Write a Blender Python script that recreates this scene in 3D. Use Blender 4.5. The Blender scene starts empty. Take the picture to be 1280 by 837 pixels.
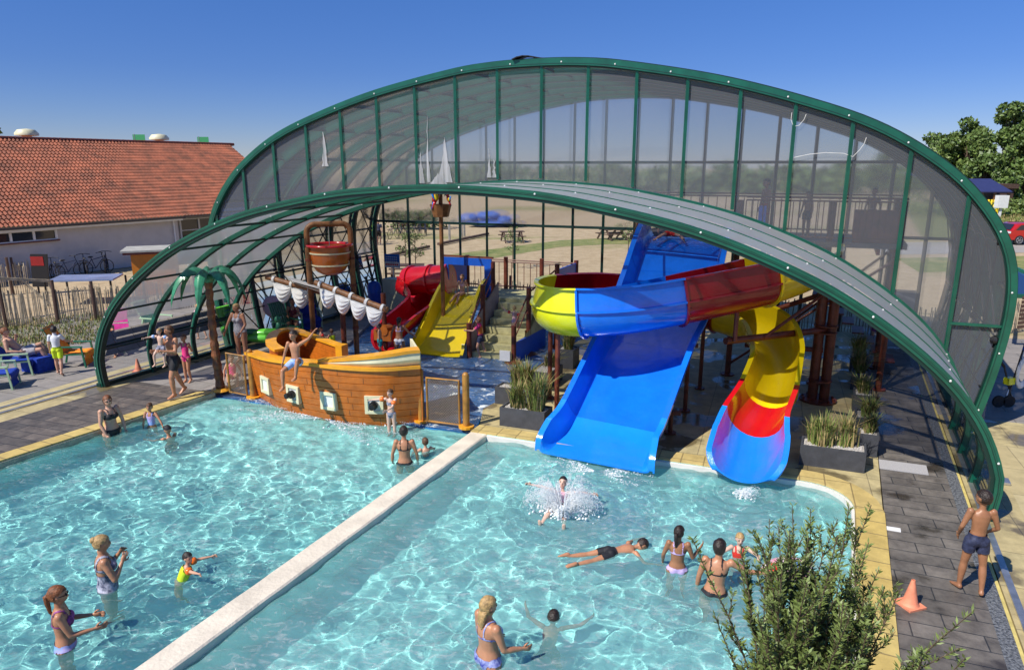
import bpy, math, random
import numpy as np
from mathutils import Vector, Matrix, Quaternion, noise
R = math.radians
rnd = random.Random(7)
sc = bpy.context.scene
COL = sc.collection
CAMH = 5.5
F = 858.0; PITCH = R(13.86)
_c, _s = math.cos(PITCH), math.sin(PITCH)

def G(px, py, z=0.0):
    """ground position of something the photograph shows standing at height z"""
    u = (px-640)/F; v = (418.5-py)/F
    t = (z-CAMH)/(v*_c-_s)
    return Vector((t*u, t*(v*_s+_c), z))

O0 = Vector((-10.48, 16.8, 0)); AX = Vector((.936, -.352, 0)); BX = Vector((.43, .903, 0))
ANG_A = math.atan2(-.352, .936)
def S(s, t, z=0.0):
    return O0 + AX*s + BX*t + Vector((0, 0, z))
def toS(p):
    rx, ry = p[0]-O0.x, p[1]-O0.y
    k = .936*.903+.43*.352
    return ((rx*.903-ry*.43)/k, (.936*ry+.352*rx)/k)

# ------------------------------------------------------------------ mesh builder
WL = {}
class MB:
    def __init__(s):
        s.v = []; s.f = []; s.m = []; s.mi = 0
    def add(s, vs, fs):
        b = len(s.v); s.v += [tuple(p) for p in vs]
        s.f += [tuple(i+b for i in f) for f in fs]; s.m += [s.mi]*len(fs)
        return s
    def frame_box(s, c, ax, ay, az):
        """box centred at c with half-axes"""
        c = Vector(c); ax = Vector(ax); ay = Vector(ay); az = Vector(az)
        vs = [c+ax*i+ay*j+az*k for k in (-1, 1) for j in (-1, 1) for i in (-1, 1)]
        s.add(vs, [(0, 2, 3, 1), (4, 5, 7, 6), (0, 1, 5, 4), (2, 6, 7, 3), (0, 4, 6, 2), (1, 3, 7, 5)])
        return s
    def box(s, c, size, rz=0):
        q = Matrix.Rotation(rz, 3, 'Z')
        return s.frame_box(c, q @ Vector((size[0]/2, 0, 0)), q @ Vector((0, size[1]/2, 0)), (0, 0, size[2]/2))
    def bar(s, a, b, w, h=None):
        a = Vector(a); b = Vector(b); h = h or w
        d = (b-a); L = d.length
        if L < 1e-6: return s
        d /= L
        up = Vector((0, 0, 1)) if abs(d.z) < .95 else Vector((0, 1, 0))
        n = d.cross(up).normalized(); u = n.cross(d)
        return s.frame_box((a+b)/2, d*L/2, n*w/2, u*h/2)
    def tube(s, pts, r, n=8, cap=True, closed=False):
        pts = [Vector(p) for p in pts]
        rs = r if isinstance(r, (list, tuple)) else [r]*len(pts)
        prev = None; b = len(s.v); N = len(pts)
        for i, p in enumerate(pts):
            if closed: d = pts[(i+1) % N]-pts[i-1]
            else: d = pts[min(i+1, N-1)]-pts[max(i-1, 0)]
            d.normalize()
            if prev is None:
                up = Vector((0, 0, 1)) if abs(d.z) < .9 else Vector((1, 0, 0))
                prev = d.cross(up).normalized()
            prev = (prev-d*prev.dot(d)).normalized()
            q = d.cross(prev)
            for k in range(n):
                a = 2*math.pi*k/n
                s.v.append(tuple(p+(prev*math.cos(a)+q*math.sin(a))*rs[i]))
        for i in range(N if closed else N-1):
            j = (i+1) % N
            for k in range(n):
                k2 = (k+1) % n
                s.f.append((b+i*n+k, b+i*n+k2, b+j*n+k2, b+j*n+k)); s.m.append(s.mi)
        if cap and not closed:
            s.f.append(tuple(b+k for k in range(n))[::-1]); s.m.append(s.mi)
            s.f.append(tuple(b+(N-1)*n+k for k in range(n))); s.m.append(s.mi)
        return s
    def loft(s, rings, close=True, cap=True):
        """rings: lists of points of equal length"""
        b = len(s.v); n = len(rings[0])
        for r in rings: s.v += [tuple(p) for p in r]
        for i in range(len(rings)-1):
            for k in range(n if close else n-1):
                k2 = (k+1) % n
                s.f.append((b+i*n+k, b+i*n+k2, b+(i+1)*n+k2, b+(i+1)*n+k)); s.m.append(s.mi)
        if cap and close:
            s.f.append(tuple(b+k for k in range(n))[::-1]); s.m.append(s.mi)
            s.f.append(tuple(b+(len(rings)-1)*n+k for k in range(n))); s.m.append(s.mi)
        return s
    def ell(s, c, ax, ay, az, n=10, m=6):
        c = Vector(c); ax = Vector(ax); ay = Vector(ay); az = Vector(az)
        rings = []
        for i in range(m+1):
            th = math.pi*(i+.0)/m; th = min(max(th, .06), math.pi-.06)
            rings.append([c+ax*(math.sin(th)*math.cos(2*math.pi*k/n))+ay*(math.sin(th)*math.sin(2*math.pi*k/n))-az*math.cos(th) for k in range(n)])
        return s.loft(rings)
    def sphere(s, c, r, n=8, m=6):
        return s.ell(c, (r, 0, 0), (0, r, 0), (0, 0, r), n, m)
    def prism(s, poly, z0, z1):
        n = len(poly)
        vs = [(p[0], p[1], z0) for p in poly]+[(p[0], p[1], z1) for p in poly]
        fs = [tuple(range(n))[::-1], tuple(range(n, 2*n))]+[(i, (i+1) % n, n+(i+1) % n, n+i) for i in range(n)]
        return s.add(vs, fs)
    def sheet(s, poly, z):
        return s.add([(p[0], p[1], z) for p in poly], [tuple(range(len(poly)))])
    def grid(s, fn, nu, nv):
        b = len(s.v)
        for j in range(nv+1):
            for i in range(nu+1): s.v.append(tuple(fn(i/nu, j/nv)))
        for j in range(nv):
            for i in range(nu):
                a = b+j*(nu+1)+i
                s.f.append((a, a+1, a+nu+2, a+nu+1)); s.m.append(s.mi)
        return s
    def lathe(s, c, prof, n=16, cap=False):
        c = Vector(c)
        rings = [[c+Vector((r*math.cos(2*math.pi*k/n), r*math.sin(2*math.pi*k/n), z)) for k in range(n)] for r, z in prof]
        return s.loft(rings, True, cap)
    def build(s, name, mats, parent=None, smooth=False, local=False, auto=None):
        me = bpy.data.meshes.new(name)
        me.from_pydata(s.v, [], s.f)
        if not isinstance(mats, (list, tuple)): mats = [mats]
        for m in mats: me.materials.append(m)
        if len(mats) > 1: me.polygons.foreach_set('material_index', s.m)
        if smooth: me.polygons.foreach_set('use_smooth', [True]*len(s.f))
        me.update()
        if auto is not None:
            try: me.set_sharp_from_angle(angle=R(auto))
            except Exception: pass
        o = bpy.data.objects.new(name, me); COL.objects.link(o)
        if parent is not None:
            o.parent = parent
            if not local: o.location = -WL.get(parent.name, Vector((0, 0, 0)))
        WL[o.name] = Vector((0, 0, 0))
        return o

def tag(o, label=None, cat=None, group=None, kind=None):
    if label: o['label'] = label
    if cat: o['category'] = cat
    if group: o['group'] = group
    if kind: o['kind'] = kind
    return o
def thing(name, label, cat, loc=(0, 0, 0), group=None):
    o = bpy.data.objects.new(name, None); COL.objects.link(o)
    o.empty_display_size = .2
    o.location = loc; WL[o.name] = Vector(loc)
    return tag(o, label, cat, group)
def kids(o): return [c for c in bpy.data.objects if c.parent == o]
_KC = {}
def copy_tree(o, loc=None, rz=None, scale=None, label=None, src_kids=None):
    if o.name not in _KC:
        _KC[o.name] = [(c, [d for d in bpy.data.objects if d.parent == c]) for c in bpy.data.objects if c.parent == o]
    r = o.copy(); COL.objects.link(r)
    if loc is not None: r.location = loc
    if rz is not None: r.rotation_euler = (0, 0, rz)
    if scale is not None: r.scale = (scale,)*3 if not isinstance(scale, (tuple, list)) else scale
    if label: r['label'] = label
    for c, ds in _KC[o.name]:
        c2 = c.copy(); COL.objects.link(c2); c2.parent = r
        for d in ds:
            d2 = d.copy(); COL.objects.link(d2); d2.parent = c2
    return r

# ------------------------------------------------------------------ materials
MATS = {}
def pm(name, col, rough=.5, metal=0, nz=None, bump=None, spec=.5, col2=None, coat=0, emis=None):
    m = bpy.data.materials.new(name); m.use_nodes = True
    nt = m.node_tree; b = nt.nodes['Principled BSDF']
    b.inputs['Base Color'].default_value = (*col, 1)
    b.inputs['Roughness'].default_value = rough
    b.inputs['Metallic'].default_value = metal
    b.inputs['Specular IOR Level'].default_value = spec
    if coat:
        b.inputs['Coat Weight'].default_value = coat; b.inputs['Coat Roughness'].default_value = .08
    tc = nt.nodes.new('ShaderNodeTexCoord')
    if nz:
        scale, amt = nz
        n = nt.nodes.new('ShaderNodeTexNoise'); n.inputs['Scale'].default_value = scale; n.inputs['Detail'].default_value = 6
        n.inputs['Roughness'].default_value = .65
        nt.links.new(tc.outputs['Object'], n.inputs['Vector'])
        r = nt.nodes.new('ShaderNodeValToRGB')
        c1 = tuple(max(0, x*(1-amt)) for x in col) if col2 is None else col
        c2 = tuple(min(1, x*(1+amt)) for x in col) if col2 is None else col2
        r.color_ramp.elements[0].position = .35; r.color_ramp.elements[0].color = (*c1, 1)
        r.color_ramp.elements[1].position = .65; r.color_ramp.elements[1].color = (*c2, 1)
        nt.links.new(n.outputs['Fac'], r.inputs['Fac'])
        nt.links.new(r.outputs['Color'], b.inputs['Base Color'])
    if bump:
        scale, st = bump
        n2 = nt.nodes.new('ShaderNodeTexNoise'); n2.inputs['Scale'].default_value = scale; n2.inputs['Detail'].default_value = 4
        nt.links.new(tc.outputs['Object'], n2.inputs['Vector'])
        bp = nt.nodes.new('ShaderNodeBump'); bp.inputs['Strength'].default_value = st; bp.inputs['Distance'].default_value = .02
        nt.links.new(n2.outputs['Fac'], bp.inputs['Height']); nt.links.new(bp.outputs['Normal'], b.inputs['Normal'])
    return m

def brickmat(name, c1, c2, mortar, bw, bh, ms=.012, rough=.7, rot=ANG_A, nz=.35, offset=.5, wet=False, squash=1.0):
    m = pm(name, c1, rough); nt = m.node_tree; b = nt.nodes['Principled BSDF']
    tc = nt.nodes.new('ShaderNodeTexCoord'); mp = nt.nodes.new('ShaderNodeMapping')
    mp.inputs['Rotation'].default_value = (0, 0, -rot)
    nt.links.new(tc.outputs['Object'], mp.inputs['Vector'])
    br = nt.nodes.new('ShaderNodeTexBrick'); br.offset = offset
    br.inputs['Color1'].default_value = (*c1, 1); br.inputs['Color2'].default_value = (*c2, 1); br.inputs['Mortar'].default_value = (*mortar, 1)
    br.inputs['Scale'].default_value = 1; br.inputs['Brick Width'].default_value = bw; br.inputs['Row Height'].default_value = bh
    br.inputs['Mortar Size'].default_value = ms; br.inputs['Mortar Smooth'].default_value = .1
    nt.links.new(mp.outputs['Vector'], br.inputs['Vector'])
    n = nt.nodes.new('ShaderNodeTexNoise'); n.inputs['Scale'].default_value = 3; n.inputs['Detail'].default_value = 9; n.inputs['Roughness'].default_value = .7
    nt.links.new(mp.outputs['Vector'], n.inputs['Vector'])
    mx = nt.nodes.new('ShaderNodeMix'); mx.data_type = 'RGBA'; mx.blend_type = 'MULTIPLY'; mx.inputs[0].default_value = 1
    r = nt.nodes.new('ShaderNodeValToRGB')
    r.color_ramp.elements[0].position = .32; r.color_ramp.elements[0].color = (1-nz, 1-nz, 1-nz, 1)
    r.color_ramp.elements[1].position = .7; r.color_ramp.elements[1].color = (1+nz*.5, 1+nz*.5, 1+nz*.45, 1)
    nt.links.new(n.outputs['Fac'], r.inputs['Fac'])
    nt.links.new(br.outputs['Color'], mx.inputs[6]); nt.links.new(r.outputs['Color'], mx.inputs[7])
    last = mx.outputs[2]
    if wet:
        n3 = nt.nodes.new('ShaderNodeTexNoise'); n3.inputs['Scale'].default_value = .9; n3.inputs['Detail'].default_value = 5
        nt.links.new(mp.outputs['Vector'], n3.inputs['Vector'])
        r3 = nt.nodes.new('ShaderNodeValToRGB'); r3.color_ramp.elements[0].position = wet-.03; r3.color_ramp.elements[1].position = wet+.03
        nt.links.new(n3.outputs['Fac'], r3.inputs['Fac'])
        mm = nt.nodes.new('ShaderNodeMix'); mm.data_type = 'RGBA'; mm.blend_type = 'MULTIPLY'
        nt.links.new(r3.outputs['Color'], mm.inputs[0]); nt.links.new(last, mm.inputs[6]); mm.inputs[7].default_value = (.42, .4, .38, 1)
        last = mm.outputs[2]
        mr = nt.nodes.new('ShaderNodeMapRange'); mr.inputs[3].default_value = rough; mr.inputs[4].default_value = .12
        nt.links.new(r3.outputs['Color'], mr.inputs[0]); nt.links.new(mr.outputs[0], b.inputs['Roughness'])
    nt.links.new(last, b.inputs['Base Color'])
    bp = nt.nodes.new('ShaderNodeBump'); bp.inputs['Strength'].default_value = .5; bp.inputs['Distance'].default_value = .01
    nt.links.new(br.outputs['Fac'], bp.inputs['Height']); bp.invert = True
    nt.links.new(bp.outputs['Normal'], b.inputs['Normal'])
    return m

def glassy(name, tint, diff, fd, rough=.12, streak=0, transl=.5, fgain=1.0, blur=0):
    """polycarbonate / glass sheet: clear part + milky diffuse part + gloss"""
    m = bpy.data.materials.new(name); m.use_nodes = True; nt = m.node_tree
    nt.nodes.remove(nt.nodes['Principled BSDF']); out = nt.nodes['Material Output']
    tr = nt.nodes.new('ShaderNodeBsdfTransparent'); tr.inputs[0].default_value = (*tint, 1)
    df = nt.nodes.new('ShaderNodeBsdfDiffuse'); df.inputs[0].default_value = (*diff, 1)
    tl = nt.nodes.new('ShaderNodeBsdfTranslucent'); tl.inputs[0].default_value = (*diff, 1)
    m1 = nt.nodes.new('ShaderNodeMixShader'); m1.inputs[0].default_value = transl
    nt.links.new(df.outputs[0], m1.inputs[1]); nt.links.new(tl.outputs[0], m1.inputs[2])
    m2 = nt.nodes.new('ShaderNodeMixShader'); m2.inputs[0].default_value = fd
    src = tr.outputs[0]
    if blur:      # ribbed twin-wall sheet: part of the view is smeared
        rf = nt.nodes.new('ShaderNodeBsdfRefraction'); rf.inputs[0].default_value = (*tint, 1); rf.inputs['IOR'].default_value = 1.06; rf.inputs['Roughness'].default_value = .22
        mb_ = nt.nodes.new('ShaderNodeMixShader'); mb_.inputs[0].default_value = blur
        nt.links.new(tr.outputs[0], mb_.inputs[1]); nt.links.new(rf.outputs[0], mb_.inputs[2]); src = mb_.outputs[0]
    nt.links.new(src, m2.inputs[1]); nt.links.new(m1.outputs[0], m2.inputs[2])
    gl = nt.nodes.new('ShaderNodeBsdfGlossy'); gl.inputs['Roughness'].default_value = rough
    fr = nt.nodes.new('ShaderNodeFresnel'); fr.inputs[0].default_value = 1.45
    m3 = nt.nodes.new('ShaderNodeMixShader')
    if fgain != 1.0:
        ml = nt.nodes.new('ShaderNodeMath'); ml.operation = 'MULTIPLY'; ml.inputs[1].default_value = fgain
        nt.links.new(fr.outputs[0], ml.inputs[0]); nt.links.new(ml.outputs[0], m3.inputs[0])
    else: nt.links.new(fr.outputs[0], m3.inputs[0])
    nt.links.new(m2.outputs[0], m3.inputs[1]); nt.links.new(gl.outputs[0], m3.inputs[2])
    if streak:
        tc = nt.nodes.new('ShaderNodeTexCoord'); mp = nt.nodes.new('ShaderNodeMapping')
        mp.inputs['Scale'].default_value = (9, 9, .6)
        nt.links.new(tc.outputs['Object'], mp.inputs['Vector'])
        n = nt.nodes.new('ShaderNodeTexNoise'); n.inputs['Scale'].default_value = 1.5; n.inputs['Detail'].default_value = 5
        nt.links.new(mp.outputs['Vector'], n.inputs['Vector'])
        mr = nt.nodes.new('ShaderNodeMapRange'); mr.inputs[1].default_value = .35; mr.inputs[2].default_value = .75
        mr.inputs[3].default_value = fd*.55; mr.inputs[4].default_value = min(1, fd+streak)
        nt.links.new(n.outputs['Fac'], mr.inputs[0]); nt.links.new(mr.outputs[0], m2.inputs[0])
    nt.links.new(m3.outputs[0], out.inputs['Surface'])
    return m

M = {}
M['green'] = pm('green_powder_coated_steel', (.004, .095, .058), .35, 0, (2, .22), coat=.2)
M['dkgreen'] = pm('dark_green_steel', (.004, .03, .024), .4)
M['black'] = pm('black_rubber', (.008, .008, .01), .5)
M['white_dot'] = pm('white_bolt_cap', (.8, .8, .78), .4)
M['yellow'] = pm('yellow_fibreglass', (.83, .62, .006), .25, 0, (2.5, .05), coat=.5)
M['blue'] = pm('blue_fibreglass', (.004, .15, .72), .2, 0, (2.0, .10), (9, .35), coat=.6)
M['bluelight'] = pm('light_blue_fibreglass', (.008, .24, .85), .2, 0, (2.0, .06), (9, .3), coat=.6)
M['lime'] = pm('lime_yellow_fibreglass', (.68, .72, .015), .25, 0, (2, .06), coat=.5)
M['dred'] = pm('dark_red_fibreglass', (.27, .003, .010), .25, 0, (2, .15), coat=.4)
M['red'] = pm('red_fibreglass', (.55, .006, .012), .22, 0, (2, .08), coat=.6)
M['rust'] = pm('red_brown_painted_steel', (.15, .034, .016), .5, 0, (4, .4))
M['woodp'] = pm('brown_pole', (.23, .10, .035), .5, 0, (5, .45), (30, .25))
M['gold'] = pm('golden_brown_pole', (.36, .17, .03), .45, 0, (4, .3), (25, .2))
M['hull'] = pm('orange_brown_hull', (.50, .135, .012), .42, 0, (3, .22), (25, .2), coat=.2)
M['rim'] = pm('orange_yellow_rim', (.80, .36, .02), .35, 0, (3, .12), coat=.3)
M['cream'] = pm('cream_fibreglass', (.72, .68, .45), .45, 0, (3, .1))
M['sail'] = pm('off_white_sail', (.74, .74, .70), .6, 0, (6, .12))
M['palm'] = pm('palm_green_fibreglass', (.03, .20, .10), .45, 0, (6, .4), coat=.1)
M['white'] = pm('white_paint', (.78, .78, .76), .5, 0, (4, .06))
M['wallgrey'] = pm('painted_masonry', (.55, .52, .50), .85, 0, (1.2, .07), (60, .3))
M['glassdark'] = pm('window_glass', (.02, .025, .035), .06, spec=.8)
M['tile'] = pm('orange_roof_tile', (.255, .068, .03), .7, 0, (1.3, .5))
M['ridge'] = pm('dark_red_ridge_tile', (.16, .04, .025), .6, 0, (4, .3))
M['metal'] = pm('galvanised_metal', (.5, .5, .5), .35, .8, (5, .2))
M['skin1'] = pm('skin_light', (.60, .33, .22), .45, 0, (9, .09))
M['skin2'] = pm('skin_tanned', (.47, .22, .12), .42, 0, (9, .10))
M['skin3'] = pm('skin_brown', (.33, .15, .075), .42, 0, (9, .10))
M['skinp'] = pm('skin_pale', (.66, .43, .33), .45, 0, (9, .08))
M['eye'] = pm('eye_dark', (.03, .02, .015), .3)
M['lip'] = pm('lips', (.38, .12, .09), .5)
M['hair_dk'] = pm('hair_dark_brown', (.022, .012, .008), .45, 0, (30, .5), (60, .6))
M['hair_br'] = pm('hair_brown', (.10, .045, .02), .5, 0, (30, .5), (60, .6))
M['hair_bl'] = pm('hair_blond', (.42, .27, .11), .5, 0, (30, .4), (60, .6))
M['hair_or'] = pm('hair_auburn', (.19, .065, .02), .5, 0, (30, .45), (60, .6))
def cloth(n, c, c2=None, sc_=25, amt=.1, rough=.7): return pm(n, c, rough, 0, (sc_, amt), col2=c2)
M['c_black'] = cloth('black_swim_fabric', (.012, .012, .016))
M['c_navyp'] = cloth('navy_patterned_fabric', (.012, .02, .07), (.5, .5, .6), 16)
M['c_bluep'] = cloth('blue_white_patterned_fabric', (.02, .03, .30), (.45, .5, .75), 14)
M['c_lilac'] = cloth('lilac_fabric', (.55, .42, .72))
M['c_pink'] = cloth('pink_fabric', (.75, .04, .22))
M['c_pinkl'] = cloth('pale_pink_fabric', (.80, .38, .50), (.75, .6, .65), 12)
M['c_pinkb'] = cloth('pink_blue_fabric', (.75, .35, .55), (.12, .40, .80), 5)
M['c_purple'] = cloth('purple_pink_pattern', (.45, .08, .35), (.02, .02, .05), 14)
M['c_grey'] = cloth('grey_floral_fabric', (.25, .24, .27), (.5, .47, .48), 22)
M['c_lime'] = cloth('lime_fabric', (.55, .85, .01), (.68, .8, .03), 8)
M['c_white'] = cloth('white_cotton', (.72, .74, .78))
M['c_blue'] = cloth('mid_blue_fabric', (.03, .10, .55))
M['c_lblue'] = cloth('light_blue_fabric', (.22, .40, .80), (.5, .6, .85), 12)
M['c_teal'] = cloth('teal_fabric', (.01, .35, .42))
M['c_navy'] = cloth('navy_fabric', (.012, .016, .045), (.04, .05, .11), 20)
M['c_maroon'] = cloth('maroon_fabric', (.16, .02, .03))
M['c_red'] = cloth('red_fabric', (.65, .03, .02))
M['c_orange'] = pm('orange_vinyl', (.85, .17, .015), .3, coat=.4)
M['c_redv'] = pm('red_vinyl', (.75, .03, .015), .3, coat=.4)
M['c_bluev'] = pm('blue_white_vinyl', (.03, .22, .65), .3, 0, (9, .1), col2=(.7, .75, .8), coat=.4)
M['towel_b'] = cloth('blue_towel', (.008, .045, .36), None, 12, .25, .9)
M['towel_o'] = cloth('orange_yellow_towel', (.85, .07, .01), (.85, .45, .03), 7, .1, .9)
M['towel_p'] = cloth('pink_towel', (.62, .04, .28), None, 8, .2, .9)
M['chair_g'] = pm('pale_green_plastic', (.42, .60, .38), .4, 0, (3, .08))
M['chair_dg'] = pm('dark_green_plastic', (.02, .16, .09), .4)
M['cone'] = pm('orange_cone_plastic', (.72, .25, .14), .6, 0, (6, .2))
M['planter'] = pm('anthracite_planter', (.055, .058, .068), .55, 0, (5, .2), (40, .2))
M['pebble'] = pm('pale_pebbles', (.50, .47, .44), .8, 0, (40, .5), (60, 1))
M['leafg'] = pm('leaf_green', (.095, .155, .035), .5, 0, (2, .5))
M['leafo'] = pm('willow_leaf', (.15, .20, .055), .5, 0, (5, .4))
M['leafl'] = pm('leaf_light', (.15, .21, .05), .5, 0, (2, .3))
M['grassb'] = pm('grass_blade', (.16, .21, .045), .6, 0, (8, .4))
M['grassy'] = pm('dry_grass_blade', (.34, .26, .11), .7, 0, (8, .3))
M['bark'] = pm('bark', (.10, .07, .045), .8, 0, (12, .35), (30, .8))
M['pale_wood'] = pm('weathered_pickets', (.50, .41, .27), .8, 0, (5, .35), (25, .4))
M['dk_wood'] = pm('dark_post', (.09, .05, .035), .7, 0, (6, .3))
M['bluepanel'] = pm('blue_panel', (.01, .10, .55), .35, 0, (3, .1))
M['step'] = pm('pale_yellow_steps', (.52, .48, .24), .7, 0, (4, .2), (30, .3))
M['orangebox'] = pm('orange_paint', (.62, .20, .015), .5, 0, (3, .1))
M['carred'] = pm('red_car_paint', (.55, .012, .012), .2, .2, coat=1)
M['tyre'] = pm('tyre', (.015, .015, .016), .8)
M['navyroof'] = pm('navy_metal_roof', (.035, .04, .12), .4, 0, (2, .1))
M['purpleroof'] = pm('bluegrey_sheet', (.20, .27, .45), .3, 0, (1, .2))
M['terracotta'] = pm('orange_brown_bucket', (.42, .10, .012), .3, 0, (3, .1), coat=.4)
M['foam'] = pm('white_foam', (.93, .95, .95), .5, 0, None, (40, .5))
# ------------------------------------------------------------------ people
def _n(v):
    v = Vector(v); return v.normalized()
DEF = dict(tor=(0, 0, 1), tl=(-.04, .0, -1), tr=(.04, .0, -1), sl=(0, -.03, -1), sr=(0, -.03, -1),
           ul=(-.22, 0, -1), ur=(.22, 0, -1), fl=(-.08, .22, -1), fr=(.08, .22, -1), face=(0, 1, 0), head=(0, .05, 1), sh=(1, 0, 0), hip=(1, 0, 0), curl=.5)
def remeshed(mb, vox, smooth_it=4):
    me = bpy.data.meshes.new('tmp'); me.from_pydata(mb.v, [], mb.f); me.update()
    o = bpy.data.objects.new('tmp', me); COL.objects.link(o)
    r = o.modifiers.new('r', 'REMESH'); r.mode = 'VOXEL'; r.voxel_size = vox; r.adaptivity = 0
    s = o.modifiers.new('s', 'SMOOTH'); s.factor = .5; s.iterations = smooth_it
    dg = bpy.context.evaluated_depsgraph_get()
    m2 = bpy.data.meshes.new_from_object(o.evaluated_get(dg))
    bpy.data.objects.remove(o); bpy.data.meshes.remove(me)
    nv = len(m2.vertices); co = np.empty(nv*3); m2.vertices.foreach_get('co', co); co = co.reshape(-1, 3)
    no = np.empty(nv*3); m2.vertices.foreach_get('normal', no); no = no.reshape(-1, 3)
    fs = [tuple(p.vertices) for p in m2.polygons]
    bpy.data.meshes.remove(m2)
    return co, no, fs

def person(label, loc, yaw, H, skin='skin1', hair='hair_br', hs='short', pose=None, wear=(), anchor='feet', female=False, kid=False,
           group=None, bulk=1.0, cat='person', rot=None):
    P = dict(DEF); P.update(pose or {})
    k = 1.18 if kid else 1.0       # bigger head
    w = (.96 if kid else 1.0)*bulk
    hip = _n(P['hip']); shd = _n(P['sh'])
    pel = Vector((0, 0, 0)); tor = _n(P['tor'])
    J = {}
    J['pel'] = pel
    J['neck'] = pel+tor*.305
    J['chest'] = pel+tor*.21
    hw = .050*w*(1.06 if female else 1)
    sw = .098*w*(.94 if female else 1.02)
    for s_, n in ((-1, 'l'), (1, 'r')):
        h = pel+hip*hw*s_-tor*.0
        kn = h+_n(P['t'+n])*.245; an = kn+_n(P['s'+n])*.235
        J['h'+n] = h; J['k'+n] = kn; J['a'+n] = an
        sh = J['neck']+shd*sw*s_-tor*.022
        el = sh+_n(P['u'+n])*.165; wr = el+_n(P['f'+n])*.145
        J['s'+n] = sh; J['e'+n] = el; J['w'+n] = wr
    head = _n(P['head']); face = _n(P['face']); face = (face-head*face.dot(head)).normalized(); lat = face.cross(head)
    hc = J['neck']+head*(.055+.045*k)+face*.008
    fwd = _n(Vector((0, 0, 1)).cross(hip)) if abs(tor.z) > .3 else _n(tor.cross(hip))*-1
    bf = tor.cross(shd).normalized()*1.0
    bf = (Vector(shd).cross(tor)).normalized()*-1
    # body front vector: sh x right, up tor -> front = tor x right ... (x right, z up => y front = z cross x)
    bf = tor.cross(shd).normalized()
    b = MB()
    def ring(c, a, bb, n=14): return [c+a*math.cos(2*math.pi*i/n)+bb*math.sin(2*math.pi*i/n) for i in range(n)]
    def tw(t):  # lateral axis along the torso
        return (hip*(1-t)+shd*t).normalized()
    wd = [(-.045, .045, .045), (-.02, .082, .062), (.03, .086 if female else .078, .066), (.09, .066 if female else .070, .054), (.14, .066 if female else .074, .053),
          (.20, .076 if female else .086, .060), (.25, .082 if female else .092, .055), (.285, .062, .042), (.305, .030, .030)]
    rings = []
    for t, a, d in wd:
        tt = min(max(t/.3, 0), 1)
        if kid: a *= .93; d *= .98; 
        if kid and t in (.09, .14): d *= 1.08
        rings.append(ring(pel+tor*t+bf*(.004 if t < .1 else 0), tw(tt)*a*w, bf*d*w))
    b.loft(rings)
    if female and not kid:
        for s_ in (-1, 1): b.ell(J['chest']+shd*.038*s_+bf*.046*w+tor*-.005, shd*.034*w, bf*.034*w, tor*.034*w, 10, 8)
    if female or True:
        for s_ in (-1, 1): b.ell(pel+hip*.038*s_-bf*.032*w-tor*.005, hip*.042*w, bf*.036*w, tor*.045*w, 10, 8)
    def limb(p, q, rs):
        d = (q-p); L = d.length; d.normalize()
        up = Vector((0, 0, 1)) if abs(d.z) < .9 else Vector((1, 0, 0))
        a = d.cross(up).normalized(); c = d.cross(a)
        rr = [(-rs[0]*.5, rs[0]*.6)]+[(L*i/(len(rs)-1), r) for i, r in enumerate(rs)]+[(L+rs[-1]*.5, rs[-1]*.6)]
        b.loft([ring(p+d*t, a*r, c*r, 10) for t, r in rr])
    lg = w*(1.05 if female else 1)
    for n in 'lr':
        limb(J['h'+n], J['k'+n], [.052*lg, .050*lg, .042*lg, .034*lg])
        b.sphere(J['k'+n], .034*lg, 10, 8)
        limb(J['k'+n], J['a'+n], [.033*lg, .036*lg, .029*lg, .021*lg])
        sd = _n(P['s'+n])
        ft = P.get('foot'+n)
        ft = _n(ft) if ft else _n(bf-sd*bf.dot(sd)*.98+Vector((0, 0, -.05)))
        a = J['a'+n]
        lat2 = ft.cross(sd).normalized() if ft.cross(sd).length > .1 else hip
        upf = lat2.cross(ft).normalized()
        if upf.dot(sd) > 0: upf = -upf
        fb = a-upf*.020
        b.loft([ring(fb+ft*t-upf*dz, lat2*x, upf*y, 10) for t, x, y, dz in ((-.035, .012, .012, .005), (-.026, .021, .022, .003), (.0, .024, .030, .0), (.04, .025, .022, .007), (.075, .028, .014, .014), (.1, .024, .010, .017), (.112, .014, .006, .018))])
        aw = w*(.92 if female else 1)
        b.sphere(J['s'+n], .034*aw, 10, 8)
        limb(J['s'+n], J['e'+n], [.031*aw, .030*aw, .026*aw, .022*aw])
        b.sphere(J['e'+n], .0225*aw, 10, 8)
        limb(J['e'+n], J['w'+n], [.022*aw, .023*aw, .019*aw, .0145*aw])
        hd = _n(P.get('hand'+n) or P['f'+n])
        side = shd*(1 if n == 'r' else -1)
        pl = (hd.cross(bf)).normalized() if hd.cross(bf).length > .2 else (hd.cross(tor)).normalized()
        # palm: width axis pw, thickness axis pt
        pt = shd-hd*shd.dot(hd)
        pt = pt.normalized() if pt.length > .3 else pl
        pw = hd.cross(pt).normalized()
        if pw.dot(bf) < 0: pw = -pw
        J['hand'+n] = (hd, pw, pt, J['w'+n])
        b.loft([ring(J['w'+n]+hd*t, pw*x, pt*y, 10) for t, x, y in ((-.01, .013, .012), (.0, .015, .012), (.02, .022, .012), (.045, .024, .011), (.055, .02, .008))])
    b.tube([J['neck']-tor*.03, J['neck']+head*.01, J['neck']+head*.06], [.034*w, .028*w, .028*w], 10)
    # head
    b.ell(hc+head*.008*k-face*.004*k, lat*.0445*k, face*.055*k, head*.058*k, 14, 10)
    b.ell(hc-head*.028*k+face*.012*k, lat*.034*k, face*.037*k, head*.036*k, 12, 8)
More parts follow.
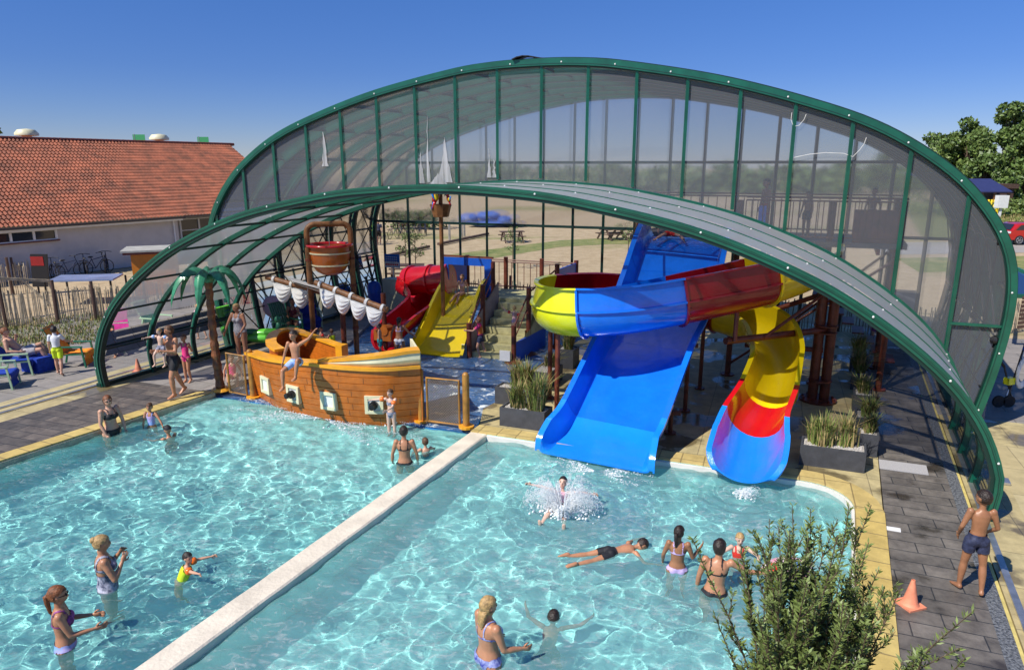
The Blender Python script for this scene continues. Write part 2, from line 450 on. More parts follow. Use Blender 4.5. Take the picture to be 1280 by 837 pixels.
    for s_ in (-1, 1): b.ell(hc+lat*.045*k*s_-head*.006*k-face*.003*k, lat*.006*k, face*.011*k, head*.017*k, 8, 6)
    b.ell(hc-head*.012*k+face*.053*k, lat*.009*k, face*.014*k, head*.016*k, 8, 6)
    vox = .0098
    co, no, fs = remeshed(b, vox, 2)
    # nearest bone per vertex
    bones = [('torso', pel-tor*.04, J['neck'], .07), ('head', hc-head*.03, hc+head*.03, .05), ('neck', J['neck'], J['neck']+head*.04, .03)]
    for n in 'lr':
        bones += [('thigh', J['h'+n], J['k'+n], .045), ('shin', J['k'+n], J['a'+n], .03), ('foot', J['a'+n], J['a'+n]+_n(P.get('foot'+n) or (bf.x, bf.y, bf.z-.05))*.1, .02),
                  ('uarm', J['s'+n], J['e'+n], .026), ('farm', J['e'+n], J['w'+n], .02), ('hand', J['w'+n], J['w'+n]+J['hand'+n][0]*.05, .02)]
    D = []; T = []
    for nm, p, q, r in bones:
        p = np.array(p); q = np.array(q); d = q-p
        t = ((co-p) @ d)/(d @ d); tc = np.clip(t, 0, 1)
        D.append(np.linalg.norm(co-p-tc[:, None]*d, axis=1)/r); T.append(t)
    D = np.array(D); T = np.array(T); ib = D.argmin(0); tt = T[ib, np.arange(len(co))]
    bn = np.array([x[0] for x in bones])[ib]
    rel = co-np.array(pel); X = rel @ np.array(shd); Y = rel @ np.array(bf); Z = rel @ np.array(tor)/.305
    hr = (co-np.array(hc))/k; HU = hr @ np.array(lat); HV = hr @ np.array(face); HW = hr @ np.array(head)
    # append small shapes
    ex = MB(); ex.v = [tuple(p) for p in co]; ex.f = list(fs); ex.m = [0]*len(fs)
    for n in 'lr':
        hd, pw, pt, wr = J['hand'+n]
        cu = P.get('curl'+n, P['curl'])
        sgn = -1 if pt.dot(pel-wr) < 0 else 1
        for i, (off, L) in enumerate(((-.017, .032), (-.006, .039), (.006, .042), (.017, .038))):
            p0 = wr+hd*.046+pw*off; p1 = p0+(hd+pt*sgn*cu*.35+pw*off*4).normalized()*L*.5; p2 = p1+(hd+pt*sgn*cu*1.3).normalized()*L*.5
            ex.tube([p0, p1, p2], [.0056, .0054, .0042], 6)
        p0 = wr+hd*.012+pw*.016; p1 = p0+(hd*.7+pw*.8).normalized()*.022; p2 = p1+(hd+pt*sgn*.3+pw*.2).normalized()*.018
        ex.tube([p0, p1, p2], [.0075, .0065, .005], 6)
    for s_ in (-1, 1):
        ex.mi = 1; ex.ell(hc+lat*.0175*k*s_+head*.002*k+face*.0475*k, lat*.0075*k, face*.004*k, head*.004*k, 8, 6)
        ex.ell(hc+lat*.0175*k*s_+head*.014*k+face*.0490*k, lat*.010*k, face*.003*k, head*.002*k, 8, 4)
    ex.mi = 2; ex.ell(hc-head*.036*k+face*.0475*k, lat*.013*k, face*.004*k, head*.004*k, 8, 6)
    ex.mi = 0
    # transform
    q = Matrix.Rotation(R(yaw), 3, 'Z')
    if rot is not None: q = q @ rot
    allp = np.array(ex.v) @ np.array(q).T*H
    if anchor == 'feet': off = Vector((0, 0, -allp[:, 2].min()))
    elif anchor == 'head': off = -(q @ hc)*H
    else: off = Vector((0, 0, 0))
    fin = MB(); fin.v = [tuple(p) for p in (allp+np.array(off))]; fin.f = ex.f; fin.m = ex.m
    body = fin.build('person', [M[skin], M['eye'], M['lip']], smooth=True)
    body.location = loc; WL[body.name] = Vector(loc)
    tag(body, label, cat, group)
    qn = np.array(q).T
    def world(p): return (np.array(p) @ qn)*H+np.array(off)
    farr = fs
    def extract(mask, offd, name, mat, extra=None, thick=None):
        mb = MB(); idx = {}
        for f in farr:
            if sum(mask[i] for i in f) >= len(f)*.6:
                g = []
                for i in f:
                    if i not in idx:
                        idx[i] = len(mb.v); mb.v.append(tuple(world(co[i]+no[i]*(offd if thick is None else thick[i]))))
                    g.append(idx[i])
                mb.f.append(tuple(g)); mb.m.append(0)
        if extra:
            e = MB(); extra(e)
            if e.v: mb.add([tuple(world(np.array(v))) for v in e.v], e.f)
        if mb.v: return mb.build(name, M[mat], body, smooth=True, local=True)
    for g in wear:
        nm, mat = g[0], g[1]
        to = bn == 'torso'; th = bn == 'thigh'; ua = bn == 'uarm'
        Y2 = Y
        if nm == 'swim_shorts':
            tl = g[2] if len(g) > 2 else .55
            msk = (to & (Z < .22)) | (th & (tt < tl)); extract(msk, .010, nm, mat)
        elif nm == 'swim_briefs': extract((to & (Z < .16)) | (th & (tt < .10)), .005, nm, mat)
        elif nm == 'bikini_bottom': extract((to & (Z < .12) & (Z > -.3)) | (th & (tt < .02)), .004, nm, mat)
        elif nm == 'bikini_top':
            st = (Z > .6) & (Z < 1.05) & (np.abs(np.abs(X)-.042) < .0075) & (to | (bn == 'neck'))
            fr = to & (Z > .56) & (Z < .78) & (Y > .0); bk = to & (Z > .60) & (Z < .67) & (Y <= .0)
            extract(fr | bk | st, .005, nm, mat)
        elif nm == 'swimsuit':
            msk = (to & (Z < .80) & ((Y > 0) | (Z < .5) | ((Z > .60) & (Z < .70) & (Y < 0)))) | (th & (tt < .05)) | ((Z >= .7) & (Z < 1.05) & (np.abs(np.abs(X)-.042) < .010) & (to | (bn == 'neck')))
            extract(msk, .005, nm, mat)
        elif nm == 'tankini':
            extract((to & (Z > .15) & (Z < .78)) | ((Z >= .7) & (Z < 1.05) & (np.abs(np.abs(X)-.042) < .010) & (to | (bn == 'neck'))), .006, nm, mat)
        elif nm == 'tshirt': extract((to & (Z > .05)) | (ua & (tt < .6)), .010, nm, mat)
        elif nm == 'dress': extract((to & (Z < .9)) | (th & (tt < .5)), .012, nm, mat)
        elif nm == 'float_vest': extract(to & (Z > .25) & (Z < .9), .018, nm, mat)
        elif nm == 'vest_panel': extract(to & (Z > .3) & (Z < .85) & (Y < .02), .026, nm, mat)
        elif nm == 'armband':
            for n in 'lr':
                p = J['s'+n].lerp(J['e'+n], .45); d = (J['e'+n]-J['s'+n]).normalized()
                a = d.cross(Vector((.3, .2, 1))).normalized(); c = d.cross(a)
                m_ = MB(); m_.loft([[p+d*t+a*r*math.cos(i*math.pi/6)+c*r*math.sin(i*math.pi/6) for i in range(12)] for t, r in ((-.04, .028), (-.032, .046), (0, .052), (.032, .046), (.04, .028))])
                m_.v = [tuple(world(np.array(v))) for v in m_.v]; m_.build(nm, M[mat], body, smooth=True, local=True)
        elif nm == 'sunglasses':
            m_ = MB()
            for s_ in (-1, 1):
                m_.ell(hc+lat*.018*k*s_+head*.002*k+face*.052*k, lat*.0125*k, face*.004*k, head*.007*k, 8, 6)
                m_.tube([hc+lat*.03*k*s_+head*.003*k+face*.045*k, hc+lat*.046*k*s_+head*.002*k], .003, 5)
            m_.v = [tuple(world(np.array(v))) for v in m_.v]; m_.build(nm, M[mat], body, smooth=True, local=True)
        elif nm == 'cap':
            msk = (bn == 'head') & (HW > .012)
            def ce(e): e.ell(hc+head*.018*k+face*.062*k, lat*.034*k, face*.034*k, head*.004*k, 10, 4)
            extract(msk, .010, nm, mat, ce)
    if hs != 'bald':
        isH = (bn == 'head') | (bn == 'neck')
        facem = (HV > .016) & (HW < .030-.4*np.abs(HU)*.2)
        low = {'short': -.030, 'bun': -.032, 'pony': -.032, 'long': -.062, 'bob': -.055}[hs]
        ears = (np.abs(HU) > .038) & (HW < .012) & (HV > -.012)
        msk = isH & ~facem & (HW > low) & ~ears
        thick = np.full(len(co), .007)+.008*np.clip((-HV)/.05, 0, 1)+.004*np.array([noise.noise(Vector(p)*60) for p in co])
        if hs == 'short': thick *= .8
        def he(e):
            if hs == 'bun': e.sphere(hc-face*.060*k+head*.035*k, .027*k, 10, 8)
            if hs == 'pony':
                a = hc-face*.060*k+head*.012*k
                bk2 = -face
                e.tube([a, a+bk2*.02-Vector((0, 0, .02)), a+bk2*.018-Vector((0, 0, .07)), a+bk2*.01-Vector((0, 0, .14)), a-Vector((0, 0, .17))], [.014, .020, .018, .012, .004], 8)
            if hs == 'long':
                for s_ in (-1, 0, 1):
                    a = hc-face*.035*k+lat*.022*s_*k-head*.03*k
                    e.tube([a+head*.02, a-face*.012-head*.03, a-face*.022-head*.075-Vector((0, 0, .02)), a-face*.02-head*.11-Vector((0, 0, .03))], [.022, .022, .017, .006], 8)
        extract(msk, .01, 'hair', hair, he, thick)
    return body, (lambda p: Vector(world(np.array(p)))+Vector(loc)), J

def yawto(dx, dy):
    """yaw so that the figure faces direction (dx, dy)"""
    return math.degrees(math.atan2(-dx, dy))
WZ = -.10         # water level of both pools
def WG(px, py): return G(px, py, WZ)
# ------------------------------------------------------------------ the bathers (built first)
PEOPLE_Z = {}
def inw(label, px, py, yaw, H, sub, **kw):
    """a bather standing in water: (px,py) is where the body meets the surface; sub = share of the height under water"""
    p = WG(px, py); SPOTS_.append((p.x, p.y)); return person(label, (p.x, p.y, WZ-sub*H), yaw, H, **kw)
SPOTS_ = []
A = dict
# a woman lower left, turned right, phone-like hands in front
inw('woman in a purple patterned bikini with ponytail and sunglasses, hands forward, lower left', 82, 806, -60, 1.68, .53, skin='skin2', hair='hair_or', hs='pony', female=True,
    pose=A(ul=(-.25, .25, -1), ur=(.15, .35, -1), fl=(.15, 1, -.1), fr=(-.15, 1, -.05), face=(.2, 1, 0)), wear=[('bikini_top', 'c_purple'), ('bikini_bottom', 'c_pinkb'), ('sunglasses', 'c_black')])
inw('woman in a navy patterned swimsuit with blond bun, hands clasped before her chest', 134, 731, -55, 1.70, .56, skin='skin2', hair='hair_bl', hs='bun', female=True, bulk=1.12,
    pose=A(ul=(-.3, .35, -1), ur=(.3, .35, -1), fl=(.55, .6, .9), fr=(-.55, .6, .9), face=(.1, 1, .05)), wear=[('swimsuit', 'c_navyp')])
inw('boy swimming in lime float vest with orange armbands, lower left pool', 224, 724, -70, 1.05, .62, skin='skin1', hair='hair_dk', hs='short', kid=True,
    pose=A(tor=(0, .45, 1), ul=(-.6, .8, -.2), ur=(.9, .5, .25), fl=(-.1, 1, 0), fr=(.8, .6, .2), face=(.7, .8, .15), tl=(-.05, -.3, -1), tr=(.05, -.1, -1)), wear=[('float_vest', 'c_lime'), ('armband', 'c_orange')])
inw('woman in a black bikini with auburn hair and glasses standing by the left pool edge', 140, 541, -118, 1.70, .50, skin='skin1', hair='hair_or', hs='bob', female=True, bulk=1.1,
    pose=A(ul=(-.2, .25, -1), ur=(.2, .1, -1), fl=(.1, .4, -1), fr=(-.1, .5, -1), face=(.35, 1, -.1)), wear=[('bikini_top', 'c_black'), ('bikini_bottom', 'c_black'), ('sunglasses', 'c_black')])
inw('small girl in a pink and blue tankini reaching toward the boy with the cap', 190, 532, 180, 1.12, .55, skin='skin2', hair='hair_br', hs='bun', kid=True,
    pose=A(ul=(-.7, .4, -.8), ur=(.3, .1, -1), fl=(-.6, .4, -.9), fr=(.1, .2, -1), face=(-.1, 1, -.15)), wear=[('tankini', 'c_pinkb')])
inw('boy in a black cap crouching low in the water beside the small girl', 214, 548, 60, 1.30, .80, skin='skin2', hair='hair_dk', hs='bald', kid=True,
    pose=A(tor=(0, .2, 1), ul=(-.6, .8, -.4), ur=(.6, .7, -.4), fl=(-.2, 1, 0), fr=(.2, 1, 0), face=(.2, 1, .1)), wear=[('cap', 'c_black'), ('swim_shorts', 'c_black')])
inw('woman seen from behind in a black strappy bikini near the ship stern', 506, 577, 5, 1.66, .56, skin='skin2', hair='hair_dk', hs='bun', female=True,
    pose=A(ul=(-.3, .1, -1), ur=(.3, .1, -1)), wear=[('bikini_top', 'c_black'), ('bikini_bottom', 'c_black')])
inw('child up to the neck in water next to the woman behind the ship', 532, 563, 25, 1.15, .78, skin='skin1', hair='hair_br', hs='short', kid=True, pose=A(ul=(-.6, .5, -.5), ur=(.6, .5, -.5)), wear=[('swim_shorts', 'c_teal')])
inw('ponytailed girl in a lilac bikini, seen from behind, right pool', 846, 712, -12, 1.42, .52, skin='skin3', hair='hair_dk', hs='pony', female=True,
    pose=A(ul=(-.3, .2, -1), ur=(.35, .15, -1), fr=(.6, .9, .45), fl=(0, .5, -.8), face=(.5, 1, 0)), wear=[('bikini_top', 'c_lilac'), ('bikini_bottom', 'c_lilac')])
inw('woman in a black bikini, back to us, reaching right toward the painted float', 893, 738, -15, 1.68, .56, skin='skin2', hair='hair_dk', hs='bob', female=True, bulk=1.08,
    pose=A(tor=(.05, .1, 1), ul=(-.25, .1, -1), ur=(.95, .25, -.55), fr=(1, .35, -.15), face=(.4, 1, -.1)), wear=[('bikini_top', 'c_black'), ('bikini_bottom', 'c_black')])
inw('wet-haired child with a red swimsuit facing us beside the olive tree', 923, 694, 170, 1.15, .70, skin='skinp', hair='hair_bl', hs='short', kid=True, pose=A(ul=(-.8, .5, -.3), ur=(.8, .5, -.3)), wear=[('tankini', 'c_red')])
inw('woman in a blue and white patterned bikini at the bottom edge, looking right', 610, 826, -55, 1.68, .50, skin='skin2', hair='hair_bl', hs='long', female=True, bulk=1.15,
    pose=A(ul=(-.2, .1, -1), ur=(.2, .25, -1), fr=(.15, 1, -.25), fl=(.1, .8, -.5), face=(.2, 1, 0)), wear=[('bikini_top', 'c_bluep'), ('bikini_bottom', 'c_bluep')])
p = WG(692, 770)
person('boy ducking just under the surface in dark trunks, seen from behind', (p.x, p.y, WZ-.02), -15, 1.40, skin='skin2', hair='hair_dk', hs='short', kid=True, anchor='head',
    pose=A(tor=(.05, .55, 1), ul=(-.9, .5, .1), ur=(.9, .5, .1), fl=(-.4, .9, 0), fr=(.5, .9, 0), tl=(-.3, .3, -1), tr=(.3, .2, -1), head=(0, .35, 1)), wear=[('swim_shorts', 'c_navy')])
# floating swimmer, horizontal facing right
a_ = WG(712, 700); b_ = WG(802, 684); mid = a_.lerp(b_, .55); yw = yawto(b_.x-a_.x, b_.y-a_.y)
person('swimmer in black trunks floating face down with a snorkel mask', (mid.x, mid.y, WZ+.0), yw, 1.30, skin='skin2', hair='hair_dk', hs='short', kid=True, anchor='pelvis',
    pose=A(tor=(0, 1, .05), tl=(-.15, -1, -.10), tr=(.12, -1, -.05), sl=(-.1, -1, .02), sr=(.12, -1, .05), ul=(-.6, .6, -.3), ur=(.7, .1, -.25), fl=(-.3, 1, -.3), fr=(.3, .9, -.3), head=(0, 1, .25), face=(.3, .3, -1), sh=(1, 0, -.1), footl=(0, -1, -.2), footr=(0, -1, -.2)), wear=[('swim_shorts', 'c_black')])
p = WG(700, 634)
person('slider lying back in white spray with a pink top just after landing', (p.x, p.y, WZ-.02), 165, 1.35, skin='skinp', hair='hair_dk', hs='short', kid=True, anchor='pelvis',
    pose=A(tor=(.1, -1, .35), tl=(-.2, 1, .15), tr=(.2, 1, .2), sl=(-.2, 1, -.2), sr=(.2, 1, -.2), ul=(-1, .1, .2), ur=(1, .1, .3), fl=(-1, .2, .1), fr=(1, .2, .2), head=(0, -.5, 1), face=(0, 1, .3)), wear=[('tankini', 'c_pinkl')])
# deck people
p = G(1210, 738)
person('boy in navy trunks walking away on the plank tiles beside the big arch', (p.x, p.y, .004), -8, 1.42, skin='skin3', hair='hair_dk', hs='short', kid=True,
    pose=A(tl=(-.06, .12, -1), tr=(.10, -.10, -1), sl=(-.05, .0, -1), sr=(-.02, -.25, -1), ul=(-.32, .0, -1), ur=(.36, -.05, -1), fl=(.15, .55, -.8), fr=(-.1, .7, -.6), face=(-.55, 1, -.1), footl=(-.2, 1, -.1), footr=(.5, 1, -.15)), wear=[('swim_shorts', 'c_navy', .5)])
p = G(222, 497)
mb_, wf, Jm = person('person in dark shorts stepping along the pool edge carrying a toddler', (p.x, p.y, .03), 150, 1.76, skin='skin2', hair='hair_br', hs='bob', bulk=1.05,
    pose=A(tl=(-.05, .42, -1), tr=(.05, -.25, -1), sl=(0, -.05, -1), sr=(.0, -.45, -1), ul=(-.35, .35, -1), ur=(.35, .35, -1), fl=(.5, .9, .2), fr=(-.3, .9, .1), face=(.2, 1, -.05)), wear=[('swim_shorts', 'c_black', .62)])
tp = wf(Vector((0, 0, .2)))+Vector((-.14, -.20, .0))
person('blond toddler with blue armbands and dark patterned trunks held in the arms', tp, 170, .92, skin='skinp', hair='hair_bl', hs='short', kid=True, anchor='pelvis',
    pose=A(tl=(-.4, .5, -.8), tr=(.4, .5, -.8), sl=(0, 0, -1), sr=(0, 0, -1), ul=(-.9, .2, -.1), ur=(.9, .2, -.1), fl=(-.3, 1, -.1), fr=(.4, .9, 0), face=(.2, 1, 0)), wear=[('swim_shorts', 'c_navyp', .4), ('armband', 'c_bluev')])
p = G(236, 477)
person('girl in a pink swimsuit behind the person carrying the toddler', (p.x, p.y, .0), 170, 1.25, skin='skin2', hair='hair_br', hs='short', kid=True,
    pose=A(ul=(-.5, .2, -.8), fl=(-.2, .7, .7), ur=(.4, .5, -.6), fr=(-.3, .9, .4), tl=(-.04, .2, -1), sl=(0, -.2, -1)), wear=[('swimsuit', 'c_pink')])
p = G(304, 452)
person('blond woman in a grey floral swimsuit standing behind the net panel', (p.x, p.y, .0), 165, 1.72, skin='skin2', hair='hair_bl', hs='short', female=True, bulk=1.08,
    pose=A(tor=(0, .12, 1), ul=(-.3, .1, -1), ur=(.5, .2, -1), fr=(.3, .3, -1), fl=(.35, .5, -.8), face=(.5, 1, 0)), wear=[('swimsuit', 'c_grey')])
p = G(292, 478)
person('child in a pink suit sitting behind the net panel by the palm, legs out', (p.x, p.y, .16), 200, 1.2, skin='skin1', hair='hair_br', hs='short', kid=True, anchor='pelvis',
    pose=A(tor=(0, -.1, 1), tl=(-.2, 1, .5), tr=(.2, 1, .55), sl=(0, .5, -1), sr=(0, .4, -1), ul=(-.5, -.1, -1), ur=(.5, -.1, -1)), wear=[('swimsuit', 'c_pink')])
p = G(371, 455, 1.33)
person('boy in light blue shorts sitting on the ship rail with one raised arm', (p.x, p.y, 1.38), 172, 1.45, skin='skin2', hair='hair_dk', hs='short', kid=True, anchor='pelvis',
    pose=A(tor=(.05, .0, 1), tl=(-.3, .95, .35), tr=(.28, .8, -.3), sl=(.12, .15, -1), sr=(.0, .1, -1), ul=(-.9, .1, .55), fl=(-.75, .1, .9), ur=(.45, -.05, -1), fr=(.25, .1, -1), face=(.25, 1, -.15)), wear=[('swim_shorts', 'c_lblue', .7)])
p = G(490, 540, -.1)
person('small girl with orange armbands in a navy bikini at the rightmost porthole', (p.x, p.y, -.26), 168, 1.12, skin='skinp', hair='hair_br', hs='short', kid=True,
    pose=A(ul=(.1, .5, -.5), ur=(1, .15, -.1), fl=(.4, .8, -.2), fr=(.9, -.2, -.2), tl=(-.04, 0, -1), tr=(.04, 0, -1), face=(.3, 1, -.2)), wear=[('bikini_top', 'c_navyp'), ('bikini_bottom', 'c_navyp'), ('armband', 'c_orange')])
p = G(368, 418)
person('woman in maroon sitting in a chair by the hall side, looking down', (p.x, p.y, .44), 190, 1.68, skin='skin2', hair='hair_br', hs='bun', female=True, anchor='pelvis',
    pose=A(tor=(0, -.15, 1), tl=(-.15, 1, -.02), tr=(.15, 1, -.02), sl=(0, .1, -1), sr=(0, .15, -1), ul=(-.2, .5, -1), ur=(.2, .5, -1), fl=(.3, 1, .1), fr=(-.3, 1, .1), face=(0, 1, -.4)), wear=[('tankini', 'c_maroon'), ('bikini_bottom', 'c_maroon')])
p = G(402, 432, -.1)
person('toddler sitting on a red float in the shallow blue pool', (p.x, p.y, .05), -70, .95, skin='skin1', hair='hair_br', hs='short', kid=True, anchor='pelvis',
    pose=A(tl=(-.2, 1, 0), tr=(.2, 1, 0), sl=(0, .8, -.6), sr=(0, .8, -.6), ul=(-.2, .6, -.8), ur=(.2, .6, -.8), fl=(0, 1, 0), fr=(0, 1, 0)), wear=[('swim_shorts', 'c_teal'), ('armband', 'c_redv')])
p = G(417, 437, -.1)
person('small child in a lime float vest kneeling in the shallow blue pool', (p.x, p.y, .08), 40, 1.0, skin='skin1', hair='hair_br', hs='short', kid=True, anchor='pelvis',
    pose=A(tor=(0, .2, 1), tl=(-.2, .9, -.3), tr=(.2, .9, -.3), sl=(0, -.2, -1), sr=(0, -.2, -1), ul=(-.2, .6, -.8), ur=(.2, .6, -.8)), wear=[('float_vest', 'c_lime'), ('swim_shorts', 'c_navy')])
p = G(500, 455, -.1)
person('girl from behind in a pale bikini near the foot of the red trough', (p.x, p.y, -.14), -10, 1.42, skin='skin3', hair='hair_dk', hs='pony', female=True,
    pose=A(tor=(0, .12, 1), ul=(-.5, .1, -.9), ur=(.6, .3, -.8), fl=(-.2, .3, -.9), fr=(.5, .6, -.6), tl=(-.1, .1, -1), tr=(.1, .25, -1)), wear=[('bikini_top', 'c_lilac'), ('bikini_bottom', 'c_white')])
p = G(476, 448, -.1)
person('child in teal trunks standing behind the dark red sail post', (p.x, p.y, -.14), 100, 1.10, skin='skin1', hair='hair_br', hs='short', kid=True, wear=[('swim_shorts', 'c_teal')])
p = G(577, 371, 1.30)
person('girl in a pink bikini sitting at the top of the yellow slide', (p.x+.02, p.y+.05, 1.43), 165, 1.25, skin='skin1', hair='hair_br', hs='short', kid=True, anchor='pelvis',
    pose=A(tor=(0, -.05, 1), tl=(.25, 1, -.12), tr=(.35, .9, -.25), sl=(.05, .8, -.9), sr=(.25, .9, -.6), ul=(-.35, -.05, -1), ur=(.35, .0, -1), fl=(0, .1, -1), fr=(0, .1, -1), face=(.1, 1, -.1)), wear=[('bikini_top', 'c_pinkl'), ('bikini_bottom', 'c_pinkl')])
p = G(601, 446, -.1)
person('girl with an orange float vest and pink sleeves wading left past the steps', (p.x, p.y, -.16), 80, 1.25, skin='skin1', hair='hair_or', hs='short', kid=True,
    pose=A(tor=(0, .12, 1), tl=(-.05, .3, -1), sl=(0, -.3, -1), tr=(.05, -.2, -1), sr=(0, -.4, -1), ul=(-.2, .7, -.6), ur=(.2, .6, -.6), fl=(0, 1, .05), fr=(0, 1, .05)), wear=[('tshirt', 'c_pink'), ('swim_shorts', 'c_navy', .5), ('vest_panel', 'c_orange')])
p = G(643, 424, .3)
person('small child in pale pink with an orange armband climbing the pale steps', (p.x, p.y, .33), 15, 1.0, skin='skinp', hair='hair_bl', hs='short', kid=True,
    pose=A(tl=(-.04, .3, -1), sl=(0, -.2, -1), ul=(-.7, .2, .2), fl=(-.4, .2, .5)), wear=[('swimsuit', 'c_pinkl'), ('armband', 'c_redv')])
pw = S(12.75, 6.15, 3.80)
person('child at the top of the wide blue slide, legs spread, about to go', pw, 175, 1.25, skin='skin1', hair='hair_dk', hs='short', kid=True, anchor='pelvis',
    pose=A(tor=(0, -.1, 1), tl=(-.5, 1, -.1), tr=(.6, .8, -.1), sl=(-.3, 1, -.4), sr=(.7, .7, -.3), ul=(-.9, .1, -.4), ur=(.9, .1, -.4)), wear=[('swim_shorts', 'c_red')])
# left deck
p = G(30, 463)
person('bare-chested man reclining in beige shorts on a blue towel, hand at his chin', (p.x+.05, p.y, .52), -62, 1.80, skin='skin1', hair='hair_or', hs='short', anchor='pelvis', bulk=1.08,
    pose=A(tor=(0, -.65, .85), tl=(-.2, 1, .35), tr=(.15, 1, .15), sl=(.0, .65, -1), sr=(.0, .55, -1), ul=(-.3, .35, -.8), fl=(.4, .3, 1), ur=(.35, .1, -1), fr=(.1, 1, -.1), head=(0, .1, 1), face=(.2, 1, .0)), wear=[('swim_shorts', 'c_grey', .75)])
p = G(76, 468)
person('boy in a white T-shirt, lime shorts and dark cap seen from behind', (p.x, p.y, .0), 15, 1.30, skin='skin1', hair='hair_dk', hs='short', kid=True,
    pose=A(tl=(-.06, .22, -1), tr=(.06, -.2, -1), sl=(0, 0, -1), sr=(0, -.35, -1), ur=(.5, .5, -.9), fr=(.3, .9, -.3)), wear=[('tshirt', 'c_white'), ('swim_shorts', 'c_lime', .75), ('cap', 'c_black')])
p = G(140, 442)
person('person in a maroon top bending forward in a chair behind the front arch', (p.x, p.y, .45), -160, 1.65, skin='skin2', hair='hair_br', hs='bun', female=True, anchor='pelvis',
    pose=A(tor=(0, .45, 1), tl=(-.2, 1, 0), tr=(.2, 1, 0), sl=(0, .0, -1), sr=(0, .1, -1), ul=(-.1, .6, -1), ur=(.1, .6, -1), fl=(.2, .6, -.8), fr=(-.2, .6, -.8), face=(0, 1, -.3)), wear=[('tankini', 'c_maroon')])
p = G(252, 424)
person('child in a pink top walking behind the palm trunk inside the canopy', (p.x, p.y, .0), 60, 1.15, skin='skin1', hair='hair_bl', hs='short', kid=True,
    pose=A(tl=(-.05, .3, -1), sl=(0, -.1, -1), tr=(.05, -.25, -1), sr=(0, -.4, -1)), wear=[('tshirt', 'c_pinkl'), ('swim_shorts', 'c_red')])
p = G(1092, 432)
person('child in a pink and white dotted dress at the far end of the plank path', (p.x, p.y, .0), 170, 1.15, skin='skin1', hair='hair_br', hs='short', kid=True, wear=[('dress', 'c_purple')])
# waiting on the tower
for i, (s, t, lab, H, w) in enumerate(((14.9, 7.2, 'tall child queuing on the tower deck, seen through the gable panes', 1.45, 'c_red'), (15.9, 7.4, 'middle child queuing behind the tower railing', 1.15, 'c_navy'), (17.4, 7.5, 'child at the right end of the queue on the tower', 1.25, 'c_black'))):
    pw = S(s, t, 3.69); person(lab, pw, 100+i*20, H, skin='skin2', hair='hair_dk', hs='short', kid=True, wear=[('swim_shorts', w)], group='children waiting on the slide tower')
# seated group far behind
for i, (px, py, w, lab) in enumerate(((466, 306, 'c_lime', 'cyclist in a yellow vest resting beyond the rear left corner'), (474, 305, 'c_navy', 'bare-armed person in navy beside the parked bicycles'))):
    p = G(px, py); person(lab, (p.x, p.y, -.02), 140+40*i, 1.7, skin='skin1', hair='hair_dk', hs='short', wear=[('tshirt', w), ('swim_shorts', 'c_black', .8)])
SPOTS.clear() if 'SPOTS' in globals() else None
# ------------------------------------------------------------------ ground
def poly_st(pts, z): return [tuple(S(s, t, z)) for s, t in pts]
def st_rect(mb, s0, s1, t0, t1, z): mb.add(poly_st([(s0, t0), (s1, t0), (s1, t1), (s0, t1)], z), [(0, 1, 2, 3)])
POOL_T0, POOL_T1 = -8.4, .45
# sand and grass field, one sheet with a hole where the paved area and pools are
mg = pm('dry_field', (.36, .28, .17), .95); nt = mg.node_tree; bs = nt.nodes['Principled BSDF']
tc = nt.nodes.new('ShaderNodeTexCoord')
def noise_node(nt, sc_, det=6, vec=None, rough=.6, sy=None):
    n = nt.nodes.new('ShaderNodeTexNoise'); n.inputs['Scale'].default_value = sc_; n.inputs['Detail'].default_value = det; n.inputs['Roughness'].default_value = rough
    if vec is not None: nt.links.new(vec, n.inputs['Vector'])
    return n
def ramp(nt, fac, stops):
    r = nt.nodes.new('ShaderNodeValToRGB')
    while len(r.color_ramp.elements) < len(stops): r.color_ramp.elements.new(.5)
    for e, (p, c) in zip(r.color_ramp.elements, stops): e.position = p; e.color = (*c, 1)
    nt.links.new(fac, r.inputs['Fac']); return r.outputs['Color']
def mixc(nt, fac, a, b, mode='MIX'):
    m = nt.nodes.new('ShaderNodeMix'); m.data_type = 'RGBA'; m.blend_type = mode
    if isinstance(fac, (int, float)): m.inputs[0].default_value = fac
    else: nt.links.new(fac, m.inputs[0])
    for i, x in ((6, a), (7, b)):
        if isinstance(x, tuple): m.inputs[i].default_value = (*x, 1)
        else: nt.links.new(x, m.inputs[i])
    return m.outputs[2]
mpf = nt.nodes.new('ShaderNodeMapping'); mpf.inputs['Scale'].default_value = (.45, 1.6, 1); mpf.inputs['Rotation'].default_value = (0, 0, .12)
nt.links.new(tc.outputs['Object'], mpf.inputs['Vector'])
n1 = noise_node(nt, .045, 7, mpf.outputs['Vector']); n2 = noise_node(nt, 1.3, 8, tc.outputs['Object']); n3 = noise_node(nt, 12, 4, tc.outputs['Object'])
sand = ramp(nt, n2.outputs['Fac'], [(.3, (.40, .29, .165)), (.7, (.56, .43, .27))])
gras = ramp(nt, n2.outputs['Fac'], [(.3, (.15, .17, .04)), (.7, (.32, .29, .10))])
mask = ramp(nt, n1.outputs['Fac'], [(.54, (0, 0, 0)), (.60, (1, 1, 1))])
col = mixc(nt, mask, sand, gras)
col = mixc(nt, .35, col, ramp(nt, n3.outputs['Fac'], [(.3, (.5, .5, .5)), (.7, (1.2, 1.2, 1.2))]), 'MULTIPLY')
nt.links.new(col, bs.inputs['Base Color'])
bp = nt.nodes.new('ShaderNodeBump'); bp.inputs['Strength'].default_value = .6; bp.inputs['Distance'].default_value = .06
nt.links.new(n3.outputs['Fac'], bp.inputs['Height']); nt.links.new(bp.outputs['Normal'], bs.inputs['Normal'])
HS0, HS1, HT0, HT1 = -9, 26, -14, 14.2
mb = MB()
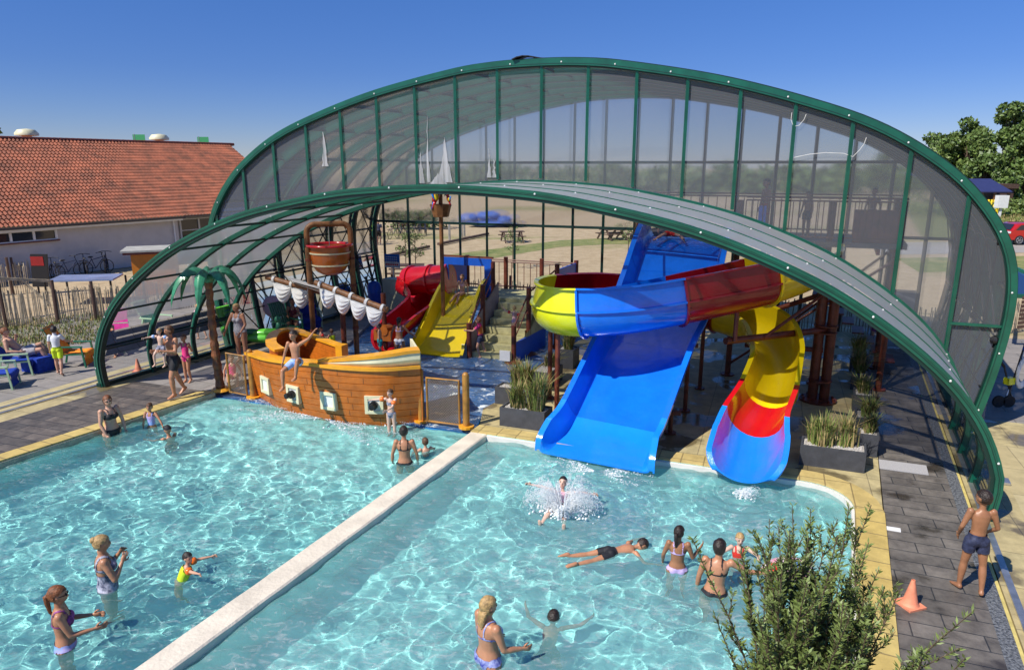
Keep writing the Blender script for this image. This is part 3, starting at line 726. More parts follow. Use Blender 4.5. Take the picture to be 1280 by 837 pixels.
inn = [S(HS0, HT0, 0), S(HS1, HT0, 0), S(HS1, HT1, 0), S(HS0, HT1, 0)]
out = [Vector((-700, -500, 0)), Vector((700, -700, 0)), Vector((700, 1200, 0)), Vector((-700, 1200, 0))]
vs = [tuple(p-Vector((0, 0, .03))) for p in inn+out]
mb.add(vs, [(0, 4, 5, 1), (1, 5, 6, 2), (2, 6, 7, 3), (3, 7, 4, 0)])
tag(mb.build('ground', mg), kind='structure')

grey_pave = brickmat('grey_concrete_paving', (.30, .27, .25), (.26, .24, .22), (.12, .11, .10), 1.2, .6, .01, nz=.25)
yel_conc = brickmat('sandy_concrete', (.50, .42, .22), (.47, .38, .19), (.27, .22, .12), 1.0, 1.0, .008, nz=.35, offset=0, wet=.56)
yel_dry = brickmat('dry_sandy_concrete', (.52, .44, .25), (.48, .39, .2), (.27, .22, .12), 1.2, 1.2, .008, nz=.22, offset=0)
dark_tile = brickmat('dark_wood_look_tiles', (.21, .185, .16), (.135, .12, .105), (.05, .05, .05), .80, .30, .009, rough=.5, rot=ANG_A, nz=.55, wet=.60)
dark_tile_dry = brickmat('dark_plank_tiles', (.175, .145, .12), (.10, .088, .078), (.04, .04, .04), 1.0, .30, .010, rough=.55, rot=ANG_A+.03, nz=.6)
coping_m = brickmat('yellow_coping_stones', (.62, .47, .16), (.58, .42, .13), (.30, .22, .09), .42, .9, .012, rough=.6, rot=ANG_A+math.pi/2-.065, nz=.3, offset=0)
coping_m2 = brickmat('yellow_coping_stones_across', (.60, .46, .18), (.57, .42, .15), (.30, .22, .09), .42, .9, .012, rough=.6, rot=ANG_A, nz=.3, offset=0)
strip_m = pm('yellow_edge_strip', (.62, .50, .16), .6, 0, (4, .2))
drain_m = pm('wet_drain_channel', (.022, .024, .028), .45, 0, (30, 1.2), (40, 1), col2=(.25, .26, .27))
pool_white = pm('white_pool_wall', (.74, .70, .64), .5, 0, (3, .07))
paving = []
def pave(name, mat, s0, s1, t0, t1, z=0.0, thick=.1):
    m_ = MB(); m_.prism(poly_st([(s0, t0), (s1, t0), (s1, t1), (s0, t1)], 0), z-thick, z); o = m_.build(name, mat); tag(o, kind='structure'); return o
pave('pavement', grey_pave, HS0, -1.05, HT0, HT1)
pave('pavement', yel_dry, -1.05, -.25, HT0, HT1, .001)
pave('pavement', yel_conc, -.25, .37, HT0, HT1, -.001)
# coping runs along a slightly skewed line: left edge s = 2.17 .. 2.7
def leftedge(t): return 2.62+(t-.5)*.075
mb = MB(); mb.prism(poly_st([(.37, HT0), (leftedge(HT0), HT0), (leftedge(.6), .6), (.37, .6)], 0), -.1, .002); tag(mb.build('pavement', dark_tile_dry), kind='structure')
mb = MB(); mb.prism(poly_st([(.37, .6), (2.9, .6), (2.9, 6.0), (1.5, 9.2), (1.0, HT1), (.37, HT1)], 0), -.1, .002); tag(mb.build('pavement', grey_pave), kind='structure')
mb = MB(); mb.prism(poly_st([(leftedge(POOL_T0), POOL_T0), (leftedge(POOL_T0)+.36, POOL_T0), (leftedge(.6)+.36, .6), (leftedge(.6), .6)], 0), -.12, .03); tag(mb.build('kerb', coping_m), kind='structure')
# near edge beyond the camera's view
pave('pavement', dark_tile_dry, leftedge(HT0), 17.42, HT0, POOL_T0-.36, .002)
pave('kerb', coping_m2, leftedge(POOL_T0), 17.42, POOL_T0-.36, POOL_T0, .03, .12)
# right pool coping with rounded corner
inner = [(17.42, POOL_T0)]
cx_, ct_, r_ = 16.55, -.42, .87
arc = [(cx_+r_*math.cos(a), ct_+r_*math.sin(a)) for a in [R(x) for x in range(0, 91, 10)]]
arco = [(cx_+(r_+.42)*math.cos(a), ct_+(r_+.42)*math.sin(a)) for a in [R(x) for x in range(0, 91, 10)]]
inner += arc; outer = [(17.86, POOL_T0)]+arco
inner += [(10.05, POOL_T1)]; outer += [(10.05, POOL_T1+.40)]
outer[1] = (17.86, ct_)
mb = MB()
mb.prism(poly_st([(17.42, POOL_T0), (17.86, POOL_T0), (17.86, ct_), (17.42, ct_)], 0), -.12, .03)
tag(mb.build('kerb', coping_m), kind='structure')
mb = MB()
for i in range(1, len(arc)+1):
    if i < len(arc)+1 and i+1 < len(inner):
        mb.prism(poly_st([inner[i], outer[i], outer[i+1], inner[i+1]], 0), -.12, .03)
tag(mb.build('kerb', coping_m2), kind='structure')
# sandy slabs of the slide area
mb = MB(); mb.prism(poly_st([(10.05, POOL_T1+.40)]+[p for p in arco[::-1][0:1]]+arco[::-1][1:]+[(17.86, HT1), (9.8, HT1), (9.3, 7.2), (9.75, 3.2), (9.6, 1.9)], 0), -.12, -.002)
tag(mb.build('pavement', yel_conc), kind='structure')
pave('pavement', dark_tile, 17.86, 18.95, HT0, HT1, .003)
pave('drain', drain_m, 18.95, 19.13, HT0, HT1, .0)
pave('yellow_line', strip_m, 19.13, 19.17, HT0, HT1, .004)
pave('pavement', yel_conc, 19.19, 19.9, HT0, 5.2, .002)
pave('pavement', yel_dry, 19.9, HS1, HT0, 3.6, .001)
pave('pavement', yel_conc, 19.9, HS1, 3.6, 5.2, .0005)
pave('pavement', grey_pave, 19.13, HS1, 5.2, HT1, .001)
# base slab under everything outside the pools, sealing the hole
# splash pad
padm = pm('blue_splash_floor', (.04, .22, .55), .3, 0, (5, .4)); 
pad_poly = [(2.9, .6), (10.05, .6), (9.6, 1.9), (9.75, 3.2), (9.3, 7.2), (9.8, HT1-.01), (1.0, HT1-.01), (1.5, 9.2), (2.9, 6.0)]
mb = MB(); mb.prism(poly_st(pad_poly, 0), -.35, -.125); tag(mb.build('splash_floor', padm), kind='structure')

# ------------------------------------------------------------------ pools
pool_tile = brickmat('pale_pool_lining', (.48, .95, .94), (.46, .93, .92), (.40, .85, .85), .5, .5, .008, rough=.5, nz=.10, offset=0)
def basin(name, poly, depth_fn, n=24):
    """walls and floor of a pool; poly is in (s,t)"""
    m_ = MB(); N = len(poly)
    for i in range(N):
        a, b_ = poly[i], poly[(i+1) % N]
        if a[1] > .55 and b_[1] > .55 or a[0] == b_[0] == 10.03 or a[0] == b_[0] == 10.43: continue
        m_.add([tuple(S(a[0], a[1], -.001)), tuple(S(b_[0], b_[1], -.001)), tuple(S(b_[0], b_[1], -1.6)), tuple(S(a[0], a[1], -1.6))], [(3, 2, 1, 0)])
    o = m_.build(name+'_wall', pool_tile); tag(o, kind='structure')
    s0 = min(p[0] for p in poly); s1 = max(p[0] for p in poly); t0 = min(p[1] for p in poly); t1 = max(p[1] for p in poly)
    m_ = MB(); m_.grid(lambda u, v: S(s0-.1+(s1-s0+.2)*u, t0-.1+(t1-t0+.2)*v, depth_fn(s0+(s1-s0)*u, t0+(t1-t0)*v)), 6, n)
    o = m_.build(name+'_floor', pool_tile, smooth=True); tag(o, kind='structure')
def depL(s, t): return -.15-min(1.05, max(0, (.45-t))**1.15*.26)
basin('paddling_pool', [(leftedge(POOL_T0)+.36, POOL_T0), (10.03, POOL_T0), (10.03, .6), (leftedge(.6)+.36, .6)], depL)
basin('plunge_pool', [(10.43, POOL_T0), (17.42, POOL_T0)]+arc+[(10.43, POOL_T1)], lambda s, t: -1.0)
# divider wall between the pools
div_m = pm('cream_wall_top', (.72, .64, .52), .6, 0, (2.2, .12), (18, .5))
mb = MB()
def divrow(t):
    j = .012*noise.noise(Vector((t*1.7, 3, 0))); j2 = .014*noise.noise(Vector((t*2.3, 9, 0)))
    return [S(10.03+j, t, -.18), S(10.03+j, t, -.012), S(10.055+j, t, .008), S(10.405+j2, t, .008+j2*.3), S(10.43+j2, t, -.012), S(10.43+j2, t, -.18)]
mb.loft([divrow(POOL_T0+(POOL_T1-POOL_T0)*k/120) for k in range(121)])
dw = tag(mb.build('dividing_wall', div_m, smooth=True, auto=35), 'long cream wall top that divides the two turquoise pools', 'low wall')
mb = MB(); mb.prism(poly_st([(10.05, POOL_T0), (10.41, POOL_T0), (10.41, POOL_T1), (10.05, .6)], 0), -1.6, -.18)
o_ = mb.build('submerged_face', pool_tile, dw)
# white rim under the coping of the plunge pool
mb = MB()
rim_i = [(10.43, POOL_T1)]+arc[::-1]+[(17.42, POOL_T0)]
for i in range(len(rim_i)-1):
    a, b_ = rim_i[i], rim_i[i+1]
    pa, pb = S(*a), S(*b_); d = (pb-pa).normalized(); n_ = Vector((d.y, -d.x, 0))
    mb.frame_box((pa+pb)/2+n_*.02+Vector((0, 0, -.12)), (pb-pa)/2, n_*.025, (0, 0, .105))
tag(mb.build('pool_edge_wall', pool_white), kind='structure')
mb = MB()
a, b_ = (leftedge(POOL_T0)+.36, POOL_T0), (leftedge(.6)+.36, .6); pa, pb = S(*a), S(*b_); d = (pb-pa).normalized(); n_ = Vector((d.y, -d.x, 0))
mb.frame_box((pa+pb)/2+n_*.012+Vector((0, 0, -.12)), (pb-pa)/2, n_*.012, (0, 0, .11))
tag(mb.build('pool_edge_wall', pm('sandy_pool_edge', (.40, .36, .26), .6, 0, (5, .2))), kind='structure')

# water
def watermat(name, tint, haze=.06, hazecol=(.3, .75, .78), bumpd=.02, foamy=0):
    """rippling refractive surface; the sun's caustics on the floor are traced through it"""
    m = bpy.data.materials.new(name); m.use_nodes = True; nt = m.node_tree
    nt.nodes.remove(nt.nodes['Principled BSDF']); out = nt.nodes['Material Output']
    tc = nt.nodes.new('ShaderNodeTexCoord')
    rf = nt.nodes.new('ShaderNodeBsdfRefraction'); rf.inputs['IOR'].default_value = 1.33; rf.inputs['Roughness'].default_value = 0; rf.inputs[0].default_value = (*tint, 1)
    df = nt.nodes.new('ShaderNodeBsdfDiffuse'); df.inputs[0].default_value = (*hazecol, 1)
    # pale streaks painted into the haze for sun glitter and caustics, with some foam
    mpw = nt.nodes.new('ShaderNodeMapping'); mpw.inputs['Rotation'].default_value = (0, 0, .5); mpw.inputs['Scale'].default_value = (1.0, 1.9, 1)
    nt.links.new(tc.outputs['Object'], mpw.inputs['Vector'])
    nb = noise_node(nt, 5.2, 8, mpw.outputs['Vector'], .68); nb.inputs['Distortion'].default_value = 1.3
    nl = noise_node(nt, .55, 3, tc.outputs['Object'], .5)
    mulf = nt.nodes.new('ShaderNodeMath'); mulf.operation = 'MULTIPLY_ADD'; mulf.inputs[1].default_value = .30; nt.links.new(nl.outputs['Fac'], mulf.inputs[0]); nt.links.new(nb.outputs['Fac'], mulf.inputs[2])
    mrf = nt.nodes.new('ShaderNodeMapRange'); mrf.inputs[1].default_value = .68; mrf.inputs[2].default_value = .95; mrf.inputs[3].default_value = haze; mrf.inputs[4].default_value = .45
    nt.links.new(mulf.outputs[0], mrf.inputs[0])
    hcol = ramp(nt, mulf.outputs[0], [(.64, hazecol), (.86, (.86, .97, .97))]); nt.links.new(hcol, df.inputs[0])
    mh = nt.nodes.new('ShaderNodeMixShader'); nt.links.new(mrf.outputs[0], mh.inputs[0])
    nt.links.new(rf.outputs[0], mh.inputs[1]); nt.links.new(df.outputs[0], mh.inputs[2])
    gl = nt.nodes.new('ShaderNodeBsdfGlossy'); gl.inputs['Roughness'].default_value = .06
    fr = nt.nodes.new('ShaderNodeFresnel'); fr.inputs[0].default_value = 1.33
    b1 = noise_node(nt, 9, 7, mpw.outputs['Vector'], .65); b1.inputs['Distortion'].default_value = .5
    bp = nt.nodes.new('ShaderNodeBump'); bp.inputs['Strength'].default_value = 1; bp.inputs['Distance'].default_value = bumpd
    nt.links.new(b1.outputs['Fac'], bp.inputs['Height'])
    for x in (gl, fr): nt.links.new(bp.outputs['Normal'], x.inputs['Normal'])
    ms = nt.nodes.new('ShaderNodeMixShader'); nt.links.new(fr.outputs[0], ms.inputs[0]); nt.links.new(mh.outputs[0], ms.inputs[1]); nt.links.new(gl.outputs[0], ms.inputs[2])
    last = ms.outputs[0]
    if foamy:
        fn = noise_node(nt, 3.5, 8, tc.outputs['Object'], .7)
        fr2 = ramp(nt, fn.outputs['Fac'], [(foamy, (0, 0, 0)), (foamy+.1, (1, 1, 1))])
        fd = nt.nodes.new('ShaderNodeBsdfDiffuse'); fd.inputs[0].default_value = (.75, .82, .85, 1)
        mf = nt.nodes.new('ShaderNodeMixShader'); nt.links.new(fr2, mf.inputs[0]); nt.links.new(last, mf.inputs[1]); nt.links.new(fd.outputs[0], mf.inputs[2]); last = mf.outputs[0]
    nt.links.new(last, out.inputs['Surface'])
    return m
def wave(x, y, amp=1.0):
    h = 0; x *= 1.4; y *= 1.4
    for (kx, ky, a, p) in ((1.1, 2.3, .012, .3), (-2.2, 1.4, .010, 1.7), (3.6, -.8, .008, 4.), (.7, 4.4, .008, 2.2), (5.2, 3.1, .006, .9), (-4.1, 5.0, .006, 3.3), (8.3, -5.1, .002, 1.1), (-6.2, -9.0, .002, 5.0)):
        h += a*math.sin(kx*x+ky*y+p+1.6*noise.noise(Vector((x*.5, y*.5, p))))
    h += .026*noise.noise(Vector((x*2.6, y*2.6, 4.1)))+.010*noise.noise(Vector((x*6.0, y*6.0, 8.1)))
    return h*amp*.74
SPOTS = []   # (x, y, radius, strength) rings around bathers
def water(name, corner, mat, z, amp, step=.04, clip=None):
    (s0, t0), (s1, t1) = corner
    nu = int((s1-s0)/step); nv = int((t1-t0)/step)
    def fn(u, v):
        p = S(s0+(s1-s0)*u, t0+(t1-t0)*v, z)
        h = wave(p.x, p.y, amp)
        for x, y, r, a in SPOTS:
            d = math.hypot(p.x-x, p.y-y)
            if d < r: h += a*.018*math.cos(d*22)*(1-d/r)
        p.z += h; return p
    m_ = MB(); m_.grid(fn, nu, nv); return tag(m_.build(name, mat, smooth=True), kind='structure')
# ------------------------------------------------------------------ enclosure
LOWP = [(0, 5.08), (1.4, 5.02), (2.7, 4.87), (4.8, 4.42), (6.6, 3.74), (7.8, 3.05), (8.75, 2.3), (9.35, 1.58), (9.68, .85), (9.72, .45), (9.66, 0)]
BIGP = [(0, 7.83), (1.1, 7.8), (2.2, 7.68), (4.3, 7.28), (6.2, 6.74), (7.6, 6.20), (8.8, 5.45), (9.6, 4.65), (10.1, 3.8), (10.28, 2.8), (10.2, 1.5), (9.95, 0)]
def smoothprof(P_, n):
    """dense points by arc length through a Catmull-Rom curve of the half profile, mirrored"""
    pts = [(-r, z) for r, z in P_[::-1]]+[(r, z) for r, z in P_[1:]]
    pts = [Vector((a, b, 0)) for a, b in pts]; dense = []
    for i in range(len(pts)-1):
        p0 = pts[max(i-1, 0)]; p1 = pts[i]; p2 = pts[i+1]; p3 = pts[min(i+2, len(pts)-1)]
        for k in range(12):
            t = k/12
            dense.append(.5*((2*p1)+(-p0+p2)*t+(2*p0-5*p1+4*p2-p3)*t*t+(-p0+3*p1-3*p2+p3)*t**3))
    dense.append(pts[-1])
    L = [0]
    for i in range(1, len(dense)): L.append(L[-1]+(dense[i]-dense[i-1]).length)
    res = []; j = 0
    for k in range(n+1):
        d = L[-1]*k/n
        while j < len(L)-2 and L[j+1] < d: j += 1
        f = (d-L[j])/max(1e-9, L[j+1]-L[j]); res.append(dense[j].lerp(dense[j+1], min(1, f)))
    nr = []
    for i in range(len(res)):
        t = (res[min(i+1, n)]-res[max(i-1, 0)]).normalized(); nr.append(Vector((-t.y, t.x, 0)))
    return [(p.x, p.y, q.x, q.y) for p, q in zip(res, nr)]
LC, BC = 9.68, 9.71
lowp = smoothprof(LOWP, 96); bigp = smoothprof(BIGP, 120)
def zat(P_, r):
    r = abs(r)
    for (a, za), (b, zb) in zip(P_, P_[1:]):
        if a <= r <= b and b > a: return za+(zb-za)*(r-a)/(b-a)
    return 0
def archmb(mb, prof, c, t, n0, n1, t0, t1):
    """rectangular tube following the profile: radial offsets n0..n1, axial t+t0..t+t1"""
    rings = []
    for s, z, ns, nz in prof:
        rings.append([S(c+s+ns*n, t+tt, max(-.01, z+nz*n)) for n, tt in ((n0, t0), (n1, t0), (n1, t1), (n0, t1))])
    mb.loft(rings)
poly_roof = glassy('polycarbonate_roof', (.92, .93, .95), (.60, .60, .64), .10, .20, 0, .5)
poly_low = glassy('polycarbonate_low_roof', (.96, .96, .98), (.97, .96, 1.0), .42, .35, 0, .38, fgain=.4)
poly_gable = glassy('polycarbonate_gable', (.85, .88, .92), (.48, .51, .56), .28, .25, 0, .5, fgain=.7, blur=.25)
poly_back = glassy('polycarbonate_rear', (.78, .79, .80), (.45, .45, .42), .18, .2, 0, .5, blur=.75)
clear_glass = glassy('clear_pane', (.93, .95, .94), (.5, .5, .5), .02, .03)
def bolts(mb, prof, c, t, n, tt, every, start=3):
    for i in range(start, len(prof)-2, every):
        s, z, ns, nz = prof[i]
        mb.ell(S(c+s+ns*n, t+tt, z+nz*n), (.02, 0, 0), (0, .02, 0), (0, 0, .02), 6, 4)
low = thing('low_canopy', 'low green arched pool enclosure with grey panes spanning the ship and slides', 'pool enclosure', S(LC, 2, 0))
LT = [0.0, 1.41, 2.82, 4.22]
for i, t in enumerate(LT):
    m_ = MB()
    if i == 0:
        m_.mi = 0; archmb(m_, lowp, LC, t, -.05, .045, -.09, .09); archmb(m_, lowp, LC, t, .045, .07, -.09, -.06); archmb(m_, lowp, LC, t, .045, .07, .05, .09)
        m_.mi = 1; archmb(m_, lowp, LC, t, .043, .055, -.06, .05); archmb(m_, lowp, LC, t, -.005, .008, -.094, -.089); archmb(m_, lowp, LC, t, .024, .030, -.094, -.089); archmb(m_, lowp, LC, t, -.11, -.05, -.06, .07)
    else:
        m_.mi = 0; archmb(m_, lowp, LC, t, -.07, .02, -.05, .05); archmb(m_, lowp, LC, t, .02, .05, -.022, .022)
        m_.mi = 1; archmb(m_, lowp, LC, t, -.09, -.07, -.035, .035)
    m_.mi = 2; bolts(m_, lowp, LC, t, .03, -.092, 6, 2+i)
    m_.build('arch', [M['green'], M['dkgreen'], M['white_dot']], low, auto=40)
def bay(parent, prof, c, t0, t1, mat, off=.0, zmin=0.0, name='roof_panel', step=1):
    m_ = MB(); idx = [i for i in range(0, len(prof), step) if prof[i][1] >= zmin]
    rows = []
    for i in idx:
        s, z, ns, nz = prof[i]; rows.append([S(c+s+ns*off, t0, z+nz*off), S(c+s+ns*off, t1, z+nz*off)])
    for a, b_ in zip(rows, rows[1:]): m_.add([a[0], b_[0], b_[1], a[1]], [(0, 1, 2, 3)])
    return m_.build(name, mat, parent, smooth=True)
for a, b_ in zip(LT, LT[1:]):
    m_ = MB()
    bay(low, lowp, LC, a+(.09 if a == 0 else .022), b_-.022, poly_low, .035, 1.55)
    for sgn in (-1, 1):
        m_ = MB(); pr = [p for p in lowp if p[1] < 1.6 and p[0]*sgn > 0]; pr.sort(key=lambda p: p[1])
        for p, q in zip(pr, pr[1:]): m_.add([S(LC+p[0], a+.08, p[1]), S(LC+q[0], a+.08, q[1]), S(LC+q[0], b_-.08, q[1]), S(LC+p[0], b_-.08, p[1])], [(0, 1, 2, 3)])
        m_.build('lower_pane', clear_glass, low, smooth=True)
PI_L = [4, 9, 14, 20, 26, 32, 38, 44, 52, 58, 64, 70, 76, 82, 87, 92]
for k, i in enumerate(PI_L):
    s, z, ns, nz = lowp[i]
    m_ = MB(); m_.bar(S(LC+s-ns*.05, .06, z-nz*.05), S(LC+s-ns*.05, LT[-1]-.06, z-nz*.05), .04, .05); m_.build('purlin', M['dkgreen'], low)
m_ = MB()
for sgn in (0, 1):
    s = (-.05, LC*2+.05)[sgn]
    m_.bar(S(s, -.1, .05), S(s, 4.3, .05), .16, .09)
    m_.build('base_rail', M['dkgreen'], low); m_ = MB()

hall = thing('tall_pool_hall', 'tall green arched pool hall with grey translucent gable above the slides', 'pool hall', S(BC, 8, 0))
BT = [4.34+1.35*k for k in range(7)]
for i, t in enumerate(BT):
    m_ = MB(); big = (i == 0)
    if big:
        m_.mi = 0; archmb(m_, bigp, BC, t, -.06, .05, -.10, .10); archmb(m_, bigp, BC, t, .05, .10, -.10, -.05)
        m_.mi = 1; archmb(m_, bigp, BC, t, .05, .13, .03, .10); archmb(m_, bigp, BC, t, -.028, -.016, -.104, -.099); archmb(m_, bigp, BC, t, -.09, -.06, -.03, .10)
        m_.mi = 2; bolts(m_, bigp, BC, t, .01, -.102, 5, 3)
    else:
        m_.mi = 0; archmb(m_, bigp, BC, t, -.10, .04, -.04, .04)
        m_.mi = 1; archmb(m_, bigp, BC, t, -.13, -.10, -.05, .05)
    m_.build('arch', [M['green'], M['dkgreen'], M['white_dot']], hall, auto=40)
for a, b_ in zip(BT, BT[1:]): bay(hall, bigp, BC, a+.06, b_-.06, poly_roof, .03, 2.0)
for a, b_ in zip(BT, BT[1:]):
    for sgn in (-1, 1):
        m_ = MB(); pr = [p for p in bigp if p[1] < 2.1 and p[0]*sgn > 0]; pr.sort(key=lambda p: p[1])
        for p, q in zip(pr, pr[1:]): m_.add([S(BC+p[0], a+.06, p[1]), S(BC+q[0], a+.06, q[1]), S(BC+q[0], b_-.06, q[1]), S(BC+p[0], b_-.06, p[1])], [(0, 1, 2, 3)])
        m_.build('lower_pane', clear_glass, hall, smooth=True)
for i in [6, 12, 18, 25, 32, 39, 46, 53, 60, 67, 74, 81, 88, 95, 102, 108, 114]:
    s, z, ns, nz = bigp[i]
    m_ = MB(); m_.bar(S(BC+s, BT[0]+.1, z), S(BC+s, BT[-1]-.1, z), .04, .05); m_.build('purlin', M['dkgreen'], hall)
# X bracing between the side posts (both sides)
def braces(sgn):
    for a, b_ in zip(BT, BT[1:]):
        m_ = MB()
        def pt(t, z):
            best = min((p for p in bigp if p[0]*sgn > 0), key=lambda p: abs(p[1]-z)); return S(BC+best[0]-best[2]*.12, t, z)
        for z0, z1 in ((.1, 1.9), (2.1, 4.0)):
            m_.tube([pt(a, z0), pt(b_, z1)], .022, 5); m_.tube([pt(b_, z0), pt(a, z1)], .022, 5)
        for z in (1.95, 2.08, 1.0, 4.0): m_.tube([pt(a, z), pt(b_, z)], .02, 5)
        m_.sphere(pt(a, 2.0), .09, 8, 6)
        m_.build('cross_brace', M['black'], hall)
braces(-1); braces(1)
# front gable infill above the low canopy
tg = BT[0]
GW = 1.13
k0 = -8
svals = [BC+.25+GW*k for k in range(-9, 9)]
def lowz(s): return zat(LOWP, s-LC)+.12
def bigz(s): return zat(BIGP, s-BC)-.05
for s in svals:
    if abs(s-BC) > 10.0: continue
    z0, z1 = lowz(s), bigz(s)
    if abs(s-LC) > 9.5: z0 = 1.4
    if z1-z0 < .2: continue
    m_ = MB(); m_.bar(S(s, tg-.03, z0), S(s, tg-.03, z1), .065, .05); m_.build('mullion', M['green'], hall)
edges = [BC-10.2]+[s for s in svals if abs(s-BC) < 10.0]+[BC+10.2]
for a, b_ in zip(edges, edges[1:]):
    m_ = MB(); n = 6; rows = []
    for i in range(n+1):
        s = a+(b_-a)*i/n; z0 = lowz(s) if abs(s-LC) < 9.6 else .3
        z1 = max(bigz(s), z0+.01); rows.append((S(s, tg+.02, z0-.06), S(s, tg+.02, z1)))
    for p, q in zip(rows, rows[1:]): m_.add([p[0], q[0], q[1], p[1]], [(0, 1, 2, 3)])
    m_.build('gable_pane', poly_gable, hall)
# closing strip between low canopy and gable
m_ = MB(); archmb(m_, [p for p in lowp if p[1] > .5], LC, tg-.02, .02, .08, -.03, .04); m_.build('flashing', M['green'], hall)
m_ = MB(); m_.bar(S(svals[-1], tg-.03, 2.3), S(BC+10.25, tg-.03, 2.3), .06, .05); m_.build('transom', M['green'], hall)
# weathered white residue on the panels
stain_m = glassy('lime_residue', (.9, .9, .9), (.85, .85, .85), .34, .4, .25, .3)
def shard(s, z0, z1, w):
    m_ = MB(); rr = random.Random(int(s*100)); pts = []
    n = 9
    L_ = []; R_ = []
    for i in range(n+1):
        f = i/n; ww = w*(1-f)**1.3+.01
        L_.append(S(s-ww/2+rr.uniform(-.02, .02), tg-.012, z0+(z1-z0)*f)); R_.append(S(s+ww/2+rr.uniform(-.02, .02), tg-.012, z0+(z1-z0)*f))
    b = L_+R_[::-1]; back = [p+BX*.006 for p in b]; N = len(b)
    m_.add(b+back, [tuple(range(N)), tuple(range(N, 2*N))[::-1]]+[(i, (i+1) % N, N+(i+1) % N, N+i) for i in range(N)])
    m_.build('lime_stain', stain_m, hall)
def gs_at(px, py):
    """s,z on the gable plane seen at a picture point, used once to copy stains"""
    u = (px-640)/F; v = (418.5-py)/F; d = Vector((u, v*_s+_c, v*_c-_s)); nrm = Vector((-AX.y, AX.x, 0)); p0 = S(0, tg)
    t = (p0.dot(nrm))/d.dot(nrm); p = Vector((0, 0, CAMH))+d*t; return toS(p)[0], p.z
for (px, y0, y1, w) in ((407, 208, 165, .18), (557, 228, 172, .42), (527, 229, 190, .22), (536, 228, 145, .07), (612, 222, 186, .10), (618, 222, 200, .09), (548, 230, 216, .5)):
    s_, z0_ = gs_at(px, y0); _, z1_ = gs_at(px, y1); shard(s_, z0_, z1_, w)
cab = [gs_at(*q) for q in ((993, 197), (1012, 193), (1032, 191), (1055, 192), (1066, 196), (1075, 187), (1080, 180), (1083, 172))]
m_ = MB(); m_.tube([S(a, tg-.045, b) for a, b in cab], .006, 5); m_.build('cable', M['sail'], hall)
cab = [gs_at(*q) for q in ((990, 141), (989, 150), (992, 158), (999, 157), (1005, 150), (1008, 143))]
m_ = MB(); m_.tube([S(a, tg-.045, b) for a, b in cab], .006, 5); m_.build('cable', M['sail'], hall)
# rear wall
tb = BT[-1]
GWb = 1.13
sb = [BC+GWb*(k+.35) for k in range(-9, 9)]
for s in sb:
    z1 = bigz(s)
    if abs(s-BC) > 10: continue
    m_ = MB(); m_.bar(S(s, tb, 0), S(s, tb, z1), .09, .07); m_.build('mullion', M['dkgreen'], hall)
eb = [BC-10.0]+[s for s in sb if abs(s-BC) < 10.0]+[BC+10.0]
for a, b_ in zip(eb, eb[1:]):
    m_ = MB(); m_.add([S(a, tb+.03, 3.35), S(b_, tb+.03, 3.35), S(b_, tb+.03, max(3.36, bigz(b_))), S(a, tb+.03, max(3.36, bigz(a)))], [(0, 1, 2, 3)]); m_.build('rear_pane', poly_back, hall)
    m_ = MB(); m_.add([S(a, tb+.03, 0), S(b_, tb+.03, 0), S(b_, tb+.03, 3.3), S(a, tb+.03, 3.3)], [(0, 1, 2, 3)]); m_.build('rear_clear_pane', clear_glass, hall)
for z, ww in ((3.32, .07), (5.6, .07)):
    r_ = 10.2 if z < 4 else 8.5
    m_ = MB(); m_.bar(S(BC-r_, tb-.02, z), S(BC+r_, tb-.02, z), ww, .09); m_.build('transom', M['dkgreen'], hall)
for sgn in (0, 1):
    s = (-.08, BC*2+.08)[sgn]
    m_ = MB(); m_.bar(S(s, 4.2, .05), S(s, 12.6, .05), .18, .09); m_.build('base_rail', M['dkgreen'], hall)
# loose dark flap on the ridge
sx, _z = gs_at(655, 75)
m_ = MB()
for i in range(6):
    f = i/6; f2 = (i+1)/6
    a = S(sx-.25+.8*f, tg, 7.93+.13*math.sin(f*3)*(1-f)); b_ = S(sx-.25+.8*f2, tg, 7.93+.13*math.sin(f2*3)*(1-f2))
    m_.bar(a, b_, .35*(1-f*.7), .02)
m_.build('ridge_flap', M['black'], hall)
# floor rails that carry the canopy
for s, nm in ((-.22, 'left'), (-.60, 'l2'), (19.30, 'r')):
    m_ = MB(); m_.bar(S(s, HT0, .012), S(s, HT1, .012), .09, .03)
    lab = {'left': 'steel floor rail beside the left feet of the low canopy', 'l2': 'second steel floor rail, nearer the loungers', 'r': 'steel floor rail under the right feet of the low canopy'}[nm]
    tag(m_.build('floor_rail', M['metal']), lab, 'rail', 'floor rails')
m_ = MB(); m_.bar(S(20.15, -4.5, .03), S(20.15, .55, .03), .14, .05); m_.bar(S(20.25, -4.5, .06), S(20.25, .55, .06), .03, .03)
tag(m_.build('floor_rail', M['metal']), 'short loose steel rail on the sandy slabs right of the boy in trunks', 'rail', 'floor rails')
def crom(pts, n):
    pts = [Vector(p) for p in pts]; out = []
    for i in range(len(pts)-1):
        p0 = pts[max(i-1, 0)]; p1 = pts[i]; p2 = pts[i+1]; p3 = pts[min(i+2, len(pts)-1)]
        for k in range(n):
            t = k/n; out.append(.5*((2*p1)+(-p0+p2)*t+(2*p0-5*p1+4*p2-p3)*t*t+(-p0+3*p1-3*p2+p3)*t**3))
    out.append(pts[-1]); return out
def lerpk(keys, x):
    if x <= keys[0][0]: return keys[0][1]
    for (a, va), (b, vb) in zip(keys, keys[1:]):
        if x <= b: return va+(vb-va)*(x-a)/(b-a)
    return keys[-1][1]
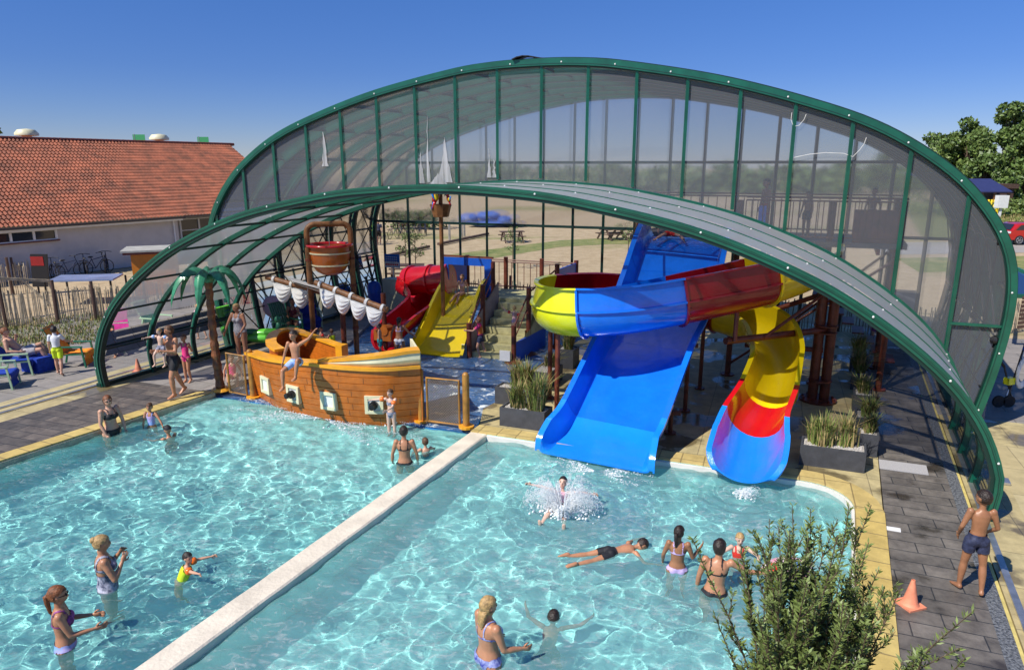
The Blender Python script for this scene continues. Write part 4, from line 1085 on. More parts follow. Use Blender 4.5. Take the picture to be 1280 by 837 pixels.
def chute(path, prof_fn, i0, i1, name, mat, parent, thick=.035, up_fn=None):
    """open channel: prof_fn(f) -> list of (lateral, up) inside points; a closed shell with thickness"""
    rings = []; N = len(path)
    for i in range(i0, i1+1):
        p = path[i]; d = (path[min(i+1, N-1)]-path[max(i-1, 0)]).normalized()
        n = d.cross(Vector((0, 0, 1))).normalized(); u = n.cross(d)
        if up_fn: 
            a = up_fn(i/(N-1)); q = Quaternion(d, a); n = q @ n; u = q @ u
        pr = prof_fn(i/(N-1)); M_ = len(pr)
        inn_ = [p+n*a+u*b for a, b in pr]; outp = []
        for k, (a, b) in enumerate(pr):
            a0, b0 = pr[max(k-1, 0)]; a1, b1 = pr[min(k+1, M_-1)]
            tx, ty = a1-a0, b1-b0; l = math.hypot(tx, ty) or 1
            outp.append(p+n*(a+ty/l*thick)+u*(b-tx/l*thick))
        rings.append(inn_+outp[::-1])
    m_ = MB(); m_.loft(rings)
    return m_.build(name, mat, parent, smooth=True, auto=35)

# ---------------- wide blue slide
def ST3(s, t, z): return S(s, t, z)
ws = thing('wide_slide', 'wide two-lane bright blue water slide dropping straight into the right pool', 'water slide', S(12.87, 3, 0))
ctrl = [ST3(12.87, -.05, -.02), ST3(12.88, .5, .05), ST3(12.92, 1.1, .22), ST3(13.0, 1.9, .75), ST3(13.1, 2.7, 1.38), ST3(13.2, 3.4, 1.86), ST3(13.24, 4.2, 2.55), ST3(13.2, 5.2, 3.25), ST3(13.15, 6.0, 3.62), ST3(13.1, 6.7, 3.68)]
wp = crom(ctrl, 10)
def wprof(f):
    fl = .06*(1-min(1, f/.12)); h = .05+.42*min(1, f/.10)**.5
    W = .90
    pts = []
    pts += [(-(W+.25+fl), h-.05), (-(W+.25+fl), h+.02), (-(W+.13+fl), h+.02)]
    for a in range(5): 
        an = a/4*math.pi/2*.9; pts.append((-(W+.15+fl)+.24*(1-math.cos(an)) if False else -(W+.12+fl)+.12*(a/4)**1.5, (h-.02)*(1-a/4)**1.6))
    for x in (-.7, -.35, 0, .35, .7): pts.append((x, 0))
    q = [(-x, y) for x, y in pts[:8]][::-1]
    return pts+q
n_ = len(wp)-1
cuts = [0, 22, 44, 66, n_]
for i, (a, b) in enumerate(zip(cuts, cuts[1:])): chute(wp, wprof, a, b, 'chute_section', M['bluelight'] if i == 0 else M['blue'], ws)
for ci in cuts[1:-1]:
    p = wp[ci]; d = (wp[ci+1]-wp[ci-1]).normalized(); n = d.cross(Vector((0, 0, 1))).normalized(); u = n.cross(d); pr = wprof(ci/n_)[2:-2]
    m_ = MB(); m_.loft([[p+n*x*.995+u*(y+.001)-d*.012, p+n*x*.995+u*(y+.007)-d*.008, p+n*x*.995+u*(y+.007)+d*.008, p+n*x*.995+u*(y+.001)+d*.012] for x, y in pr]); m_.build('joint_strip', M['blue'], ws)
for t, zt, dx in ((1.9, .52, .8), (3.4, 1.62, .8), (5.2, 3.0, .8)):
    for sg in (-1, 1):
        m_ = MB(); m_.tube([S(13.1+sg*dx, t, 0), S(13.1+sg*dx, t, zt)], .05, 8); m_.tube([S(13.1+sg*dx, t, 0), S(13.1+sg*dx, t, .03)], .13, 8)
        m_.build('leg', M['rust'], ws)
    m_ = MB(); m_.bar(S(13.1-1.0, t, zt-.05), S(13.1+1.0, t, zt-.05), .1, .08); m_.build('cross_beam', M['rust'], ws)

# ---------------- flume
fl = thing('body_flume', 'yellow, blue and dark red open flume curling round the wide slide', 'water slide', (3.5, 14, 0))
FC = [(7.5, 16.9, 2.98), (6.95, 15.75, 2.82), (5.75, 14.75, 2.62), (4.1, 14.15, 2.38), (2.5, 13.95, 2.12), (1.32, 14.25, 1.98), (.88, 15.2, 1.88), (1.15, 16.5, 1.80), (2.3, 17.35, 1.72), (3.9, 17.5, 1.62), (5.2, 16.95, 1.48), (6.0, 15.95, 1.28), (5.98, 14.8, .95), (5.42, 13.65, .55), (4.80, 12.75, .22), (4.36, 11.8, .06), (4.12, 11.30, .02)]
fp = crom(FC, 12); NF = len(fp)-1
def idxof(k): return min(NF, int(round(k*12)))
def fprof_tall(r, hw, f=0):
    pts = [(-r-.10, hw-.04), (-r-.10, hw), (-r-.0, hw)]
    for k in range(11):
        a = math.pi+math.pi*k/10; pts.append((r*math.cos(a), r+r*math.sin(a)))
    if hw > r+.02: pts.insert(3, (-r, (hw+r)/2)); pts.append((r, (hw+r)/2))
    pts += [(r, hw), (r+.10, hw), (r+.10, hw-.04)]
    return pts
def fprof(f):
    k = f*16
    hw = lerpk([(0, .70), (1, .72), (2, .98), (8, .98), (10, .85), (12, .72), (13, .66), (14.5, .58), (15.5, .42), (16, .16)], k)
    r = lerpk([(0, .5), (11, .5), (12.3, .45), (13.3, .50), (14.5, .58), (16, .64)], k)
    if hw < r:
        pts = []
        amax = math.acos(max(-1, min(1, 1-hw/r)))
        for j in range(13):
            a = -amax+2*amax*j/12; pts.append((r*math.sin(a)*1.02, r-r*math.cos(a)))
        x = pts[0][0]; pts = [(x-.10, hw-.04), (x-.10, hw)]+[pts[0]]+pts+[pts[-1]]+[(-x+.10, hw), (-x+.10, hw-.04)]
        return pts[:19]
    pts = [(-r-.10, hw-.04), (-r-.10, hw), (-r, hw), ]
    for j in range(13):
        a = math.pi+math.pi*j/12; pts.append((r*math.cos(a), r+r*math.sin(a)))
    pts += [(r, hw), (r+.10, hw), (r+.10, hw-.04)]
    return pts
def bank(f):
    k = f*16
    return lerpk([(0, 0), (1, .1), (3, .12), (6, .22), (9, .2), (10.5, .18), (12, .12), (13.5, 0), (16, 0)], k)*1.0
segs = [(0, 2.15, 'yellow'), (2.15, 3.35, 'dred'), (3.35, 4.75, 'blue'), (4.75, 7.2, 'lime'), (7.2, 8.1, 'dred'), (8.1, 10.0, 'dred'), (10.0, 11.7, 'yellow'), (11.7, 13.0, 'yellow'), (13.0, 13.9, 'red'), (13.9, 16, 'bluelight')]
for a, b, c in segs: chute(fp, fprof, idxof(a), idxof(b), 'flume_section', M[c], fl, .03, bank)
# joint flanges and the outer rib
for a, b, c in segs[:-1]:
    i = idxof(b); p = fp[i]; d = (fp[i+1]-fp[i-1]).normalized(); n = d.cross(Vector((0, 0, 1))).normalized(); u = n.cross(d)
    q = Quaternion(d, bank(i/NF)); n = q @ n; u = q @ u
    pr = fprof(i/NF)
    rings = []
    for k, (x, y) in enumerate(pr):
        x0, y0 = pr[max(k-1, 0)]; x1, y1 = pr[min(k+1, len(pr)-1)]; tx, ty = x1-x0, y1-y0; l = math.hypot(tx, ty) or 1
        for_ = p+n*(x+ty/l*.03)+u*(y-tx/l*.03); out_ = p+n*(x+ty/l*.085)+u*(y-tx/l*.085)
        rings.append([for_-d*.022, out_-d*.022, out_+d*.022, for_+d*.022])
    m_ = MB(); m_.loft(rings); m_.mi = 1
    for k in range(2, len(pr)-2): q2 = (rings[k][0]+rings[k][1])/2; m_.sphere(q2-d*.024, .014, 6, 4); m_.sphere(q2+d*.024, .014, 6, 4)
    m_.build('flange', [M[c], M['black']], fl)
for a, b, c in segs[:7]:
    rings = []
    for i in range(idxof(a), idxof(b)+1):
        p = fp[i]; d = (fp[min(i+1, NF)]-fp[max(i-1, 0)]).normalized(); n = d.cross(Vector((0, 0, 1))).normalized(); u = n.cross(d)
        q = Quaternion(d, bank(i/NF)); n = q @ n; u = q @ u
        pr = fprof(i/NF); r = lerpk([(0, .5), (12, .52)], i/NF*16)
        o_ = p-n*(r+.02)+u*(r*.95)
        rings.append([o_+u*.02, o_-n*.055+u*.018, o_-n*.055-u*.018, o_-u*.02])
    m_ = MB(); m_.loft(rings); m_.build('rib', M[c], fl)
# supports
for k, w in ((5.5, 1), (6.5, 1), (9.3, 1), (11.2, 0), (12.6, 0)):
    p = fp[idxof(k)]
    m_ = MB(); m_.tube([(p.x, p.y, 0), (p.x, p.y, p.z-.02)], .055, 8); m_.tube([(p.x, p.y, 0), (p.x, p.y, .03)], .14, 10)
    m_.build('leg', M['rust'], fl)

# ---------------- big start tower
tw_ = thing('slide_tower', 'red-brown steel start tower and deck above the slides, with railings', 'slide tower', S(15, 7.6, 0))
dk = pm('tower_deck', (.10, .09, .09), .7)
m_ = MB(); m_.prism(poly_st([(11.6, 6.5), (18.2, 6.5), (18.2, 9.0), (11.6, 9.0)], 0), 3.56, 3.68); m_.build('deck', dk, tw_)
tower_posts = [(11.8, 6.7), (14.35, 6.7), (18.0, 6.7), (11.8, 8.8), (14.8, 8.8), (18.0, 8.8), (16.5, 6.7)]
for s, t in tower_posts:
    m_ = MB(); m_.tube([S(s, t, 0), S(s, t, 4.65)], .075, 10); m_.tube([S(s, t, 0), S(s, t, .04)], .18, 10); m_.build('leg', M['rust'], tw_)
def railing(parent, a, b, z, h, mat, n=10, name='railing'):
    m_ = MB(); a = Vector(a); b = Vector(b)
    for zz in (z+h, z+h*.93, z+.1): m_.tube([a+Vector((0, 0, zz)), b+Vector((0, 0, zz))], .022, 6)
    for i in range(n+1):
        p = a.lerp(b, i/n); m_.tube([p+Vector((0, 0, z+.1)), p+Vector((0, 0, z+h*.93))], .012, 5)
    m_.build(name, mat, parent)
for (a, b) in (((14.5, 6.6), (18.1, 6.6)), ((18.1, 6.6), (18.1, 8.9)), ((11.7, 8.9), (18.1, 8.9)), ((11.7, 6.6), (11.7, 8.9))):
    railing(tw_, S(*a), S(*b), 3.68, 1.05, M['rust'], 26 if abs(a[0]-b[0]) > 3 else 14)
m_ = MB(); m_.frame_box(S(14.9, 6.62, 4.1), AX*.09, BX*.02, (0, 0, .42)); m_.build('blue_board', M['bluepanel'], tw_)
m_ = MB(); m_.frame_box(S(17.5, 6.62, 4.05), AX*.5, BX*.02, (0, 0, .42)); m_.build('brown_board', M['rust'], tw_)
# under-deck joists and diagonal braces
for s in (12.5, 13.8, 15.1, 16.4, 17.6):
    m_ = MB(); m_.bar(S(s, 6.5, 3.48), S(s, 9.0, 3.48), .08, .14); m_.build('joist', M['rust'], tw_)
for a, b in (((14.35, 6.7, .3), (18.0, 6.7, 3.3)), ((18, 6.7, .3), (18, 8.8, 3.3)), ((14.8, 8.8, .3), (18.0, 8.8, 3.3)), ((11.8, 6.7, 3.3), (11.8, 8.8, .4))):
    m_ = MB(); m_.tube([S(*a), S(*b)], .035, 6); m_.build('brace', M['rust'], tw_)
# stair behind
m_ = MB()
for i in range(14): m_.frame_box(S(18.3-.30*i*0+0, 9.1+.0, 0)+AX*(-.9*0)+Vector((0, 0, .24+.25*i))+BX*0+AX*(-i*.28), AX*.15, BX*.45, (0, 0, .02))
m_.build('stair_flight', M['rust'], tw_)

# ---------------- double column with flume arms
colb = G(1022, 500)
cl = thing('steel_column', 'tall red-brown double steel column carrying arms under the flume', 'column', colb)
for dx in (-.13, .13):
    m_ = MB(); m_.tube([colb+AX*dx, colb+AX*dx+Vector((0, 0, 3.5))], .115, 14); m_.build('pole', M['rust'], cl, smooth=True, auto=40)
m_ = MB(); m_.tube([colb, colb+Vector((0, 0, .05))], .42, 16)
for i in range(10):
    a = i*math.pi/5; m_.tube([colb+Vector((.35*math.cos(a), .35*math.sin(a), .05)), colb+Vector((.35*math.cos(a), .35*math.sin(a), .10))], .03, 6)
m_.build('base_plate', M['rust'], cl)
pa = colb+Vector((0, 0, 1.75)); pe = fp[idxof(2.6)]
e1 = Vector((pe.x, pe.y, 1.82)); m_ = MB(); m_.tube([pa, e1+Vector((-.2, 0, 0))], .075, 10); m_.tube([pa+Vector((0, 0, .95)), pa.lerp(e1, .7)], .035, 8)
m_.tube([e1, Vector((pe.x, pe.y, pe.z))], .05, 8); m_.build('arm', M['rust'], cl)
pe2 = fp[idxof(10.6)]; m_ = MB(); m_.tube([pa+Vector((0, 0, .9)), Vector((pe2.x+.5, pe2.y+.4, 1.9))], .06, 8); m_.tube([pa-Vector((0, 0, .5)), Vector((pe2.x, pe2.y, 1.2))], .06, 8); m_.build('arm', M['rust'], cl)
m_ = MB()
for z in (1.68, 1.84, 2.6, 2.75, .5): m_.tube([colb+Vector((0, 0, z)), colb+Vector((0, 0, z+.03))], .27, 14)
m_.build('clamp', M['rust'], cl)

# ---------------- pirate ship
sh_ = thing('pirate_ship', 'orange-brown pirate ship play structure with square portholes and yellow rails', 'play ship', G(430, 500))
FLZ = -.12
hb = [G(x, y, FLZ) for x, y in ((321, 494), (345, 507), (375, 517), (405, 524), (440, 529), (482, 531), (526, 527))]
hp = crom(hb, 8); NH = len(hp)-1
cen = G(440, 470)
def outn(i):
    d = (hp[min(i+1, NH)]-hp[max(i-1, 0)]).normalized(); n = Vector((d.y, -d.x, 0)); return n if n.dot(hp[i]-cen) > 0 else -n
PH = [FLZ]; rows = 9; HT_ = 1.43
def hti(i): return 1.22+.21*min(1, i/(NH*.45))
m_ = MB(); rings = []
for i in range(NH+1):
    n = outn(i); prof = []; hh_ = hti(i)
    for k in range(rows):
        z0 = FLZ+hh_*k/rows; z1 = FLZ+hh_*(k+1)/rows
        o0 = .16*math.sin(min(1, (k)/rows)*1.5); o1 = .16*math.sin(min(1, (k+1)/rows)*1.5)
        prof += [(o0+.012, z0+.008), (o1+.012, z1-.008), (o1-.012, z1)]
    inner_ = [(-.06, FLZ+hh_), (-.08, FLZ)]
    rings.append([hp[i]+n*(o)+Vector((0, 0, z)) for o, z in prof+inner_])
m_.loft(rings); m_.build('hull', M['hull'], sh_)
# vertical plank joints as thin dark grooves standing proud by a hair
m_ = MB(); rr = random.Random(3)
for k in range(rows):
    i = 3+rr.randint(0, 4)
    while i < NH-2:
        n = outn(i); z0 = FLZ+hti(i)*k/rows+.012; z1 = FLZ+hti(i)*(k+1)/rows-.012; o0 = .16*math.sin((k/rows)*1.5)+.0135; o1 = .16*math.sin(((k+1)/rows)*1.5)+.0135
        m_.bar(hp[i]+n*o0+Vector((0, 0, z0)), hp[i]+n*o1+Vector((0, 0, z1)), .008, .006); i += rr.randint(7, 14)
m_.build('plank_joints', M['dk_wood'], sh_)
# cap rail
m_ = MB(); rings = []
for i in range(0, NH+1):
    n = outn(i); p = hp[i]+Vector((0, 0, FLZ+hti(i)))
    rings.append([p+n*.22, p+n*.22+Vector((0, 0, .07)), p-n*.10+Vector((0, 0, .07)), p-n*.10])
m_.loft(rings); m_.build('cap_rail', M['rim'], sh_, auto=30)
# stern bulwark: cream boards with a yellow rail rising to the right
m_ = MB(); rings = []; m2 = MB(); rg2 = []
for i in range(int(NH*.50), NH+1):
    f = (i-NH*.50)/(NH*.50); n = outn(i); zt = FLZ+HT_+.08+.30*min(1, f*1.15)**.9
    p = hp[i]; z0 = FLZ+HT_+.06
    b_ = .10*math.sin(math.pi*.5*min(1, f))
    rings.append([p+n*(.12)+Vector((0, 0, z0)), p+n*(.12+b_)+Vector((0, 0, (z0+zt)/2)), p+n*(.10+b_)+Vector((0, 0, zt)), p+n*.02+Vector((0, 0, zt)), p+n*.03+Vector((0, 0, z0))])
    rg2.append([p+n*(.13+b_)+Vector((0, 0, zt-.02)), p+n*(.13+b_)+Vector((0, 0, zt+.05)), p-n*(.08)+Vector((0, 0, zt+.05)), p-n*.08+Vector((0, 0, zt-.02))])
m_.loft(rings); m_.build('stern_board', M['cream'], sh_); m2.loft(rg2); m2.build('stern_rail', M['rim'], sh_, auto=30)
# stern end wall
pe_ = hp[-1]; n = outn(NH); inn2 = -n
m_ = MB(); a = pe_+n*.12; b_ = pe_+inn2*1.1
for k in range(rows): m_.frame_box((a+b_)/2+Vector((0, 0, FLZ+HT_*(k+.5)/rows)), (b_-a)/2, BX.cross(Vector((0, 0, 1)))*.04, (0, 0, HT_/rows/2-.006))
m_.build('stern_wall', M['hull'], sh_)
m_ = MB(); m_.frame_box((a+b_)/2+Vector((0, 0, FLZ+HT_+.18)), (b_-a)/2, BX.cross(Vector((0, 0, 1)))*.035, (0, 0, .18)); m_.build('stern_board', M['cream'], sh_)
# portholes
def porth(px, py, gun):
    # nearest hull index by picture column
    best = min(range(NH+1), key=lambda i: abs((640+F*hp[i].x/((hp[i].y)*_c+(CAMH-.45)*_s))-px))
    n = outn(best); z = .53; o = .16*math.sin(((z-FLZ)/HT_)*1.5)+.012; p = hp[best]+n*(o+.02)+Vector((0, 0, z)); d = Vector((-n.y, n.x, 0))
    m_ = MB()
    for a, b2, w in ((-.17, 0, 1), (.17, 0, 1), (0, -.17, 0), (0, .17, 0)):
        if w: m_.frame_box(p+d*a+Vector((0, 0, b2)), d*.035, n*.045, (0, 0, .205))
        else: m_.frame_box(p+d*a+Vector((0, 0, b2)), d*.135, n*.043, (0, 0, .035))
    fr = m_.build('porthole', M['cream'], sh_)
    m_ = MB(); m_.frame_box(p-n*.01, d*.136, n*.022, (0, 0, .136)); m_.build('porthole_cover', M['sail'], fr)
    if gun:
        m_ = MB(); m_.tube([p+n*.03, p+n*.10], .095, 14); m_.tube([p+n*.10, p+n*.22+Vector((0, 0, .02))], [.07, .05], 12); m_.tube([p+n*.19, p+n*.23], .062, 12); m_.build('water_cannon', M['black'], sh_)
for px, py, g in ((340, 478, 0), (371, 488, 1), (417, 494, 0), (468, 498, 1)): porth(px, py, g)
# interior deck and bow bench (curved golden ring) and short inner wall
bow = [G(x, y, 1.20) for x, y in ((350, 439), (339, 430), (344, 418), (362, 413), (384, 419), (404, 426), (427, 434))]
bp_ = crom(bow, 8)
m_ = MB(); rings = []
for i, p in enumerate(bp_):
    d = (bp_[min(i+1, len(bp_)-1)]-bp_[max(i-1, 0)]).normalized(); n = Vector((-d.y, d.x, 0)); w_ = .13 if i < 30 else .10
    rings.append([p+n*w_, p+n*w_+Vector((0, 0, .06)), p-n*w_+Vector((0, 0, .06)), p-n*w_])
m_.loft(rings); m_.build('bow_rail', M['rim'], sh_, auto=30)
m_ = MB(); rings = []
for i, p in enumerate(bp_):
    d = (bp_[min(i+1, len(bp_)-1)]-bp_[max(i-1, 0)]).normalized(); n = Vector((-d.y, d.x, 0)); prof = []
    for k in range(7):
        z0 = FLZ+(p.z-FLZ)*k/7; z1 = FLZ+(p.z-FLZ)*(k+1)/7; prof += [(.055, z0+.01), (.055, z1-.01), (.035, z1)]
    prof2 = [(-o, z) for o, z in prof][::-1]
    rings.append([Vector((p.x, p.y, 0))+n*o+Vector((0, 0, z)) for o, z in prof+prof2])
m_.loft(rings); m_.build('bow_wall', M['hull'], sh_)
pw_ = bp_[-1]; m_ = MB(); m_.prism([tuple((pw_+AX*a+BX*b2).xy) for a, b2 in ((-.09, -.12), (.09, -.12), (.09, .12), (-.09, .12))], FLZ, pw_.z+.07); m_.build('end_post', M['rim'], sh_)
dkp = [hp[i]-outn(i)*.08 for i in range(0, NH+1, 4)]
m_ = MB(); m_.prism([(p.x, p.y) for p in dkp]+[tuple(p.xy) for p in (pe_+inn2*1.1, G(470, 470), bp_[-1], bp_[28], bp_[16], bp_[6])], FLZ, .06); m_.build('deck', M['hull'], sh_)
# little helm box
hbx = G(482, 436); m_ = MB(); m_.frame_box(hbx+Vector((0, 0, .45)), AX*.3, BX*.14, (0, 0, .16)); m_.tube([hbx+AX*.05-BX*.16+Vector((0, 0, .62)), hbx+AX*.05+BX*.16+Vector((0, 0, .62))], .17, 12); m_.build('helm', M['hull'], sh_)

# ---------------- bucket frame
bl = G(395, 458, .06); br_ = G(447, 453, .06)
bf_ = thing('tipping_bucket_frame', 'golden-brown pipe frame with a big tipping water bucket', 'water bucket frame', (bl+br_)/2)
zt = 3.98
d = (br_-bl).normalized(); cr = .22
pts = [bl, Vector((bl.x, bl.y, zt-cr))]+[Vector((bl.x, bl.y, zt))+d*cr*(1-math.cos(a))-Vector((0, 0, cr*(1-math.sin(a)))) for a in [R(x) for x in (15, 30, 45, 60, 75, 90)]]
pts += [Vector((br_.x, br_.y, zt))-d*cr*(1-math.sin(a))-Vector((0, 0, cr*(1-math.cos(a)))) for a in [R(x) for x in (0, 15, 30, 45, 60, 75, 90)]]+[br_]
m_ = MB(); m_.tube(pts, .075, 12); m_.build('pipe_frame', M['woodp'], bf_, smooth=True)
bc = (bl+br_)/2; bz = 2.60
m_ = MB()
prof = [(.02, 0), (.22, .03), (.38, .12), (.47, .27), (.50, .42), (.52, .52), (.53, .78), (.60, .80), (.60, .84), (.52, .84), (.50, .78), (.48, .5), (.40, .25), (.02, .1)]
m_.lathe((bc.x, bc.y, bz), prof, 28); o = m_.build('bucket', M['terracotta'], bf_, smooth=True, auto=40)
m_ = MB()
for z, r_ in ((.30, .49), (.62, .53)): m_.lathe((bc.x, bc.y, bz), [(r_, z-.018), (r_+.015, z-.015), (r_+.02, z+.02), (r_, z+.022)], 28)
m_.build('hoop', M['cream'], o)
m_ = MB(); m_.lathe((bc.x, bc.y, bz), [(.605, .79), (.625, .80), (.625, .85), (.50, .855), (.50, .79)], 28); m_.build('bucket_lip', M['red'], o, smooth=True)
m_ = MB(); m_.tube([bl+Vector((0, 0, 3.06)), br_+Vector((0, 0, 3.06))], .03, 8); m_.tube([bc+Vector((0, 0, 3.3)), bc+Vector((0, 0, 3.9))], .012, 6); m_.build('axle', M['metal'], bf_)
m_ = MB()
for p in (bl, br_):
    for z in (1.0, 2.2, 2.95): m_.tube([p+Vector((0, 0, z)), p+Vector((0, 0, z+.06))], .09, 12)
m_.build('clamp', M['rust'], bf_)

# ---------------- sails on yards
def yard(a, b, posts, label, nsc, drop, g0=.10, g1=.82):
    a = Vector(a); b = Vector(b)
    t_ = thing('sail_yard', label, 'sail', (a.x, a.y, 0), 'sails over the ship')
    m_ = MB(); m_.tube([a, b], .075, 12); m_.build('yard_pole', M['woodp'], t_, smooth=True, auto=50)
    for p in posts:
        m_ = MB(); m_.tube([Vector((p[0], p[1], -.1)), Vector((p[0], p[1], p[2]))], .075, 12); m_.build('post', M['rust'], t_, smooth=True, auto=50)
    d_ = (b-a); L = d_.length; d_.normalize(); side = Vector((d_.y, -d_.x, 0)).normalized()
    for i in range(nsc):
        f0 = g0+g1*i/nsc; f1 = g0+g1*(i+1)/nsc
        def fn(u, v, f0=f0, f1=f1):
            w = math.sin(math.pi*u); f = f0+(f1-f0)*u
            pleat = .018*math.cos(v*math.pi*9)
            z = -.07-(drop*v)*(.18+.82*w**.8)
            return a+d_*(L*f)+Vector((0, 0, z))+side*(.05+.16*w*math.sin(v*2.7)+pleat)
        m_ = MB(); m_.grid(fn, 14, 24)
        n0 = len(m_.v); fs_ = list(m_.f)
        m_.v += [tuple(Vector(p)-side*.02) for p in m_.v]; m_.f += [tuple(k+n0 for k in f[::-1]) for f in fs_]; m_.m += [0]*len(fs_)
        m_.build('sail_swag', M['sail'], t_, smooth=True)
    for i in range(nsc+1):
        f = g0+g1*i/nsc; p = a+d_*(L*f); m_ = MB(); m_.tube([p-d_*.035, p+d_*.035], .10, 12); m_.build('sail_ring', M['sail'], t_)
    return t_
def GD(px, py, D):
    u = (px-640)/F; v = (418.5-py)/F; t = D/(v*_s+_c); return Vector((t*u, D, CAMH+t*(v*_c-_s)))
p1a, p1b = GD(333, 346, 19.0), GD(432, 374, 18.3)
q1 = G(402, 452, 0)
yard(p1a, p1b, [], 'left brown yard with two slack off-white sail swags left of the bucket frame', 2, .52, .10, .46)
p2a, p2b = GD(394, 353, 17.3), GD(484, 387, 16.6)
pp = G(482, 436, 0)
yard(p2a, p2b, [(pp.x, pp.y, 1.75)], 'right brown yard with four off-white swags held by a dark red post', 4, .46, .08, .86)
# small dark mast and awning sheet between the yards
mp_ = G(432, 456, 0); mt = thing('ship_mast', 'dark red post standing on the ship behind the bucket frame pipes', 'post', mp_)
m_ = MB(); m_.tube([mp_-Vector((0, 0, .1)), mp_+Vector((0, 0, 1.75))], .075, 12); m_.build('pole', M['rust'], mt, smooth=True, auto=50)
m_ = MB(); m_.add([p1a+Vector((.5, 0, .06)), p1b+Vector((-.3, 0, .08)), GD(440, 372, 17.8), GD(366, 352, 17.8)], [(0, 1, 2, 3)])
n0 = 4; m_.add([tuple(Vector(p)-Vector((0, 0, .03))) for p in m_.v[:4]], [(3, 2, 1, 0)]); m_.build('awning', M['sail'], mt)

# ---------------- crow's nest
cb = Vector((G(556, 430).x-.1, 21.6, 0)); cn = thing('crows_nest_pole', 'thin brown mast topped by a wooden crow\'s nest basket', 'mast', cb)
top = GD(551, 262, 21.6)
cb = Vector((top.x, top.y, 0)); cn.location = cb; WL[cn.name] = cb
m_ = MB(); m_.tube([cb-Vector((0, 0, .1)), top+Vector((0, 0, .75))], .065, 10); m_.build('pole', M['woodp'], cn, smooth=True, auto=50)
m_ = MB(); m_.lathe((top.x, top.y, top.z-.22), [(.02, 0), (.24, 0), (.34, .38), (.30, .38), (.22, .03), (.02, .03)], 10); m_.build('basket', M['woodp'], cn)
m_ = MB(); pz = top+Vector((-.12, -.2, .42))
def parrot(pz, s=1, flip=1):
    ob = MB(); mats_ = [M['red'], M['yellow'], M['bluelight'], M['white'], M['black']]
    ob.mi = 0; ob.ell(pz, (.13*s, 0, 0), (0, .12*s, 0), (.05*s*flip, 0, .22*s), 12, 8); ob.sphere(pz+Vector((.07*flip, -.02, .26))*s, .12*s, 12, 8)
    ob.tube([pz+Vector((-.03*flip, 0, -.15))*s, pz+Vector((-.12*flip, -.03, -.42))*s], [.07*s, .02*s], 8)
    ob.mi = 1; ob.ell(pz+Vector((.02, -.08, -.02))*s, (.08*s, 0, 0), (0, .06*s, 0), (0, 0, .13*s), 10, 6)
    ob.mi = 2; ob.ell(pz+Vector((-.09*flip, -.05, .02))*s, (.05*s, 0, 0), (0, .1*s, 0), (-.06*s*flip, 0, .17*s), 10, 6); ob.tube([pz+Vector((-.08*flip, 0, -.2))*s, pz+Vector((-.16*flip, 0, -.45))*s], [.04*s, .012*s], 6)
    ob.mi = 3; ob.ell(pz+Vector((.13*flip, -.07, .27))*s, (.05*s, 0, 0), (0, .05*s, 0), (0, 0, .06*s), 8, 6)
    ob.mi = 4; ob.tube([pz+Vector((.16*flip, -.06, .28))*s, pz+Vector((.24*flip, -.07, .22))*s, pz+Vector((.22*flip, -.07, .15))*s], [.045*s, .03*s, .005*s], 8)
    return ob, mats_
ob, mt_ = parrot(pz, .9); tag(ob.build('parrot_figure', mt_, smooth=True), 'big red, yellow and blue parrot figure perched in the basket', 'parrot figure')
ob, mt_ = parrot(top+Vector((.26, -.1, .33)), .5, -1); tag(ob.build('parrot_figure', mt_, smooth=True), 'small blue parrot figure at the right edge of the basket', 'parrot figure')

# ---------------- palm
pb = G(276, 487)
pl = thing('play_palm', 'fibreglass palm tree with brown ringed trunk and drooping green fronds', 'palm tree', pb)
m_ = MB(); n = 22; tp = []
for i in range(n+1):
    z = 2.85*i/n; tp.append((pb+Vector((-.04*math.sin(z), 0, z)), .095-.008*z+(.022 if i % 2 else 0)))
m_.tube([p for p, r in tp], [r for p, r in tp], 12); m_.build('trunk', pm('palm_trunk', (.17, .06, .022), .5, 0, (7, .5), (20, .6)), pl)
m_ = MB(); m_.tube([pb, pb+Vector((0, 0, .06))], [.24, .18], 12); m_.build('base', M['rim'], pl)
topc = tp[-1][0]
for i in range(7):
    a = 2*math.pi*i/7+.25
    dr = Vector((math.cos(a), math.sin(a), 0)); sd = Vector((-dr.y, dr.x, 0))
    L = 1.0+.12*math.sin(i*2.1)
    def fn(u, v):
        x = v; w = .17*math.sin(math.pi*min(1, .12+x*.88))**.6*(1-.25*x); yv = (u-.5)*2
        jag = 1-.18*(abs(math.sin(x*math.pi*6))*abs(yv))
        return topc+dr*(L*(1-(1-x)**1.3)*.82)+sd*yv*w*jag+Vector((0, 0, .12+.34*math.sin(x*2.3)-.85*x*x-.12*abs(yv)))
    m_ = MB(); m_.grid(fn, 6, 22); n0 = len(m_.v); fs_ = list(m_.f)
    m_.v += [(p[0], p[1], p[2]-.03) for p in m_.v]; m_.f += [tuple(k+n0 for k in f[::-1]) for f in fs_]; m_.m += [0]*len(fs_)
    m_.build('frond', M['palm'], pl, smooth=True)
m_ = MB(); m_.sphere(topc+Vector((0, 0, .02)), .16, 10, 8); m_.build('crown_cap', M['palm'], pl, smooth=True)

